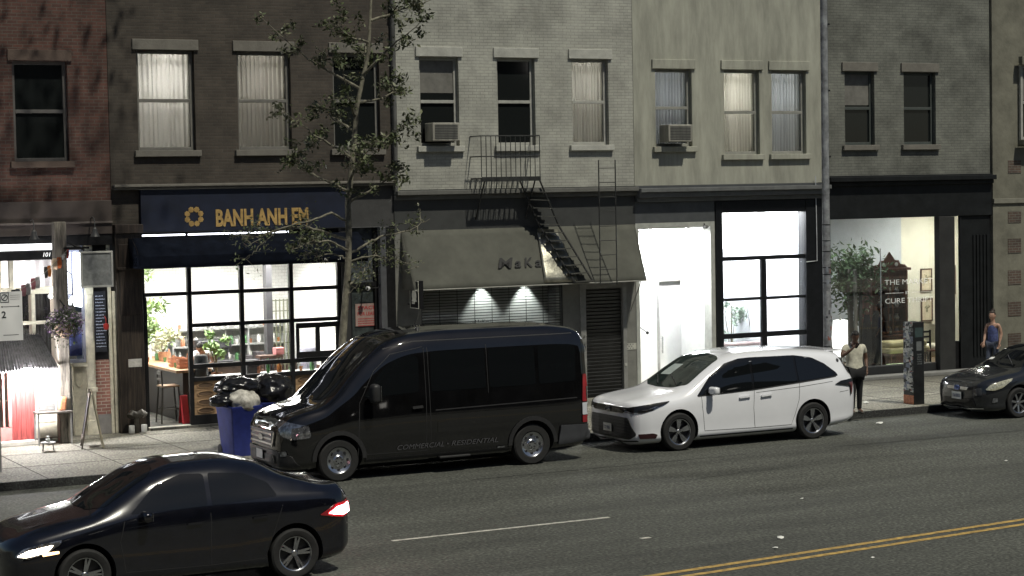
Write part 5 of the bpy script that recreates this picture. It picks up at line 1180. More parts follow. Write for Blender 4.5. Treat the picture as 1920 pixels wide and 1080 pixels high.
# ================================================================== STREET FURNITURE
# kerbside steel pole
sp = thing("street_pole", "tall grey steel pole covered in stickers and bands behind the minivan's tail", "pole", (0, 0, 0))
q = P(1551, 600, 34.75); X = q.x
MB().tube([(X, 34.75, SZ), (X, 34.75, 1.0), (X - .01, 34.75, 9.8)], [.095, .085, .075], 16).lathe([(.17, 0), (.17, .04), (.12, .1), (.1, .3)], (X, 34.75, SZ), n=16).build("shaft", mat("steel_grey", (.30, .31, .32), .5, .2, var=.3, scale=5), sp, smooth=True)
m_ = MB(); r = random.Random(6); 
for v in (422, 452, 472, 502, 515, 531, 650): z = P(1551, v, 34.75).z; m_.lathe([(.084, z), (.09, z), (.09, z + .018), (.084, z + .018)], (X, 34.75, 0), n=16)
m_.build("band", BLK, sp)
m_ = MB()
for i in range(26):
    z = r.uniform(1.6, 3.2); a0_ = r.uniform(PI, 2 * PI); da = r.uniform(.3, .8); h = r.uniform(.03, .12); 
    m_.lathe([(.0905 + i * .0002, z), (.0905 + i * .0002, z + h)], (X, 34.75, 0), n=5, a0=a0_, a1=a0_ + da, mi=r.randint(0, 3))
m_.build("sticker", [mat("stk_a", (.4, .4, .4), .7), mat("stk_b", (.08, .08, .09), .7), mat("stk_c", (.3, .12, .1), .7), mat("stk_d", (.25, .27, .3), .7)], sp)
# stickered pillar
kd = thing("sticker_pillar", "narrow black pay pillar with one side plastered in torn stickers and an orange painted foot", "pillar", G(1714, 757, SZ))
H = .15; ztop = P(1714, 603, kd.location.y).z - SZ; 
Wk, Dk = .29, .36
MB().box(-Wk / 2, Wk / 2, -Dk / 2, Dk / 2, 0, ztop).build("body", mat("pillar_black", (.014, .015, .016), .4, var=.3), kd, bevel=.015)
m_ = MB(); r = random.Random(12); x = -Wk / 2 - .002
for i in range(150):
    z = r.uniform(.25, ztop - .05); y = r.uniform(-Dk / 2 + .02, Dk / 2 - .02); h, w_ = r.uniform(.02, .09), r.uniform(.02, .08); d = .0003 * i * .1 
    pts = [(x - d, max(-Dk / 2 + .01, y - w_), z + r.uniform(-.02, .02)), (x - d, min(Dk / 2 - .01, y + w_), z + r.uniform(-.02, .02)), (x - d, min(Dk / 2 - .01, y + w_ * r.uniform(.6, 1)), z + h), (x - d, max(-Dk / 2 + .01, y - w_ * r.uniform(.6, 1)), z + h)]
    m_.add(pts, [(0, 1, 2, 3)], r.choice((0, 0, 0, 1, 1, 2, 3, 3, 4)))
m_.build("sticker", [mat("sk%d" % i, c, .7, var=.25, scale=30) for i, c in enumerate(((.55, .55, .52), (.33, .35, .33), (.34, .14, .13), (.20, .22, .28), (.10, .10, .10)))], kd)
bx("painted_foot", mat("orange_foot", (.42, .16, .08), .7, var=.3, scale=20), -Wk / 2 - .006, -Wk / 2 - .001, -Dk / 2 + .01, Dk / 2 - .01, .01, .2, kd)
bx("screen", mat("screen_teal", (.05, .075, .075), .2), -Wk / 2 + .04, Wk / 2 - .04, -Dk / 2 - .004, -Dk / 2 - .001, ztop - .33, ztop - .12, kd)
m_ = MB().box(-.07, .07, -Dk / 2 - .004, -Dk / 2 - .001, ztop - .62, ztop - .42); m_.build("label", mat("pillar_label", (.14, .15, .15), .6), kd)
m_ = MB(); r = random.Random(1)
for i in range(5):
    z = ztop - .72 - i * .05; x = -.05
    while x < .06: s = r.uniform(.012, .025); m_.box(x, x + s, -Dk / 2 - .003, -Dk / 2 - .001, z, z + r.uniform(.02, .035)); x += s + .012
m_.build("scratch_writing", MATS["pillar_label"], kd)
# wheelie bin stuffed with rubbish
BLUE = mat("bin_blue", (.03, .045, .24), .45, var=.15, scale=5)
def bin_(x, y, rz, label):
    t = thing("wheeled_bin", label, "bin", (x, y, SZ), rz, "blue wheeled bins at the kerb")
    vs = []; n = 4
    prof = [(.0, .24, .26), (.05, .25, .27), (.86, .31, .34), (.9, .33, .36), (.93, .33, .36), (.93, .30, .33), (.5, .27, .3)]
    m_ = MB()
    def ring(z, a, b): 
        o_ = []
        for sx, sy in ((-1, -1), (1, -1), (1, 1), (-1, 1)):
            for k in range(4):
                an = math.atan2(sy, sx) + (k - 1.5) * .25; o_.append((sx * (a - .05) + .05 * math.cos(an), sy * (b - .05) + .05 * math.sin(an), z))
        return o_
    rs = [ring(*p) for p in prof]; N = 16
    m_.add([v for r_ in rs for v in r_], [(i * N + k, i * N + (k + 1) % N, (i + 1) * N + (k + 1) % N, (i + 1) * N + k) for i in range(len(rs) - 1) for k in range(N)] + [tuple(range(N))])
    m_.build("body", BLUE, t, smooth=True, ang=50)
    MB().tube([(-.26, .36, .88), (-.26, .43, .92), (.26, .43, .92), (.26, .36, .88)], .016).build("handle", BLUE, t, smooth=True)
    for s in (-1, 1): MB().lathe([(0, -.025), (.09, -.02), (.1, 0), (.09, .02), (0, .025)], (s * .24, .3, .1), 'x', 18).build("wheel", RUBBER, t, smooth=True)
    bx("emblem", mat("bin_print", (.5, .52, .62), .6), -.2, -.12, -.306, -.3025, .66, .78, t)
    return t
qb = P(450, 790, 35.0)
bin_(qb.x - .02, 35.0, .12, "blue wheeled bin overflowing with white rubbish in front of the van's nose")
bin_(qb.x + .78, 35.35, -.1, "second blue wheeled bin half hidden behind the van's bonnet")
def lump(name, m, c, rad, seed, amp=.25, sub=4, label=None, cat=None, group=None):
    bm = bmesh.new(); bmesh.ops.create_icosphere(bm, subdivisions=sub, radius=1)
    r = random.Random(seed); ws = [(Vector((r.gauss(0, 1), r.gauss(0, 1), r.gauss(0, 1))) * r.uniform(1.5, 7), r.uniform(0, 6), r.uniform(.3, 1)) for _ in range(14)]
    for v in bm.verts:
        p = v.co.copy(); d = 0
        for k, ph, a in ws: d += a * abs(math.sin(k.dot(p) + ph)) / (1 + k.length * .35)
        v.co = p * (1 + amp * (d / 2.2 - .6)); v.co = Vector((v.co.x * rad[0], v.co.y * rad[1], max(v.co.z * rad[2], -rad[2] * .72)))
    me = bpy.data.meshes.new(name); bm.to_mesh(me); bm.free(); me.materials.append(m)
    o = finish(me, name, None, True, ang=60); o.location = c
    if label: tag(o, label, cat, group)
    return o
BAG = mat("bin_bag_black", (.012, .012, .014), .22, var=.3, scale=8, bump=.5, bscale=14)
WBG = mat("bin_bag_white", (.5, .48, .43), .5, var=.35, scale=7, bump=.6, bscale=12)
lump("rubbish_bag", WBG, (qb.x + .02, 34.97, SZ + .98), (.32, .31, .23), 1, .4, label="grubby white rubbish bag bulging out of the near blue bin", cat="rubbish bag")
lump("rubbish_bag", BAG, (qb.x + .02, 35.15, SZ + 1.24), (.38, .3, .2), 2, .6, label="flopped black rubbish bag topmost on the near blue bin", cat="rubbish bag")
lump("rubbish_bag", BAG, (qb.x - .36, 34.95, SZ + 1.02), (.2, .2, .12), 3, .5, label="small black rubbish bag hanging over the left rim of the near bin", cat="rubbish bag")
lump("rubbish_bag", BAG, (qb.x + .78, 35.35, SZ + 1.1), (.34, .3, .26), 4, .6, label="shiny black rubbish bag on the bin behind the van's bonnet", cat="rubbish bag")
lump("rubbish_bag", BAG, (qb.x + 1.25, 35.6, SZ + .42), (.4, .36, .42), 5, .45, label="black rubbish bag on the pavement between far bin and van bonnet", cat="rubbish bag")
lump("rubbish_bag", BAG, (qb.x + .5, 35.9, SZ + .42), (.42, .36, .42), 6, .45, label="black rubbish bag on the pavement behind the two blue bins", cat="rubbish bag")

# ================================================================== STREET TREE
tt_ = thing("street_tree", "slender flaky-barked street tree with sparse leafy branches growing behind the dark van", "tree", (0, 0, 0))
TY = 34.9
BARK = mat("flaky_bark", (.17, .16, .12), .9, var=.55, scale=9, stretch=(1, 1, .5), bump=.6, var2=(.05, .045, .035))
tp_ = [P(641, 705, TY), P(642, 640, TY), P(648, 560, TY), P(652, 500, TY), P(655, 440, TY), P(652, 380, TY), P(660, 300, TY), P(668, 200, TY), P(690, 100, TY), P(700, -60, TY)]
tp_.insert(0, Vector((tp_[0].x - .02, TY, SZ - .02)))
r = random.Random(41)
jit = lambda s: Vector((r.uniform(-s, s), r.uniform(-s, s), r.uniform(-s, s)))
m_ = MB().tube([p + jit(.012) for p in tp_], [.095, .08, .072, .066, .062, .06, .056, .052, .045, .035, .015], 14)
LV = MB()
def leafc(p, n, s, rad):
    for _ in range(n):
        q = p + Vector((r.gauss(0, 1), r.gauss(0, 1), r.gauss(0, .8))) * rad
        u = Vector((r.gauss(0, 1), r.gauss(0, 1), r.gauss(0, .8))).normalized(); v = u.cross(Vector((r.gauss(0, .5), r.gauss(0, .5), 1))).normalized(); ss = s * r.uniform(.6, 1.3)
        LV.add([q - u * ss, q + v * ss * .45, q + u * ss, q - v * ss * .45], [(0, 1, 2), (0, 2, 3)], r.choice((0, 0, 1)))
def branch(pts, r0, tw=6, lv=5, s=.04):
    pts = [Vector(p) for p in pts]; fine = []
    for i in range(len(pts) - 1):
        for k in range(5): fine.append(pts[i].lerp(pts[i + 1], k / 5) + jit(.02))
    fine.append(pts[-1]); n = len(fine)
    m_.tube(fine, [r0 * (1 - .85 * i / (n - 1)) for i in range(n)], 7)
    for _ in range(tw):
        t = r.uniform(.35, 1); i = min(n - 1, int(t * n)); b = fine[i]; d = Vector((r.gauss(0, 1), r.gauss(0, 1), r.gauss(.2, .7))).normalized() * r.uniform(.15, .4)
        m_.tube([b, b + d * .5 + jit(.03), b + d], [r0 * .3, r0 * .2, .003], 5)
        leafc(b + d, int(lv * 1.7), s, .07); leafc(b + d * .6, lv, s, .06)
B = lambda u, v, dy=0: P(u, v, TY + dy)
branch([B(653, 470), B(620, 452, -.2), B(580, 455, -.4), B(545, 470, -.5)], .03, 16, 9, .045)
branch([B(654, 452), B(610, 435, .2), B(570, 425, .3), B(520, 432, .4), B(480, 446, .5), B(450, 440, .5)], .035, 16, 6)
branch([B(655, 415), B(620, 400, -.1), B(575, 415, -.2), B(500, 438, -.2), B(465, 462, -.3)], .028, 10, 5)
branch([B(520, 432, .4), B(478, 470, .4), B(462, 486, .4)], .012, 5, 4)
branch([B(653, 478), B(690, 455, .1), B(725, 440, .2), B(770, 432, .2), B(806, 410, .2)], .03, 12, 6)
branch([B(652, 490), B(700, 480, -.2), B(740, 485, -.3), B(785, 500, -.3)], .024, 12, 7)
branch([B(650, 535), B(672, 520, .2), B(690, 500, .3), B(705, 470, .3)], .022, 8, 8)
branch([B(651, 485), B(625, 475), B(600, 480), B(570, 470, .1)], .02, 8, 6)
branch([B(648, 552), B(668, 540, -.2), B(680, 515, -.2)], .014, 5, 9)
for k in range(15):
    t = 6 + k * .26; i = min(9, int(t)); b = tp_[min(10, i)].lerp(tp_[min(10, i + 1)], t - int(t)) if i < 10 else tp_[10]
    a = k * 2.4; L = r.uniform(.8, 1.9) * (1 if k > 3 else .7); d = Vector((math.cos(a), math.sin(a) * .8, r.uniform(.2, .7))) * L
    branch([b, b + d * .5 + jit(.1), b + d + Vector((0, 0, .1))], .03, 9, 13, .055)
m_.build("trunk", BARK, tt_, smooth=True, ang=60)
LV.build("crown", [mat("tree_leaf", (.07, .09, .035), .55, var=.4, scale=3), mat("tree_leaf_pale", (.15, .16, .09), .55, var=.3, scale=3)], tt_)

# added unseen tree: trunk left of the frame, crown overhead to shade the left
t2 = thing("street_tree", "large unseen tree added left of the restaurant so its high crown shades the pavement", "tree", (0, 0, 0))
r = random.Random(91)
m_ = MB().tube([(6.2, 34.9, SZ - .02), (6.25, 34.8, 3), (6.4, 34.4, 6), (6.8, 33.6, 9), (7.4, 33, 12)], [.28, .24, .2, .15, .06], 14)
LV = MB(); 
for k in range(26):
    a = k * 2.4; rr = 5.2 * math.sqrt((k + .5) / 26); c_ = Vector((8.4 + rr * math.cos(a) * 1.05, 32.2 + rr * math.sin(a), 11.2 + r.uniform(-.5, 1.6)))
    if (c_ - Vector((10.3, 30.1, c_.z))).length < 1.9: continue  # gap in the added crown keeps the parking sign lit
    b_ = Vector((6.6, 33.9, 7.6)).lerp(Vector((7.3, 33.0, 11.5)), r.random()); m_.tube([b_, b_.lerp(c_, .5) + Vector((0, 0, .5)), c_], [.08, .05, .015], 6)
    for _ in range(210):
        q = c_ + Vector((r.gauss(0, 1) * .8, r.gauss(0, 1) * .8, abs(r.gauss(0, .8)) - .6))
        u = Vector((r.gauss(0, 1), r.gauss(0, 1), r.gauss(0, .5))).normalized(); v = u.cross(Vector((r.gauss(0, .5), r.gauss(0, .5), 1))).normalized(); ss = r.uniform(.07, .14)
        LV.add([q - u * ss, q + v * ss * .5, q + u * ss, q - v * ss * .5], [(0, 1, 2), (0, 2, 3)], r.choice((0, 0, 1)))
m_.build("trunk", BARK, t2, smooth=True, ang=60); LV.build("crown", [MATS["tree_leaf"], MATS["tree_leaf_pale"]], t2)
# ================================================================== VEHICLES  (local x: 0 = front bumper, grows to the rear; y = -1 the side seen; z up)
def pchip(xs, ys):
    n = len(xs); h = [xs[i + 1] - xs[i] for i in range(n - 1)]; d = [(ys[i + 1] - ys[i]) / h[i] for i in range(n - 1)]; m = [0] * n
    m[0], m[-1] = d[0], d[-1]
    for i in range(1, n - 1):
        if d[i - 1] * d[i] > 0:
            w1, w2 = 2 * h[i] + h[i - 1], h[i] + 2 * h[i - 1]; m[i] = (w1 + w2) / (w1 / d[i - 1] + w2 / d[i])
    def f(x):
        x = min(max(x, xs[0]), xs[-1]); i = 0
        while i < n - 2 and x > xs[i + 1]: i += 1
        t = (x - xs[i]) / h[i]; t2, t3 = t * t, t * t * t
        return (2 * t3 - 3 * t2 + 1) * ys[i] + (t3 - 2 * t2 + t) * h[i] * m[i] + (-2 * t3 + 3 * t2) * ys[i + 1] + (t3 - t2) * h[i] * m[i + 1]
    return f
class Car:
    """lofted body: stations = [(x, [(y, z) * N])], points run from bottom centre round the side to top centre"""
    def __init__(s, st, paint, root, sub=3, step=.05, wheels=(), R=.36, ww=.24, win=.6):
        s.win = win
        s.root = root; N = len(st[0][1]); xs = [a[0] for a in st]; L = xs[-1]
        fy = [pchip(xs, [a[1][j][0] for a in st]) for j in range(N)]; fz = [pchip(xs, [a[1][j][1] for a in st]) for j in range(N)]
        X = sorted(set([round(x, 4) for x in xs] + [round(i * step, 4) for i in range(int(L / step) + 1)]))
        X = [x for i, x in enumerate(X) if i == 0 or x - X[i - 1] > .008 or x in xs]
        rings = []
        for x in X:
            pts = [Vector((fy[j](x), fz[j](x))) for j in range(N)]; out = []
            for j in range(N - 1):
                p0, p1, p2, p3 = pts[max(j - 1, 0)], pts[j], pts[j + 1], pts[min(j + 2, N - 1)]
                if j == 0: p0 = Vector((-p2.x, p2.y))
                if j + 2 > N - 1: p3 = Vector((-p1.x, p1.y))
                L1, L2, L3 = max((p1 - p0).length, 1e-4), max((p2 - p1).length, 1e-4), max((p3 - p2).length, 1e-4)
                m1 = ((p1 - p0) / L1 * L2 + (p2 - p1) / L2 * L1) / (L1 + L2) * L2; m2 = ((p2 - p1) / L2 * L3 + (p3 - p2) / L3 * L2) / (L2 + L3) * L2
                for k in range(sub):
                    t = k / sub; t2, t3 = t * t, t ** 3
                    out.append(p1 * (2 * t3 - 3 * t2 + 1) + m1 * (t3 - 2 * t2 + t) + p2 * (3 * t2 - 2 * t3) + m2 * (t3 - t2))
            out.append(pts[-1]); half = out
            ring = [(-p.x, p.y) for p in half] + [(p.x, p.y) for p in half[-2:0:-1]]     # seen side first
            rings.append([(x, y, z) for y, z in ring])
        M = len(rings[0]); vs = [v for r_ in rings for v in r_]
        fs = [(i * M + k, i * M + (k + 1) % M, (i + 1) * M + (k + 1) % M, (i + 1) * M + k) for i in range(len(rings) - 1) for k in range(M)]
        mb = MB().add(vs, fs)
        for i, rg in ((0, rings[0]), (len(rings) - 1, rings[-1])):     # end caps joined left to right
            h = M // 2; b = i * M
            mb.add([], []); 
            for k in range(h):
                a_, b_, c_, d_ = b + k, b + k + 1, b + (M - k - 1) % M, b + (M - k) % M
                f = [a_, b_, c_, d_]; f = [q for n_, q in enumerate(f) if q not in f[:n_]]
                if len(f) > 2: mb.f.append(tuple(f)); mb.m.append(0)
        body = mb.build("body", [paint, BLK_IN], root, smooth=True, ang=38)
        bm = bmesh.new(); bm.from_mesh(body.data)
        if bm.calc_volume(signed=True) < 0: bmesh.ops.reverse_faces(bm, faces=bm.faces); bm.to_mesh(body.data)
        s.bvh = BVHTree.FromBMesh(bm); bm.free()
        s.wheels = wheels
        for wx in wheels:
            for side in (-1, 1):
                r_ = R + .055
                bmc = bmesh.new(); bmesh.ops.create_cone(bmc, cap_ends=True, segments=40, radius1=r_, radius2=r_, depth=.6)
                bmesh.ops.transform(bmc, matrix=Matrix.Translation((wx, side * (.3 + s.win), R + .015)) @ Matrix.Rotation(PI / 2, 4, 'X'), verts=bmc.verts)
                for f_ in bmc.faces: f_.material_index = 1
                bmesh.ops.recalc_face_normals(bmc, faces=bmc.faces)
                if bmc.calc_volume(signed=True) < 0: bmesh.ops.reverse_faces(bmc, faces=bmc.faces)
                mec = bpy.data.meshes.new("cut"); bmc.to_mesh(mec); bmc.free(); mec.materials.append(paint); mec.materials.append(BLK_IN)
                c = bpy.data.objects.new("cut", mec); COL.objects.link(c)
                md = body.modifiers.new("b", 'BOOLEAN'); md.object = c; md.operation = 'DIFFERENCE'; md.solver = 'FAST'
                dg = bpy.context.evaluated_depsgraph_get(); me = bpy.data.meshes.new_from_object(body.evaluated_get(dg))
                body.modifiers.clear(); body.data = me; COL.objects.unlink(c); bpy.data.objects.remove(c)
        s.body = body; body.data.name = "body"
    def hit(s, o, d):
        h = s.bvh.ray_cast(Vector(o), Vector(d)); return h[0]
    def decal(s, name, m, poly, view='side', off=.004, grid=.05, thick=0.0, both=False, parent=None, depth=None, org=None, mi=0, smooth=True):
        """poly in 2-D, laid onto the body from a direction: side (x,z) / front (y,z) / rear (y,z) / top (x,y); or (dir, uvec, vvec, origin)"""
        V = view if not isinstance(view, str) else {'side': ((0, 1, 0), (1, 0, 0), (0, 0, 1), (0, -3, 0)), 'front': ((1, 0, 0), (0, 1, 0), (0, 0, 1), (-3, 0, 0)),
             'rear': ((-1, 0, 0), (0, 1, 0), (0, 0, 1), (9, 0, 0)), 'top': ((0, 0, -1), (1, 0, 0), (0, 1, 0), (0, 0, 5))}[view]
        d, u, v, o = [Vector(q) for q in V]
        bm = bmesh.new(); vv = [bm.verts.new((p[0], p[1], 0)) for p in poly]; bm.faces.new(vv)
        for ax in (0, 1):
            lo, hi = min(p[ax] for p in poly), max(p[ax] for p in poly); k = int((hi - lo) / grid)
            for i in range(1, k + 1):
                co = [0, 0, 0]; co[ax] = lo + (hi - lo) * i / (k + 1); no = [0, 0, 0]; no[ax] = 1
                bmesh.ops.bisect_plane(bm, geom=bm.verts[:] + bm.edges[:] + bm.faces[:], plane_co=co, plane_no=no)
        bmesh.ops.triangulate(bm, faces=[f for f in bm.faces if len(f.verts) > 4])
        last = None; miss = []
        for w in bm.verts:
            q = o + u * w.co.x + v * w.co.y; h = s.hit(q, d)
            if h is None: miss.append(w); continue
            w.co = h - d * off
        if miss: bmesh.ops.delete(bm, geom=miss, context='VERTS')
        if not bm.verts: bm.free(); return None
        if thick:
            r_ = bmesh.ops.extrude_face_region(bm, geom=bm.faces[:])
            for w in [g for g in r_['geom'] if isinstance(g, bmesh.types.BMVert)]: w.co -= d * thick
        bmesh.ops.recalc_face_normals(bm, faces=bm.faces)
        me = bpy.data.meshes.new(name); bm.to_mesh(me)
        if both:
            for w in bm.verts: w.co.y *= -1
            bmesh.ops.reverse_faces(bm, faces=bm.faces); me2 = bpy.data.meshes.new(name); bm.to_mesh(me2)
        bm.free(); me.materials.append(m); ob = finish(me, name, parent or s.root, smooth, ang=30)
        if both: me2.materials.append(m); finish(me2, name, parent or s.root, smooth, ang=30)
        return ob
    def line(s, name, m, pts, w=.008, view='side', off=.003, both=True, parent=None, grid=.06):
        P2 = [Vector(p) for p in pts]; poly = []; back = []
        for i, p in enumerate(P2):
            t = (P2[min(i + 1, len(P2) - 1)] - P2[max(i - 1, 0)]).normalized(); n = Vector((-t.y, t.x)) * w / 2
            poly.append(p + n); back.append(p - n)
        return s.decal(name, m, [tuple(p) for p in poly + back[::-1]], view, off, grid, 0, both, parent)
def rnd(pts, r=.05, n=4):
    """round the corners of a polygon"""
    out = []; N = len(pts)
    for i in range(N):
        p = Vector(pts[i]); a = Vector(pts[i - 1]) - p; b = Vector(pts[(i + 1) % N]) - p
        rr = min(r, a.length * .45, b.length * .45); A = p + a.normalized() * rr; B_ = p + b.normalized() * rr
        for k in range(n + 1):
            t = k / n; out.append(tuple(A * (1 - t) ** 2 + p * 2 * t * (1 - t) + B_ * t * t))
    return out
BLK_IN = mat("wheel_well_black", (.006, .006, .006), .9, var=0)
TGL = mat("tinted_glass", (.006, .007, .008), .03, var=0, spec=.7)
SEAM = mat("panel_gap", (.012, .012, .013), .7, var=0)
PLB = mat("black_trim_plastic", (.022, .022, .023), .55, var=.15, scale=20)
LENS = mat("lamp_lens", (.34, .35, .38), .08, .8, var=.45, scale=16, coat=1, var2=(.03, .03, .035))
REDL = mat("red_lens", (.30, .012, .02), .12, 0, var=.2, coat=1)
ALLOY = mat("alloy", (.52, .53, .56), .22, .95, var=.1)
ALLOYD = mat("dark_alloy", (.05, .05, .055), .35, .6, var=0)
PLATE = mat("number_plate", (.7, .7, .66), .5, var=0)
def wheel(root, x, y, R, w, style, rimr):
    s = -1 if y < 0 else 1
    T = MB(); c = (x, y, R)
    prof = [(rimr * .98, -w * .42), (rimr + .02, -w * .49), (R - .03, -w * .5), (R - .006, -w * .42), (R, -w * .3), (R, w * .3), (R - .006, w * .42), (R - .03, w * .5), (rimr + .02, w * .49), (rimr * .98, w * .42), (rimr * .98, -w * .42)]
    T.lathe(prof, c, 'y', 40)
    for k in range(60):
        a = k * 2 * PI / 60
    ty = T.build("wheel", RUBBER, root, smooth=True, ang=30)
    r_ = MB(); fo = s * w * .36
    r_.lathe([(rimr * .985, -w * .4 * s), (rimr * .93, 0), (rimr * .9, s * w * .25), (rimr * .94, s * w * .42), (rimr * 1.0, s * w * .46)], c, 'y', 40)
    r_.lathe([(0, s * w * .02), (rimr * .92, s * w * .02)], c, 'y', 24, mi=1)
    def spoke(a, w0, w1, r0, r1, y0, y1, mi=0, th=.03):
        ca, sa = math.cos(a), math.sin(a)
        def pt(r, t, yy): return (x + r * ca - t * sa, y + yy, R + r * sa + t * ca)
        r_.add([pt(r0, -w0, y0), pt(r0, w0, y0), pt(r1, w1, y1), pt(r1, -w1, y1), pt(r0, -w0, y0 - s * th), pt(r0, w0, y0 - s * th), pt(r1, w1, y1 - s * th), pt(r1, -w1, y1 - s * th)], [(0, 1, 2, 3), (0, 4, 5, 1), (2, 6, 7, 3), (1, 5, 6, 2), (3, 7, 4, 0)], mi)
    if style == 'twin':        # five double spokes
        for k in range(5):
            a = k * 2 * PI / 5 + .3
            for q in (-.17, .17): spoke(a + q * .4, .018, .015, rimr * .15, rimr * .94, fo * .75, fo, 0); 
            for q in (-.17, .17): spoke(a + q, .017, .014, rimr * .4, rimr * .95, fo * .86, fo, 0)
    elif style == 'seven':
        for k in range(7): spoke(k * 2 * PI / 7 + .2, .022, .02, rimr * .12, rimr * .94, fo * .7, fo, 0)
    elif style == 'five':
        for k in range(5):
            a = k * 2 * PI / 5 + .1; spoke(a - .12, .02, .012, rimr * .1, rimr * .94, fo * .7, fo, 0); spoke(a + .12, .02, .012, rimr * .1, rimr * .94, fo * .7, fo, 0)
    elif style == 'cover':     # steel van wheel with round vents
        r_.lathe([(rimr * .94, s * w * .40), (rimr * .8, s * w * .33), (rimr * .72, s * w * .30), (rimr * .45, s * w * .36), (rimr * .36, s * w * .46), (rimr * .3, s * w * .48), (0, s * w * .48)], c, 'y', 40)
        for k in range(8):
            a = k * PI / 4; cx, cz = x + rimr * .77 * math.cos(a), R + rimr * .77 * math.sin(a)
            r_.lathe([(0, s * w * .345), (rimr * .115, s * w * .345), (rimr * .14, s * w * .30)], (cx, y, cz), 'y', 14, mi=1)
        for k in range(6):
            a = k * PI / 3 + .2; r_.lathe([(0, s * w * .50), (.014, s * w * .50), (.016, s * w * .46)], (x + rimr * .24 * math.cos(a), y, R + rimr * .24 * math.sin(a)), 'y', 8, mi=1)
    if style != 'cover':
        r_.lathe([(rimr * .2, s * w * .2), (rimr * .19, fo * .8), (rimr * .14, fo * .9), (0, fo * .92)], c, 'y', 20)
        for k in range(5):
            a = k * 2 * PI / 5 + .6; r_.lathe([(0, fo * .83), (.011, fo * .83), (.012, fo * .5)], (x + rimr * .17 * math.cos(a), y, R + rimr * .17 * math.sin(a)), 'y', 8, mi=1)
    o = r_.build("rim", [ALLOY, ALLOYD], ty, smooth=True, ang=30)
def mirror_(root, x, y, z, m, s=-1, sz=(.1, .24, .17), gm=None):
    o = MB().cbox((0, 0, 0), sz).build("mirror", [m], root, bevel=min(sz) * .42, seg=4); o.location = (x, y, z); o.rotation_euler = (0, 0, s * -.12)
    for p in o.data.polygons: p.use_smooth = True
    MB().cbox((0, -s * (sz[1] / 2 + .05), -sz[2] * .25), (.06, .12, .05)).build("mirror_arm", PLB, o, bevel=.01)
    MB().cbox((sz[0] / 2 + .003, 0, 0), (.004, sz[1] * .8, sz[2] * .78)).build("mirror_glass", CHROME, o)
    return o
def place(root, X, Ynear, halfw): root.location = (X, Ynear + halfw, 0)

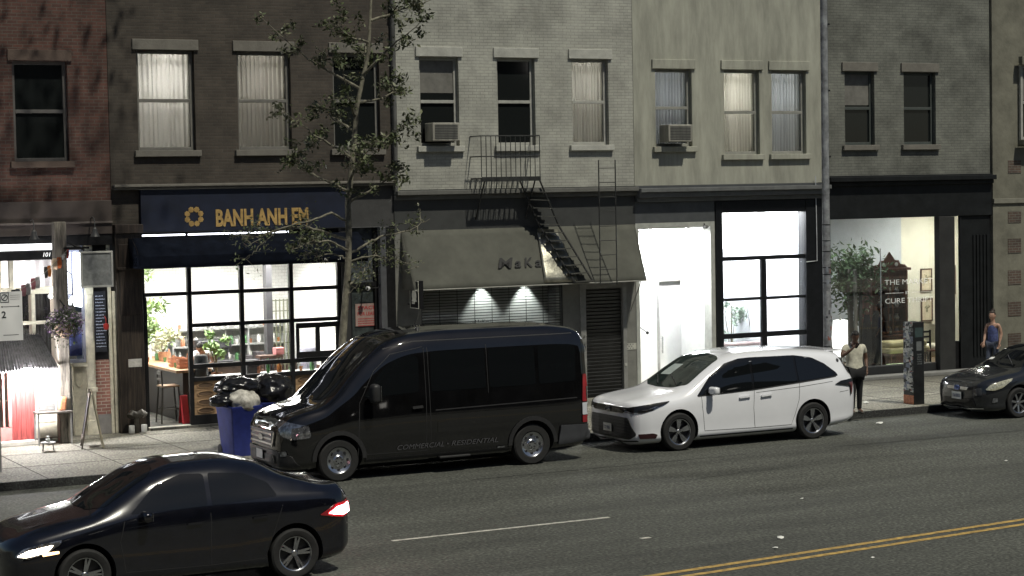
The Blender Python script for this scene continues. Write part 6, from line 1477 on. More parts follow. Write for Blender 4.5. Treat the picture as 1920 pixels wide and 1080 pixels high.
# ---------------- black passenger van
def van():
    t = thing("passenger_van", "long black medium-roof passenger van lettered COMMERCIAL RESIDENTIAL parked at the kerb", "van")
    BP_ = mat("van_black_paint", (.005, .005, .0055), .05, 0, var=.25, scale=2, coat=1, bump=.012, bscale=3)
    L = 5.98
    def S(x, zb, wb, wl, zl, wm, zm, ws, zs, wt, zt, wr, zr, zc):
        return (x, [(0, zb), (wb, zb), (wl, zb + .09), (wl + .015, zl), (wm, zm), (ws, zs), ((ws + wt) / 2 + .012, (zs + zt) / 2), (wt, zt), (wr, zr), (wr * .6, (zr * .35 + zc * .65)), (0, zc)])
    st = [S(0, .38, .45, .52, .5, .52, .62, .5, .78, .48, .86, .44, .92, .94),
          S(.06, .30, .7, .74, .46, .76, .65, .74, .86, .7, .95, .62, 1.0, 1.03),
          S(.2, .26, .85, .9, .46, .92, .7, .9, .95, .84, 1.08, .74, 1.13, 1.16),
          S(.45, .25, .9, .975, .48, .99, .75, .97, 1.03, .88, 1.18, .78, 1.22, 1.26),
          S(.8, .25, .92, .99, .5, 1.015, .8, .99, 1.12, .92, 1.26, .82, 1.31, 1.36),
          S(1.0, .25, .92, .995, .5, 1.02, .82, .995, 1.2, .93, 1.38, .84, 1.44, 1.5),
          S(1.3, .25, .92, .995, .5, 1.025, .84, .995, 1.32, .92, 1.6, .83, 1.72, 1.79),
          S(1.7, .25, .92, .995, .5, 1.025, .85, .995, 1.37, .905, 1.9, .8, 2.08, 2.15),
          S(2.05, .25, .92, .995, .5, 1.03, .85, 1.0, 1.4, .9, 2.12, .76, 2.32, 2.39),
          S(2.5, .25, .92, .995, .5, 1.03, .85, 1.0, 1.42, .895, 2.25, .76, 2.44, 2.50),
          S(3.2, .25, .92, .995, .5, 1.03, .85, 1.0, 1.42, .89, 2.28, .76, 2.48, 2.53),
          S(5.2, .25, .92, .995, .5, 1.03, .85, 1.0, 1.42, .89, 2.28, .76, 2.46, 2.51),
          S(5.6, .27, .92, .99, .52, 1.02, .85, .99, 1.42, .88, 2.26, .75, 2.42, 2.47),
          S(5.84, .30, .9, .97, .52, 1.0, .85, .97, 1.42, .86, 2.22, .73, 2.36, 2.41),
          S(5.94, .42, .82, .92, .56, .95, .85, .93, 1.42, .82, 2.15, .68, 2.28, 2.33)]
    c = Car(st, BP_, t, wheels=(1.02, 4.77), R=.37)
    for x in (1.02, 4.77):
        for y in (-.89, .89): wheel(t, x, y, .37, .22, 'cover', .225)
    # glass
    c.decal("windshield", TGL, rnd([(1.0, -.80), (1.9, -.70), (2.0, -.45), (2.03, 0), (2.0, .45), (1.9, .70), (1.0, .80), (.86, .5), (.82, 0), (.86, -.5)], .08), 'top', .005)
    c.decal("side_window", TGL, rnd([(1.5, 1.42), (2.55, 1.45), (2.57, 2.05), (2.45, 2.12), (2.05, 2.02), (1.75, 1.75)], .07), 'side', .004, both=True)
    c.decal("side_window", TGL, rnd([(2.78, 1.45), (3.86, 1.45), (3.86, 2.14), (2.80, 2.14)], .07), 'side', .004, both=True)
    c.decal("side_window", TGL, rnd([(3.93, 1.45), (4.86, 1.45), (4.86, 2.14), (3.93, 2.14)], .06), 'side', .004, both=True)
    c.decal("side_window", TGL, rnd([(4.93, 1.45), (5.68, 1.47), (5.72, 2.08), (5.6, 2.14), (4.93, 2.14)], .06), 'side', .004, both=True)
    c.decal("rear_window", TGL, rnd([(-.74, 1.45), (.74, 1.45), (.66, 2.1), (-.66, 2.1)], .06), 'rear', .004)
    for pts in ([(2.66, .42), (2.68, 1.38), (2.68, 2.22)], [(1.36, .6), (1.42, 1.33), (1.72, 1.86), (2.05, 2.14), (2.66, 2.24)], [(3.9, 1.36), (3.9, 2.22)], [(1.42, .44), (2.66, .42)], [(2.75, .42), (2.75, 2.22)], [(1.42, 1.3), (1.37, .44)], [(5.86, .7), (5.87, 2.2)]):
        c.line("panel_gap", SEAM, pts, .011)
    c.line("rail_strip", PLB, [(2.85, 1.12), (5.7, 1.16)], .02)
    c.line("roof_drip", SEAM, [(1.95, 2.23), (2.5, 2.34), (5.7, 2.33)], .016)
    # cladding, bumpers
    c.decal("bumper", PLB, rnd([(-.95, .3), (.95, .3), (.92, .5), (.6, .58), (-.6, .58), (-.92, .5)], .04), 'front', .012, thick=.012)
    c.decal("side_sill", PLB, [(1.5, .3), (4.3, .3), (4.3, .36), (1.5, .36)], 'side', .006, thick=.012, both=True)
    c.decal("bumper", mat("grey_bumper", (.05, .052, .058), .5, var=.1), rnd([(5.28, .33), (5.98, .36), (5.98, .66), (5.34, .68)], .03), 'side', .01, thick=.03, both=True)
    MB().box(5.78, 6.02, -.93, .93, .36, .56).box(5.82, 5.99, -.9, .9, .561, .66).build("bumper", MATS["grey_bumper"], t, bevel=.05, seg=3)
    for wx in (1.02, 4.77):
        ar = [(wx + r_ * math.cos(a), .385 + r_ * math.sin(a)) for r_, rng in ((.5, range(0, 19)), (.425, range(18, -1, -1))) for a in [(.0 + k * PI / 18) for k in rng]]
        c.decal("wheel_arch_trim", PLB, ar, 'side', .004, grid=.08, thick=.022, both=True)
    # front: grille, chrome hoops, lamps
    gr = c.decal("grille", PLB, rnd([(-.5, .62), (.5, .62), (.56, .9), (-.56, .9)], .05), 'front', .006, thick=.01)
    for z in (.66, .745, .83): c.decal("grille_bar", CHROME, rnd([(-.5, z), (.5, z), (.51, z + .03), (-.51, z + .03)], .008), 'front', .02, thick=.012, parent=gr)
    for s in (-1, 1): c.decal("grille_surround", CHROME, rnd([(s * .5, .63), (s * .53, .63), (s * .59, .89), (s * .56, .89)], .01), 'front', .018, thick=.012, parent=gr)
    c.decal("badge", CHROME, [(.12 * math.cos(a * PI / 10), .76 + .05 * math.sin(a * PI / 10)) for a in range(20)], 'front', .032, thick=.008, parent=gr)
    c.decal("lower_grille", PLB, rnd([(-.6, .36), (.6, .36), (.55, .5), (-.55, .5)], .03), 'front', .03, thick=.01)
    c.decal("number_plate", PLATE, [(-.15, .4), (.15, .4), (.15, .55), (-.15, .55)], 'front', .06, thick=.005)
    dv = ((1, 1, 0), (1, -1, 0), (0, 0, 1), (-3, -3, 0))
    dn = (Vector((.62, .78, 0)), Vector((.78, -.62, 0)), Vector((0, 0, 1)), Vector((.25, -.9, 0)) - Vector((.62, .78, 0)) * 3)
    for sgn in (-1, 1):
        pass
    hl = [(-.28, .86), (-.24, 1.06), (.04, 1.12), (.33, 1.17), (.36, 1.1), (.24, .9), (.05, .83)]
    dn_ = (dn[0], -dn[1], dn[2], dn[3])
    c.decal("headlight", LENS, rnd([(-p[0], p[1] - .06) for p in hl][::-1], .05), (dn[0], dn[1], dn[2], dn[3]), .008, thick=.012, both=True)
    c.decal("fog_lamp", LENS, rnd([(.12, .5), (.3, .48), (.3, .56), (.14, .58)], .02), (dn[0], -dn[1], dn[2], dn[3]), .016, thick=.008, both=True)
    c.decal("tail_light", REDL, rnd([(5.80, 1.08), (5.95, 1.08), (5.93, 1.58), (5.84, 1.58)], .03), 'side', .01, thick=.014, both=True)
    c.decal("tail_light", mat("white_lens", (.6, .62, .66), .15, coat=1, var=0), rnd([(5.80, .84), (5.955, .84), (5.952, 1.06), (5.80, 1.06)], .02), 'side', .01, thick=.014, both=True)
    c.decal("tail_light", REDL, rnd([(5.80, .70), (5.95, .70), (5.955, .83), (5.80, .83)], .02), 'side', .01, thick=.012, both=True)
    for y in (-.8, .8): MB().box(5.93, 5.965, y - .09 if y < 0 else y - .02, y + .02 if y < 0 else y + .09, .8, 1.55).build("tail_light", REDL, t, bevel=.01)
    for s in (-1, 1): mirror_(t, 1.62, s * 1.22, 1.5, PLB, s, (.16, .2, .34))
    c.decal("door_handle", PLB, rnd([(2.4, 1.17), (2.6, 1.18), (2.6, 1.22), (2.4, 1.21)], .015), 'side', .012, thick=.03, both=True)
    c.decal("fuel_flap", BP_, rnd([(2.88, .72), (3.04, .72), (3.04, .92), (2.88, .92)], .03), 'side', .003, thick=.003)
    MB().box(2.9, 3.5, -1.06, -.9, .26, .3).build("step", PLB, t, bevel=.012); c.decal("side_marker", LENS, [(4.05, .36), (4.2, .36), (4.2, .39), (4.05, .39)], 'side', .02, thick=.004)
    MB().tube([(2.85, -.3, 2.5), (2.8, -.3, 2.62)], .01).lathe([(0, 0), (.05, 0), (.03, .04), (0, .05)], (2.85, -.3, 2.5), n=12).build("antenna", PLB, t)
    for y0, y1 in ((-.25, .3), ): MB().tube([(1.04, -.55, 1.47), (1.3, .05, 1.69)], .01).tube([(1.0, .1, 1.5), (1.3, .62, 1.62)], .01).build("wiper", PLB, t)
    # interior seats glimpsed are hidden by the tint; door lettering
    h = c.hit((2.0, -3, .62), (0, 1, 0))
    LGR = mat("lettering_grey", (.065, .065, .07), .5, var=0)
    text("door_lettering", "COMMERCIAL", LGR, (2.1, h.y - .0095, .47), h=.085, w=.9, parent=t, shear=.3, ext=.001)
    text("door_lettering", "RESIDENTIAL", LGR, (3.14, h.y - .0095, .47), h=.085, w=.92, parent=t, shear=.3, ext=.001)
    MB().lathe([(0, -.001), (.014, -.001)], (3.07, h.y - .010, .515), 'y', 12).build("lettering_dot", MATS["lettering_grey"], t)
    return t, c
vn, vc = van(); place(vn, 11.75, 31.64, 1.02)

# ---------------- white minivan
def minivan():
    t = thing("minivan", "white minivan with dark privacy glass parked at the kerb behind the black van", "minivan")
    WP = mat("pearl_white_paint", (.80, .81, .85), .25, 0, var=.02, scale=2, coat=1)
    def S(x, zb, wb, wl, zl, wm, zm, ws, zs, wt, zt, wr, zr, zc):
        return (x, [(0, zb), (wb, zb), (wl, zb + .07), (wl + .012, zl), (wm, zm), (ws, zs), ((ws + wt) / 2 + .014, (zs + zt) / 2), (wt, zt), (wr, zr), (wr * .55, (zr * .3 + zc * .7)), (0, zc)])
    st = [S(0, .30, .46, .56, .42, .6, .60, .58, .74, .54, .80, .48, .84, .855),
          S(.05, .22, .66, .74, .38, .78, .62, .76, .79, .71, .87, .62, .905, .925),
          S(.16, .19, .78, .86, .38, .89, .64, .87, .83, .81, .915, .70, .95, .972),
          S(.36, .18, .84, .93, .38, .955, .66, .93, .87, .86, .955, .74, .99, 1.015),
          S(.7, .18, .86, .955, .40, .985, .72, .95, .92, .86, 1.005, .74, 1.04, 1.068),
          S(1.05, .18, .87, .96, .40, .99, .74, .95, .96, .85, 1.06, .74, 1.095, 1.125),
          S(1.3, .18, .87, .96, .40, .985, .75, .955, .99, .85, 1.15, .75, 1.20, 1.24),
          S(1.7, .18, .87, .955, .40, .975, .74, .955, 1.02, .82, 1.38, .72, 1.44, 1.485),
          S(2.05, .18, .87, .955, .40, .975, .74, .955, 1.03, .80, 1.56, .69, 1.62, 1.66),
          S(2.5, .18, .87, .955, .40, .975, .74, .955, 1.04, .78, 1.665, .66, 1.72, 1.755),
          S(3.1, .18, .87, .955, .40, .975, .74, .957, 1.06, .77, 1.685, .65, 1.745, 1.785),
          S(3.7, .18, .87, .96, .40, .985, .76, .965, 1.09, .76, 1.675, .64, 1.735, 1.775),
          S(4.2, .19, .87, .965, .42, .995, .78, .965, 1.12, .75, 1.64, .63, 1.70, 1.74),
          S(4.6, .23, .85, .94, .44, .97, .80, .94, 1.14, .73, 1.60, .61, 1.66, 1.70),
          S(4.82, .25, .82, .92, .46, .95, .82, .91, 1.15, .72, 1.54, .59, 1.61, 1.65),
          S(4.98, .28, .77, .87, .46, .90, .82, .86, 1.13, .70, 1.36, .58, 1.43, 1.47),
          S(5.10, .31, .70, .80, .46, .83, .78, .79, 1.06, .70, 1.18, .58, 1.22, 1.25),
          S(5.165, .38, .56, .68, .50, .72, .72, .68, .92, .62, 1.00, .54, 1.04, 1.07)]
    c = Car(st, WP, t, wheels=(.96, 4.02), R=.36)
    for x in (.96, 4.02):
        for y in (-.87, .87): wheel(t, x, y, .36, .225, 'twin', .245)
    c.decal("windshield", mat("windshield_glass", (.02, .03, .028), .03, var=.3, scale=2, spec=.7), rnd([(1.28, -.72), (2.05, -.63), (2.17, -.4), (2.22, 0), (2.17, .4), (2.05, .63), (1.28, .72), (1.12, .45), (1.06, 0), (1.12, -.45)], .06), 'top', .005)
    wz = [(1.42, 1.02), (1.95, 1.035), (2.62, 1.06), (2.62, 1.635), (2.42, 1.63), (2.1, 1.55), (1.75, 1.345)]
    c.decal('window_surround', mat('pillar_gloss_black', (.008, .008, .009), .15, var=0), rnd([(1.36, 1.0), (2.0, 1.02), (2.64, 1.045), (3.69, 1.12), (4.66, 1.20), (4.62, 1.27), (4.38, 1.45), (4.1, 1.58), (3.7, 1.645), (2.66, 1.66), (2.4, 1.65), (2.08, 1.575), (1.72, 1.36)], .03), 'side', .0025, both=True, grid=.03)
    c.decal("side_window", TGL, rnd(wz, .04), 'side', .010, both=True)
    c.decal("side_window", TGL, rnd([(2.68, 1.075), (3.66, 1.145), (3.64, 1.632), (2.68, 1.645)], .03), 'side', .010, both=True)
    c.decal("side_window", TGL, rnd([(3.70, 1.15), (4.54, 1.21), (4.56, 1.27), (4.33, 1.44), (4.05, 1.56), (3.70, 1.63)], .04), 'side', .010, both=True)
    c.line("window_trim", PLB, [(1.38, 1.0), (2.0, 1.02), (2.64, 1.045), (3.69, 1.12), (4.6, 1.19)], .022)
    c.decal("spoiler_pillar", PLB, rnd([(4.78, 1.56), (4.90, 1.48), (5.06, 1.2), (4.98, 1.22), (4.86, 1.42)], .03), 'side', .006, both=True)
    c.decal("rear_window", TGL, rnd([(-.62, 1.2), (.62, 1.2), (.56, 1.52), (-.56, 1.52)], .05), 'rear', .005)
    for pts in ([(1.52, .34), (1.47, .8), (1.46, 1.02)], [(2.66, .32), (2.63, .7), (2.66, 1.06)], [(1.52, .34), (2.66, .32)], [(2.66, .32), (3.5, .32), (3.58, .5), (3.68, .8), (3.71, 1.13)], [(2.7, .99), (3.72, 1.04), (4.5, 1.1)], [(4.66, .88), (4.9, .9)]):
        c.line("panel_gap", SEAM, pts, .008, off=.0025)
    c.line("side_sill", PLB, [(1.42, .235), (3.55, .235)], .03, off=.004)
    for x in (2.3, 2.8): 
        c.decal("door_handle", WP, rnd([(x, .905), (x + .25, .92), (x + .25, .955), (x, .94)], .014), 'side', .012, thick=.025, both=True)
    # front
    g = c.decal("lower_grille", PLB, rnd([(-.84, .34), (-.68, .66), (.68, .66), (.84, .34), (.7, .25), (-.7, .25)], .05), 'front', .006, thick=.012, grid=.04)
    mat("gloss_black", (.01, .01, .011), .2)
    for z in (.29, .35, .41, .47, .53, .59): c.decal("grille_bar", mat("satin_black", (.012, .012, .013), .6), [(-.74 + (z - .3) * .25, z), (.74 - (z - .3) * .25, z), (.74 - (z - .3) * .25, z + .02), (-.74 + (z - .3) * .25, z + .02)], 'front', .022, thick=.008, parent=g)
    c.decal("upper_grille", MATS["gloss_black"], rnd([(-.54, .735), (.54, .735), (.68, .85), (-.68, .85)], .03), 'front', .008, thick=.008, grid=.04)
    em_ = MB().lathe([(.05, -.0), (.065, -.01), (.078, .0)], (0, 0, 0), 'x', 24).lathe([(.02, -.0), (.03, -.01), (.038, .0)], (0, 0, 0), 'x', 20).build("emblem", CHROME, t, smooth=True); em_.location = (-.03, 0, .79); em_.scale = (1, 1.25, .8)
    c.decal("number_plate", PLATE, [(-.15, .36), (.15, .36), (.15, .51), (-.15, .51)], 'front', .045, thick=.005)
    text("plate_writing", "T72 9085", mat("plate_ink", (.06, .07, .16), .6, var=0), (-.063, .12, .40), h=.065, w=.24, parent=t, ext=.001, rot=(PI / 2, 0, -PI / 2))
    dn = (Vector((.6, .8, 0)), Vector((.8, -.6, 0)), Vector((0, 0, 1)), Vector((.35, -.85, 0)) - Vector((.6, .8, 0)) * 3)
    hl = c.decal("headlight", MATS["gloss_black"], rnd([(-.52, .82), (-.28, .87), (.05, .92), (.40, .955), (.34, .905), (.12, .82), (-.08, .77), (-.3, .76)], .03), (dn[0], dn[1], dn[2], dn[3]), .006, thick=.008, both=True, grid=.04)
    c.decal("headlight_projector", LENS, rnd([(-.12, .81), (.02, .83), (.22, .89), (.14, .85), (-.02, .80)], .015), (dn[0], dn[1], dn[2], dn[3]), .02, thick=.004, both=True)
    c.line("running_light", CHROME, [(-.5, .765), (-.3, .75), (-.1, .76), (.1, .81), (.3, .89)], .012, (dn[0], dn[1], dn[2], dn[3]), .014)
    c.decal("fog_recess", mat("maroon_black", (.03, .008, .01), .4), rnd([(-.15, .27), (.14, .27), (.18, .34), (.1, .37), (-.18, .36)], .02), (dn[0], dn[1], dn[2], dn[3]), .008, thick=.006, both=True)
    c.line("lip", PLB, [(-.82, .225), (-.5, .20), (0, .195), (.5, .20), (.82, .225)], .03, 'front', .014, both=False)
    # rear lamp
    c.decal("tail_light", MATS["gloss_black"], rnd([(4.55, 1.04), (4.7, 1.1), (4.95, 1.12), (5.06, 1.12), (5.04, 1.0), (4.99, .82), (4.95, .8), (4.93, .98), (4.7, 1.02)], .02), 'side', .006, thick=.012, both=True, grid=.03)
    c.decal("tail_lens", mat("smoked_red", (.12, .02, .025), .15, coat=1, var=0), rnd([(4.9, 1.05), (5.04, 1.06), (5.0, .86), (4.965, .84), (4.96, 1.0)], .01), 'side', .02, thick=.004, both=True)
    MB().box(4.60, 4.98, -.6, .6, 1.655, 1.68).build("spoiler", WP, t, bevel=.012)
    for s in (-1, 1):
        o = mirror_(t, 1.66, s * 1.09, 1.10, WP, s, (.13, .24, .15))
    MB().tube([(1.2, -.5, 1.19), (1.45, .1, 1.345)], .008).tube([(1.15, .1, 1.19), (1.42, .55, 1.30)], .008).build("wiper", PLB, t)
    c.decal("badge", PLB, [(4.74 + .035 * math.cos(a * PI / 8), 1.49 + .035 * math.sin(a * PI / 8)) for a in range(16)], 'side', .004, thick=.003)
    c.decal("dash_card", mat("dash_grey", (.35, .4, .38), .6), rnd([(1.45, .15), (1.75, .12), (1.75, .45), (1.45, .5)], .03), 'top', .007, grid=.1)
    return t, c
mv, mc = minivan(); place(mv, 18.72, 31.72, .985)

# ---------------- saloon type bodies
def saloon(name, label, cat, paint, sc_=(1, 1, 1), hatch=False, wh='five', R=.32, ax=(.92, 3.62), L=4.46, zk=1.0):
    t = thing(name, label, cat)
    def S(x, zb, wb, wl, zl, wm, zm, ws, zs, wt, zt, wr, zr, zc):
        return (x * sc_[0], [(0, zb), (wb, zb), (wl, zb + .06), (wl + .01, zl), (wm, zm), (ws, zs), ((ws + wt) / 2 + .012, (zs + zt) / 2), (wt, zt), (wr, zr), (wr * .55, (zr * .3 + zc * .7)), (0, zc)])
    Z = lambda z: z if z < .55 else .55 + (z - .55) * zk
    st = [S(0, .28, .3, .4, .38, .42, .48, .4, .58, .38, .63, .34, .66, .67),
          S(.05, .21, .52, .6, .34, .63, .5, .6, .63, .56, .69, .48, .72, .735),
          S(.16, .18, .68, .75, .34, .78, .52, .75, .67, .69, .75, .58, .79, .81),
          S(.38, .17, .76, .83, .35, .86, .56, .83, .73, .76, .81, .64, .86, .88),
          S(.75, .17, .78, .85, .36, .875, .62, .84, .82, .76, .89, .64, .93, .96),
          S(1.05, .17, .78, .86, .36, .875, .66, .845, .87, .76, .95, .64, .98, 1.02),
          S(1.4, .17, .78, .86, .36, .87, .66, .85, .91, .72, 1.08, .60, 1.15, 1.19),
          S(1.8, .17, .78, .86, .36, .87, .66, .85, .93, .67, 1.26, .54, 1.34, 1.38),
          S(2.2, .17, .78, .86, .36, .87, .66, .85, .94, .64, 1.34, .50, 1.43, 1.475),
          S(2.7, .17, .78, .86, .36, .87, .66, .85, .96, .63, 1.35, .49, 1.44, 1.485),
          S(3.2, .17, .78, .86, .36, .875, .68, .85, .99, .62, 1.29, .48, 1.38, 1.43 if hatch else 1.41),
          S(3.6, .18, .78, .86, .38, .88, .70, .84, 1.01, .64, 1.20, .50, 1.28 if hatch else 1.22, 1.33 if hatch else 1.25),
          S(4.0, .20, .76, .84, .40, .86, .72, .82, 1.02, .68, 1.10, .55, 1.17 if hatch else 1.10, 1.21 if hatch else 1.12),
          S(4.28, .24, .70, .78, .42, .80, .72, .76, .97, .68, 1.05, .56, 1.09, 1.11 if hatch else 1.07),
          S(4.40, .30, .58, .66, .44, .68, .70, .64, .90, .60, .96, .50, .99, 1.0)]
    st = [(x, [(y, Z(z)) for y, z in p]) for x, p in st]
    c = Car(st, paint, t, wheels=ax, R=R)
    for x in ax:
        for y in (-.77, .77): wheel(t, x, y, R, .2, wh, R * .68)
    k = sc_[0]
    c.decal("windshield", TGL, rnd([(1.22 * k, -.66), (1.8 * k, -.56), (1.92 * k, -.35), (1.96 * k, 0), (1.92 * k, .35), (1.8 * k, .56), (1.22 * k, .66), (1.06 * k, .4), (1.02 * k, 0), (1.06 * k, -.4)], .06), 'top', .005)
    c.decal("side_window", TGL, rnd([(a * k, Z(b)) for a, b in ((1.5, .97), (2.48, .99), (2.48, 1.33), (2.2, 1.345), (1.85, 1.25))], .04), 'side', .004, both=True)
    c.decal("side_window", TGL, rnd([(a * k, Z(b)) for a, b in ((2.54, .99), (3.4, 1.03), (3.3, 1.18), (3.0, 1.30), (2.54, 1.335))], .04), 'side', .004, both=True)
    c.decal("rear_window", TGL, rnd([(3.3 * k, -.42), (3.95 * k, -.5), (3.95 * k, .5), (3.3 * k, .42)], .06), 'top', .005)
    for pts in ([(1.42 * k, .32), (1.36 * k, .7), (1.42 * k, .95)], [(2.5 * k, .3), (2.51 * k, .96)], [(1.42 * k, .32), (2.5 * k, .3), (3.2 * k, .32), (3.32 * k, .62), (3.45 * k, .98)]):
        c.line("panel_gap", SEAM, pts, .008, off=.0025)
    for x in (2.2, 3.05): c.decal("door_handle", paint, rnd([(x * k, .83), (x * k + .2, .84), (x * k + .2, .87), (x * k, .86)], .012), 'side', .01, thick=.02, both=True)
    for s in (-1, 1): mirror_(t, 1.66 * k, s * .96, 1.0, paint, s, (.11, .2, .13))
    return t, c
def hatchback():
    PN = mat("dark_grey_paint", (.022, .024, .028), .2, .3, var=.1, coat=1)
    t, c = saloon("hatchback", "dark grey hybrid hatchback parked at the right edge behind the stickered pillar", "hatchback", PN, hatch=True, wh='seven')
    dn = (Vector((.62, .78, 0)), Vector((.78, -.62, 0)), Vector((0, 0, 1)), Vector((.3, -.75, 0)) - Vector((.62, .78, 0)) * 3)
    c.decal("headlight", mat("amber_clear_lens", (.62, .60, .45), .12, .4, coat=1, var=.4, scale=30), rnd([(-.16, .63), (-.05, .73), (.15, .79), (.42, .85), (.40, .80), (.2, .66), (.02, .61)], .03), (dn[0], dn[1], dn[2], dn[3]), .008, thick=.008, both=True, grid=.03)
    c.decal("grille", CHROME, rnd([(-.3, .60), (.3, .60), (.36, .665), (-.36, .665)], .02), 'front', .01, thick=.01)
    c.decal("emblem", mat("badge_blue", (.10, .16, .42), .2, .7, var=0, coat=1), [(.085 * math.cos(a * PI / 12), .635 + .055 * math.sin(a * PI / 12)) for a in range(24)], 'front', .026, thick=.008)
    c.decal("lower_grille", MATS["gloss_black"], rnd([(-.55, .26), (.55, .26), (.48, .42), (-.48, .42)], .04), 'front', .006, thick=.008)
    c.line("lip", CHROME, [(-.7, .235), (-.4, .215), (0, .21), (.4, .215), (.7, .235)], .022, 'front', .02, both=False)
    c.decal("number_plate", PLATE, [(-.15, .40), (.15, .40), (.15, .55), (-.15, .55)], 'front', .035, thick=.005)
    text("plate_writing", "T64 8052", MATS["plate_ink"], (-.043, .12, .44), h=.065, w=.24, parent=t, ext=.001, rot=(PI / 2, 0, -PI / 2))
    c.decal("fog_lamp", LENS, rnd([(-.02, .36), (.1, .37), (.1, .46), (0, .46)], .02), (dn[0], dn[1], dn[2], dn[3]), .01, thick=.006, both=True)
    c.decal("tail_light", REDL, rnd([(4.1, .95), (4.38, .9), (4.36, .7), (4.25, .75)], .03), 'side', .01, thick=.01, both=True)
    MB().tube([(1.15, -.4, 1.06), (1.45, .1, 1.24)], .007).build("wiper", PLB, t)
    c.decal("sticker", PLATE, [(1.3, .42), (1.38, .42), (1.38, .55), (1.3, .55)], 'top', .008)
    return t
hb_ = hatchback(); place(hb_, 27.3, 32.05, .875)
def passing():
    PN = mat("passing_car_paint", (.004, .0045, .008), .18, 0, var=.2, coat=1, bump=.01, bscale=3)
    t, c = saloon("saloon_car", "black car passing in the near lane at bottom left, red tail lamp lit", "car", PN, sc_=(1.02, 1, 1), wh='five', R=.33, ax=(.94, 3.68), zk=1.14)
    dn = (Vector((.62, .78, 0)), Vector((.78, -.62, 0)), Vector((0, 0, 1)), Vector((.3, -.75, 0)) - Vector((.62, .78, 0)) * 3)
    c.decal("headlight", LENS, rnd([(-.16, .62), (-.05, .72), (.15, .77), (.36, .80), (.34, .74), (.2, .65), (.02, .60)], .03), (dn[0], dn[1], dn[2], dn[3]), .008, thick=.008, both=True, grid=.03)
    c.decal("headlight_glow", emis("headlamp_warm", (1, .84, .6), 25), rnd([(-.12, .63), (.02, .70), (.28, .75), (.22, .67), (0, .62)], .02), (dn[0], dn[1], dn[2], dn[3]), .022, thick=.004, both=True, grid=.03)
    c.decal("grille", CHROME, rnd([(-.36, .46), (.36, .46), (.4, .62), (-.4, .62)], .02), 'front', .01, thick=.01)
    c.decal("side_marker", emis("marker_amber", (1, .55, .2), 5), rnd([(.42, .62), (.62, .64), (.62, .67), (.42, .66)], .01), 'side', .008, thick=.006, both=True)
    dr_ = (Vector((-.5, .87, 0)), Vector((.87, .5, 0)), Vector((0, 0, 1)), Vector((4.3, -.72, 0)) - Vector((-.5, .87, 0)) * 3)
    c.decal("tail_light", REDL, rnd([(-.32, .80), (-.1, .93), (.25, .96), (.3, .78), (.0, .74)], .03), dr_, .008, thick=.008, both=True)
    c.decal("tail_light_glow", emis("tail_red", (1, .10, .14), 22), rnd([(-.22, .81), (-.08, .89), (.2, .92), (.24, .8), (.0, .77)], .03), dr_, .02, thick=.004, both=True)
    c.decal("tail_light_glow", emis("tail_hot", (1, .62, .66), 24), rnd([(-.16, .80), (-.1, .88), (.18, .90), (.2, .80), (.0, .78)], .02), dr_, .03, thick=.004, both=True)
    return t
pc = passing(); place(pc, 5.35, 23.95, .875)
# ================================================================== PEOPLE
SKIN_D = mat("skin_brown", (.13, .07, .045), .55, var=.1, scale=12)
SKIN_L = mat("skin_fair", (.42, .25, .18), .55, var=.1, scale=12)
def skinned(name, chains, m, parent, sub=2, root=0):
    """chains share vertices by name: {name: (pos, r)}, edges [(a, b)]"""
    pos, edges = chains; names = list(pos); idx = {n: i for i, n in enumerate(names)}
    me = bpy.data.meshes.new(name); me.from_pydata([pos[n][0] for n in names], [(idx[a], idx[b]) for a, b in edges], [])
    o = bpy.data.objects.new(name, me); COL.objects.link(o)
    sk = o.modifiers.new("skin", 'SKIN'); sk.use_smooth_shade = True; sk.branch_smoothing = .6
    for i, n in enumerate(names):
        r_ = pos[n][1]; r_ = r_ if isinstance(r_, tuple) else (r_, r_)
        d = me.skin_vertices[0].data[i]; d.radius = r_; d.use_root = (i == 0); 
    sb = o.modifiers.new("sub", 'SUBSURF'); sb.levels = sub; sb.render_levels = sub
    dg = bpy.context.evaluated_depsgraph_get(); m2 = bpy.data.meshes.new_from_object(o.evaluated_get(dg))
    bpy.data.objects.remove(o); m2.name = name; m2.materials.clear(); m2.materials.append(m)
    ob = bpy.data.objects.new(name, m2); COL.objects.link(ob); ob.parent = parent
    m2.polygons.foreach_set("use_smooth", [True] * len(m2.polygons))
    return ob
def V3(*a): return Vector(a)
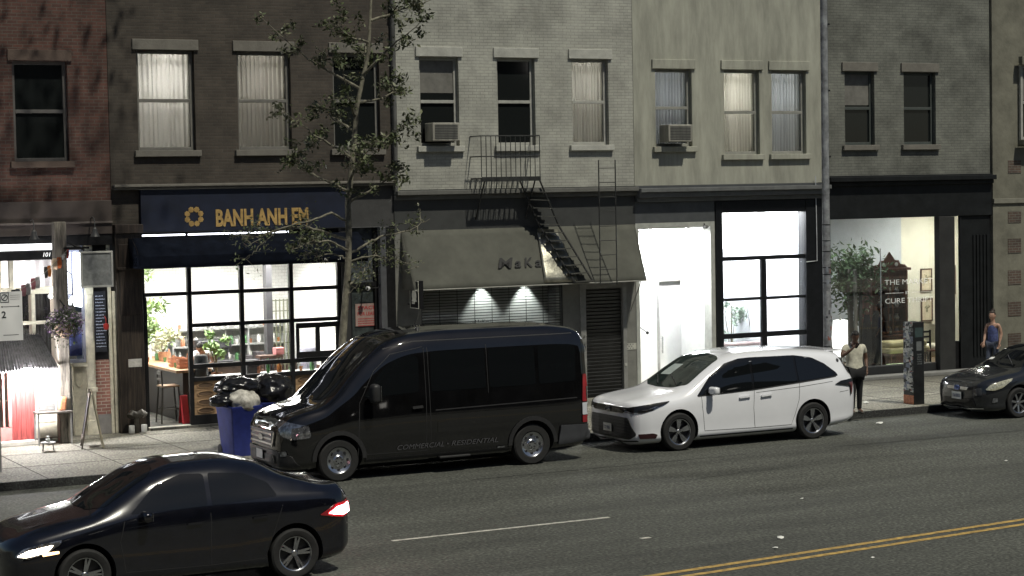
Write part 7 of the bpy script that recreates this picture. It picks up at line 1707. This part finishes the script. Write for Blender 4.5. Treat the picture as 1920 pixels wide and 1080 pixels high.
def head_mesh(m, parent, skin, c, pitch, yaw, hairm, hair='short', s=1.0):
    """head with brow, nose, lips, chin and ears; faces -y"""
    bm = bmesh.new(); bmesh.ops.create_uvsphere(bm, u_segments=28, v_segments=20, radius=1)
    for v in bm.verts:
        x, y, z = v.co; fx = 1 - .12 * max(0, -z) ** 1.5
        w = .076 * (1 - .28 * max(0, -z) ** 2); d = .098 * (1 - .10 * max(0, -z)); h = .118
        X, Y, Z = x * w, y * d, z * h
        if y < -.2:
            f = (-y)
            Y += .010 * math.exp(-((z - .10) / .12) ** 2) * math.exp(-((abs(x) - .38) / .17) ** 2)          # eye sockets
            Y -= .026 * math.exp(-(x / .13) ** 2) * math.exp(-((z + .22) / .15) ** 2)                        # nose
            Y -= .010 * math.exp(-(x / .10) ** 2) * math.exp(-((z + .02) / .18) ** 2)
            Y -= .009 * math.exp(-(x / .28) ** 2) * math.exp(-((z + .52) / .07) ** 2)                        # lips
            Y -= .012 * math.exp(-(x / .3) ** 2) * math.exp(-((z + .82) / .13) ** 2)                         # chin
            Y -= .006 * math.exp(-((z - .25) / .08) ** 2)                                                     # brow
        v.co = (X, Y, Z)
    for sx in (-1, 1):
        r_ = bmesh.ops.create_uvsphere(bm, u_segments=10, v_segments=8, radius=1)
        for v in r_['verts']: v.co = (sx * .078 + v.co.x * .010, .008 + v.co.y * .018, -.005 + v.co.z * .032)
        r_ = bmesh.ops.create_uvsphere(bm, u_segments=8, v_segments=6, radius=1)
        for v in r_['verts']: v.co = (sx * .029 + v.co.x * .012, -.083 + v.co.y * .010, .012 + v.co.z * .008)
    R_ = Matrix.Rotation(yaw, 3, 'Z') @ Matrix.Rotation(pitch, 3, 'X')
    for v in bm.verts: v.co = R_ @ (v.co * s) + c
    me = bpy.data.meshes.new("head"); bm.to_mesh(me); bm.free()
    me.materials.append(m); o = finish(me, "head", parent, True, ang=80)
    bm = bmesh.new(); bmesh.ops.create_uvsphere(bm, u_segments=24, v_segments=16, radius=1)
    rr = random.Random(3)
    dele = [v for v in bm.verts if (v.co.y < -.45 and v.co.z < .42) or v.co.z < -.35 or (v.co.y < 0 and v.co.z < .05)]
    bmesh.ops.delete(bm, geom=dele, context='VERTS')
    for v in bm.verts: k = 1 + rr.uniform(-.02, .03); v.co = R_ @ (Vector((v.co.x * .083 * k, v.co.y * .106 * k + .004, v.co.z * .126 * k + .002)) * s) + c
    me = bpy.data.meshes.new("hair"); bm.to_mesh(me); bm.free(); me.materials.append(hairm); h = finish(me, "hair", parent, True, ang=80)
    h.modifiers.new("t", 'SOLIDIFY').thickness = .008
    if hair == 'bun':
        b = MB().lathe([(0, -.05), (.035, -.035), (.05, 0), (.035, .035), (0, .05)], n=14).build("hair_bun", hairm, h, smooth=True); b.location = R_ @ V3(0, .06, .12) + c
    return o
def hand(pos, edges, wn, w, d, side, palm=.09, curl=.5):
    """palm and five unequal bent fingers continuing from wrist w in direction d; side = thumb direction"""
    d = d.normalized(); side = (side - d * side.dot(d)).normalized(); nrm = d.cross(side)
    pos[wn + "p"] = (w + d * palm * .5, (.034, .018)); edges.append((wn, wn + "p"))
    k = wn + "k"; pos[k] = (w + d * palm, (.036, .014)); edges.append((wn + "p", k))
    for i, (o_, L) in enumerate(((.03, .072), (.010, .08), (-.011, .074), (-.031, .058))):
        b = w + d * palm + side * o_; q1 = b + d * L * .45 + nrm * L * .12 * curl; q2 = q1 + (d * .7 + nrm * curl).normalized() * L * .5
        pos[k + "a%d" % i] = (b + d * .012, .0095); pos[k + "b%d" % i] = (q1, .0085); pos[k + "c%d" % i] = (q2, .007)
        edges += [(k, k + "a%d" % i), (k + "a%d" % i, k + "b%d" % i), (k + "b%d" % i, k + "c%d" % i)]
    t1 = w + d * palm * .45 + side * .04; t2 = t1 + (d * .7 + side * .6 + nrm * .3).normalized() * .04; t3 = t2 + (d + nrm * .3).normalized() * .03
    pos[wn + "t1"] = (t1, .012); pos[wn + "t2"] = (t2, .010); pos[wn + "t3"] = (t3, .008)
    edges += [(wn + "p", wn + "t1"), (wn + "t1", wn + "t2"), (wn + "t2", wn + "t3")]
def figure(label, loc, rz, J, skin, shirt, pants, hairm, shoes=None, hair='short', lower=True, sleeve='short', headrot=(0, 0), s=1.0, sleeve_m=None, fat=1.0):
    """J: joint positions in local metres (person faces -y): pelvis waist chest neck head; sh_l el_l wr_l ; hip_l kn_l an_l ..."""
    t = thing("person", label, "person", loc, rz)
    j = {k: Vector(v) for k, v in J.items() if k != 'curl'}; f = fat
    pos = {"pelvis": (j["pelvis"], (.15 * f, .11 * f)), "waist": (j["waist"], (.13 * f, .10 * f)), "chest": (j["chest"], (.15 * f, .105 * f)), "neckb": (j["neck"] - V3(0, 0, .03), (.07, .06)), "neck": (j["neck"] + V3(0, 0, .03), .052), "skull": (j["head"], .06)}
    ed = [("pelvis", "waist"), ("waist", "chest"), ("chest", "neckb"), ("neckb", "neck"), ("neck", "skull")]
    nv = lambda q: j[q]
    for q in "lr":
        pos["sh" + q] = (j["sh" + q], .058 * f); pos["el" + q] = (j["el" + q], .042); pos["ma" + q] = (j["el" + q].lerp(j["wr" + q], .4), .038); pos["wr" + q] = (j["wr" + q], (.028, .024))
        ed += [("chest", "sh" + q), ("sh" + q, "el" + q), ("el" + q, "ma" + q), ("ma" + q, "wr" + q)]
        sd = J.get("th" + q, (1 if q == 'l' else -1, -.3, 0)); dd = Vector(J["hd" + q]) if "hd" + q in J else (j["wr" + q] - j["el" + q])
        hand(pos, ed, "wr" + q, j["wr" + q], dd, Vector(sd), .085, J.get("curl", .5))
        if lower:
            pos["hp" + q] = (j["hip" + q], .085 * f); pos["kn" + q] = (j["kn" + q], .055); pos["cf" + q] = (j["kn" + q].lerp(j["an" + q], .35), .054); pos["an" + q] = (j["an" + q], .038); pos["to" + q] = (j["an" + q] + Vector(J.get("toe" + q, (0, -.13, -.04))), (.04, .025))
            ed += [("pelvis", "hp" + q), ("hp" + q, "kn" + q), ("kn" + q, "cf" + q), ("cf" + q, "an" + q), ("an" + q, "to" + q)]
    skinned("body", (pos, ed), skin, t, 2)
    head_mesh(skin, t, skin, j["head"] + V3(0, -.01, .03), headrot[0], headrot[1], hairm, hair)
    g = 1.14
    sp_ = {"hem": (j["pelvis"] + V3(0, 0, -.06), (.168 * f, .128 * f)), "pelvis": (j["pelvis"] + V3(0, 0, .03), (.17 * f, .13 * f)), "waist": (j["waist"], (.155 * f, .125 * f)), "chest": (j["chest"], (.17 * f, .125 * f)), "col": (j["neck"] - V3(0, 0, .035), (.085, .075))}
    se = [("hem", "pelvis"), ("pelvis", "waist"), ("waist", "chest"), ("chest", "col")]
    if sleeve != 'none':
        for q in "lr":
            e_ = j["sh" + q].lerp(j["el" + q], .95 if sleeve == 'long' else .6)
            sp_["s" + q] = (j["sh" + q], .072 * f); sp_["e" + q] = (e_, .06); se += [("chest", "s" + q), ("s" + q, "e" + q)]
            if sleeve == 'long': sp_["w" + q] = (j["el" + q].lerp(j["wr" + q], .92), .038); se.append(("e" + q, "w" + q))
    skinned("shirt", (sp_, se), shirt, t, 2)
    if lower:
        pp = {"pelvis": (j["pelvis"] + V3(0, 0, -.03), (.150 * f, .112 * f))}; pe = []
        for q in "lr":
            pp["h" + q] = (j["hip" + q], .098 * f); pp["k" + q] = (j["kn" + q], .068); pp["a" + q] = (j["an" + q] + V3(0, 0, -.01), .052); pe += [("pelvis", "h" + q), ("h" + q, "k" + q), ("k" + q, "a" + q)]
        skinned("trousers", (pp, pe), pants, t, 2)
        for q in "lr":
            a = j["an" + q]; to = Vector(J.get("toe" + q, (0, -.13, -.04)))
            d2 = {"h": (a + V3(0, .03, -.045), (.042, .036)), "m": (a + to * .5 + V3(0, 0, -.02), (.045, .036)), "t": (a + to * 1.25 + V3(0, 0, -.01), (.04, .026))}
            skinned("shoe", (d2, [("h", "m"), ("m", "t")]), shoes, t, 2)
    return t
CLOTH_B = mat("black_trousers", (.012, .012, .013), .9, var=.2)
HAIR_K = mat("black_hair", (.010, .009, .008), .7, var=.2)
SHOE = mat("dark_shoe", (.03, .026, .022), .6)
# man with phone by the minivan's tail: faces the viewer and left, head bowed, right hand raised to his chin
qm = G(1603, 776, SZ)
Jm = dict(pelvis=(0, 0, .93), waist=(0, .01, 1.08), chest=(0, -.01, 1.30), neck=(0, -.03, 1.49), head=(-.02, -.10, 1.60),
          shl=(.19, 0, 1.42), ell=(.27, .03, 1.14), wrl=(.23, -.10, .93), thl=(-.3, -1, 0), hdl=(-.05, -.35, -.9),
          shr=(-.19, 0, 1.42), elr=(-.34, -.14, 1.22), wrr=(-.15, -.30, 1.40), thr=(.2, .3, 1), hdr=(.45, -.1, .55),
          hipl=(.085, 0, .88), knl=(.10, -.02, .49), anl=(.11, .03, .085), toel=(.02, -.14, -.045), hipr=(-.085, 0, .88), knr=(-.05, -.03, .49), anr=(-.03, .06, .085), toer=(-.03, -.14, -.045), curl=.9)
man = figure("man in pale sweater and black trousers at the kerb, head bowed over a phone", (qm.x, qm.y, SZ), -.25, Jm, SKIN_D, mat("pale_sweater", (.55, .53, .43), .9, var=.18, scale=9, bump=.3, bscale=60), CLOTH_B, HAIR_K, SHOE, headrot=(.45, -.15), sleeve='short', fat=1.3)
ph = MB().cbox((0, 0, 0), (.07, .008, .14)).build("phone", MATS["gloss_black"], None, bevel=.003)
ph.parent = None; R_ = Matrix.Rotation(-.25, 3, 'Z'); ph.location = Vector((qm.x, qm.y, SZ)) + R_ @ V3(-.075, -.325, 1.455); ph.rotation_euler = (.7, .2, -.2)
tag(ph, "small dark phone in the raised hand of the standing man", "phone")
# woman walking by the stucco wall
qw = P(1862, 640, 37.6)
Jw = dict(pelvis=(0, 0, .90), waist=(0, .0, 1.04), chest=(0, 0, 1.22), neck=(0, -.01, 1.40), head=(-.0, -.03, 1.52),
          shl=(.15, 0, 1.34), ell=(.19, .05, 1.10), wrl=(.18, -.04, .88), shr=(-.15, 0, 1.34), elr=(-.19, -.02, 1.10), wrr=(-.17, -.14, .92),
          hipl=(.08, 0, .85), knl=(.09, -.05, .47), anl=(.09, .08, .085), hipr=(-.08, 0, .85), knr=(-.08, -.1, .48), anr=(-.08, -.2, .085))
wom = figure("woman with a dark bun and blue tank top walking left past the stucco wall", (qw.x, 37.6, SZ), -1.15, Jw, SKIN_L, mat("blue_tank", (.07, .09, .22), .85, var=.3, scale=20), mat("denim", (.05, .06, .09), .85), mat("brown_hair", (.03, .02, .014), .6), SHOE, hair='bun', sleeve='none', headrot=(.05, 0), fat=.88)
# barista bent over the counter inside
qb_ = P(378, 640, 41.4)
Jb = dict(pelvis=(0, .28, .93), waist=(0, .2, 1.08), chest=(0, .03, 1.27), neck=(0, -.13, 1.40), head=(-.03, -.23, 1.46),
          shl=(.18, -.03, 1.37), ell=(.24, -.18, 1.16), wrl=(.14, -.36, 1.12), shr=(-.18, -.03, 1.37), elr=(-.24, -.2, 1.16), wrr=(-.1, -.38, 1.13),
          hipl=(.085, .28, .88), knl=(.1, .25, .49), anl=(.1, .3, .085), hipr=(-.085, .28, .88), knr=(-.1, .25, .49), anr=(-.1, .3, .085))
figure("dark-haired person in a white shirt bent over the counter inside the cafe", (qb_.x, 41.3, .2), -.5, Jb, SKIN_L, mat("white_shirt", (.75, .76, .78), .85, var=.05), CLOTH_B, HAIR_K, SHOE, headrot=(.7, 0), sleeve='short')
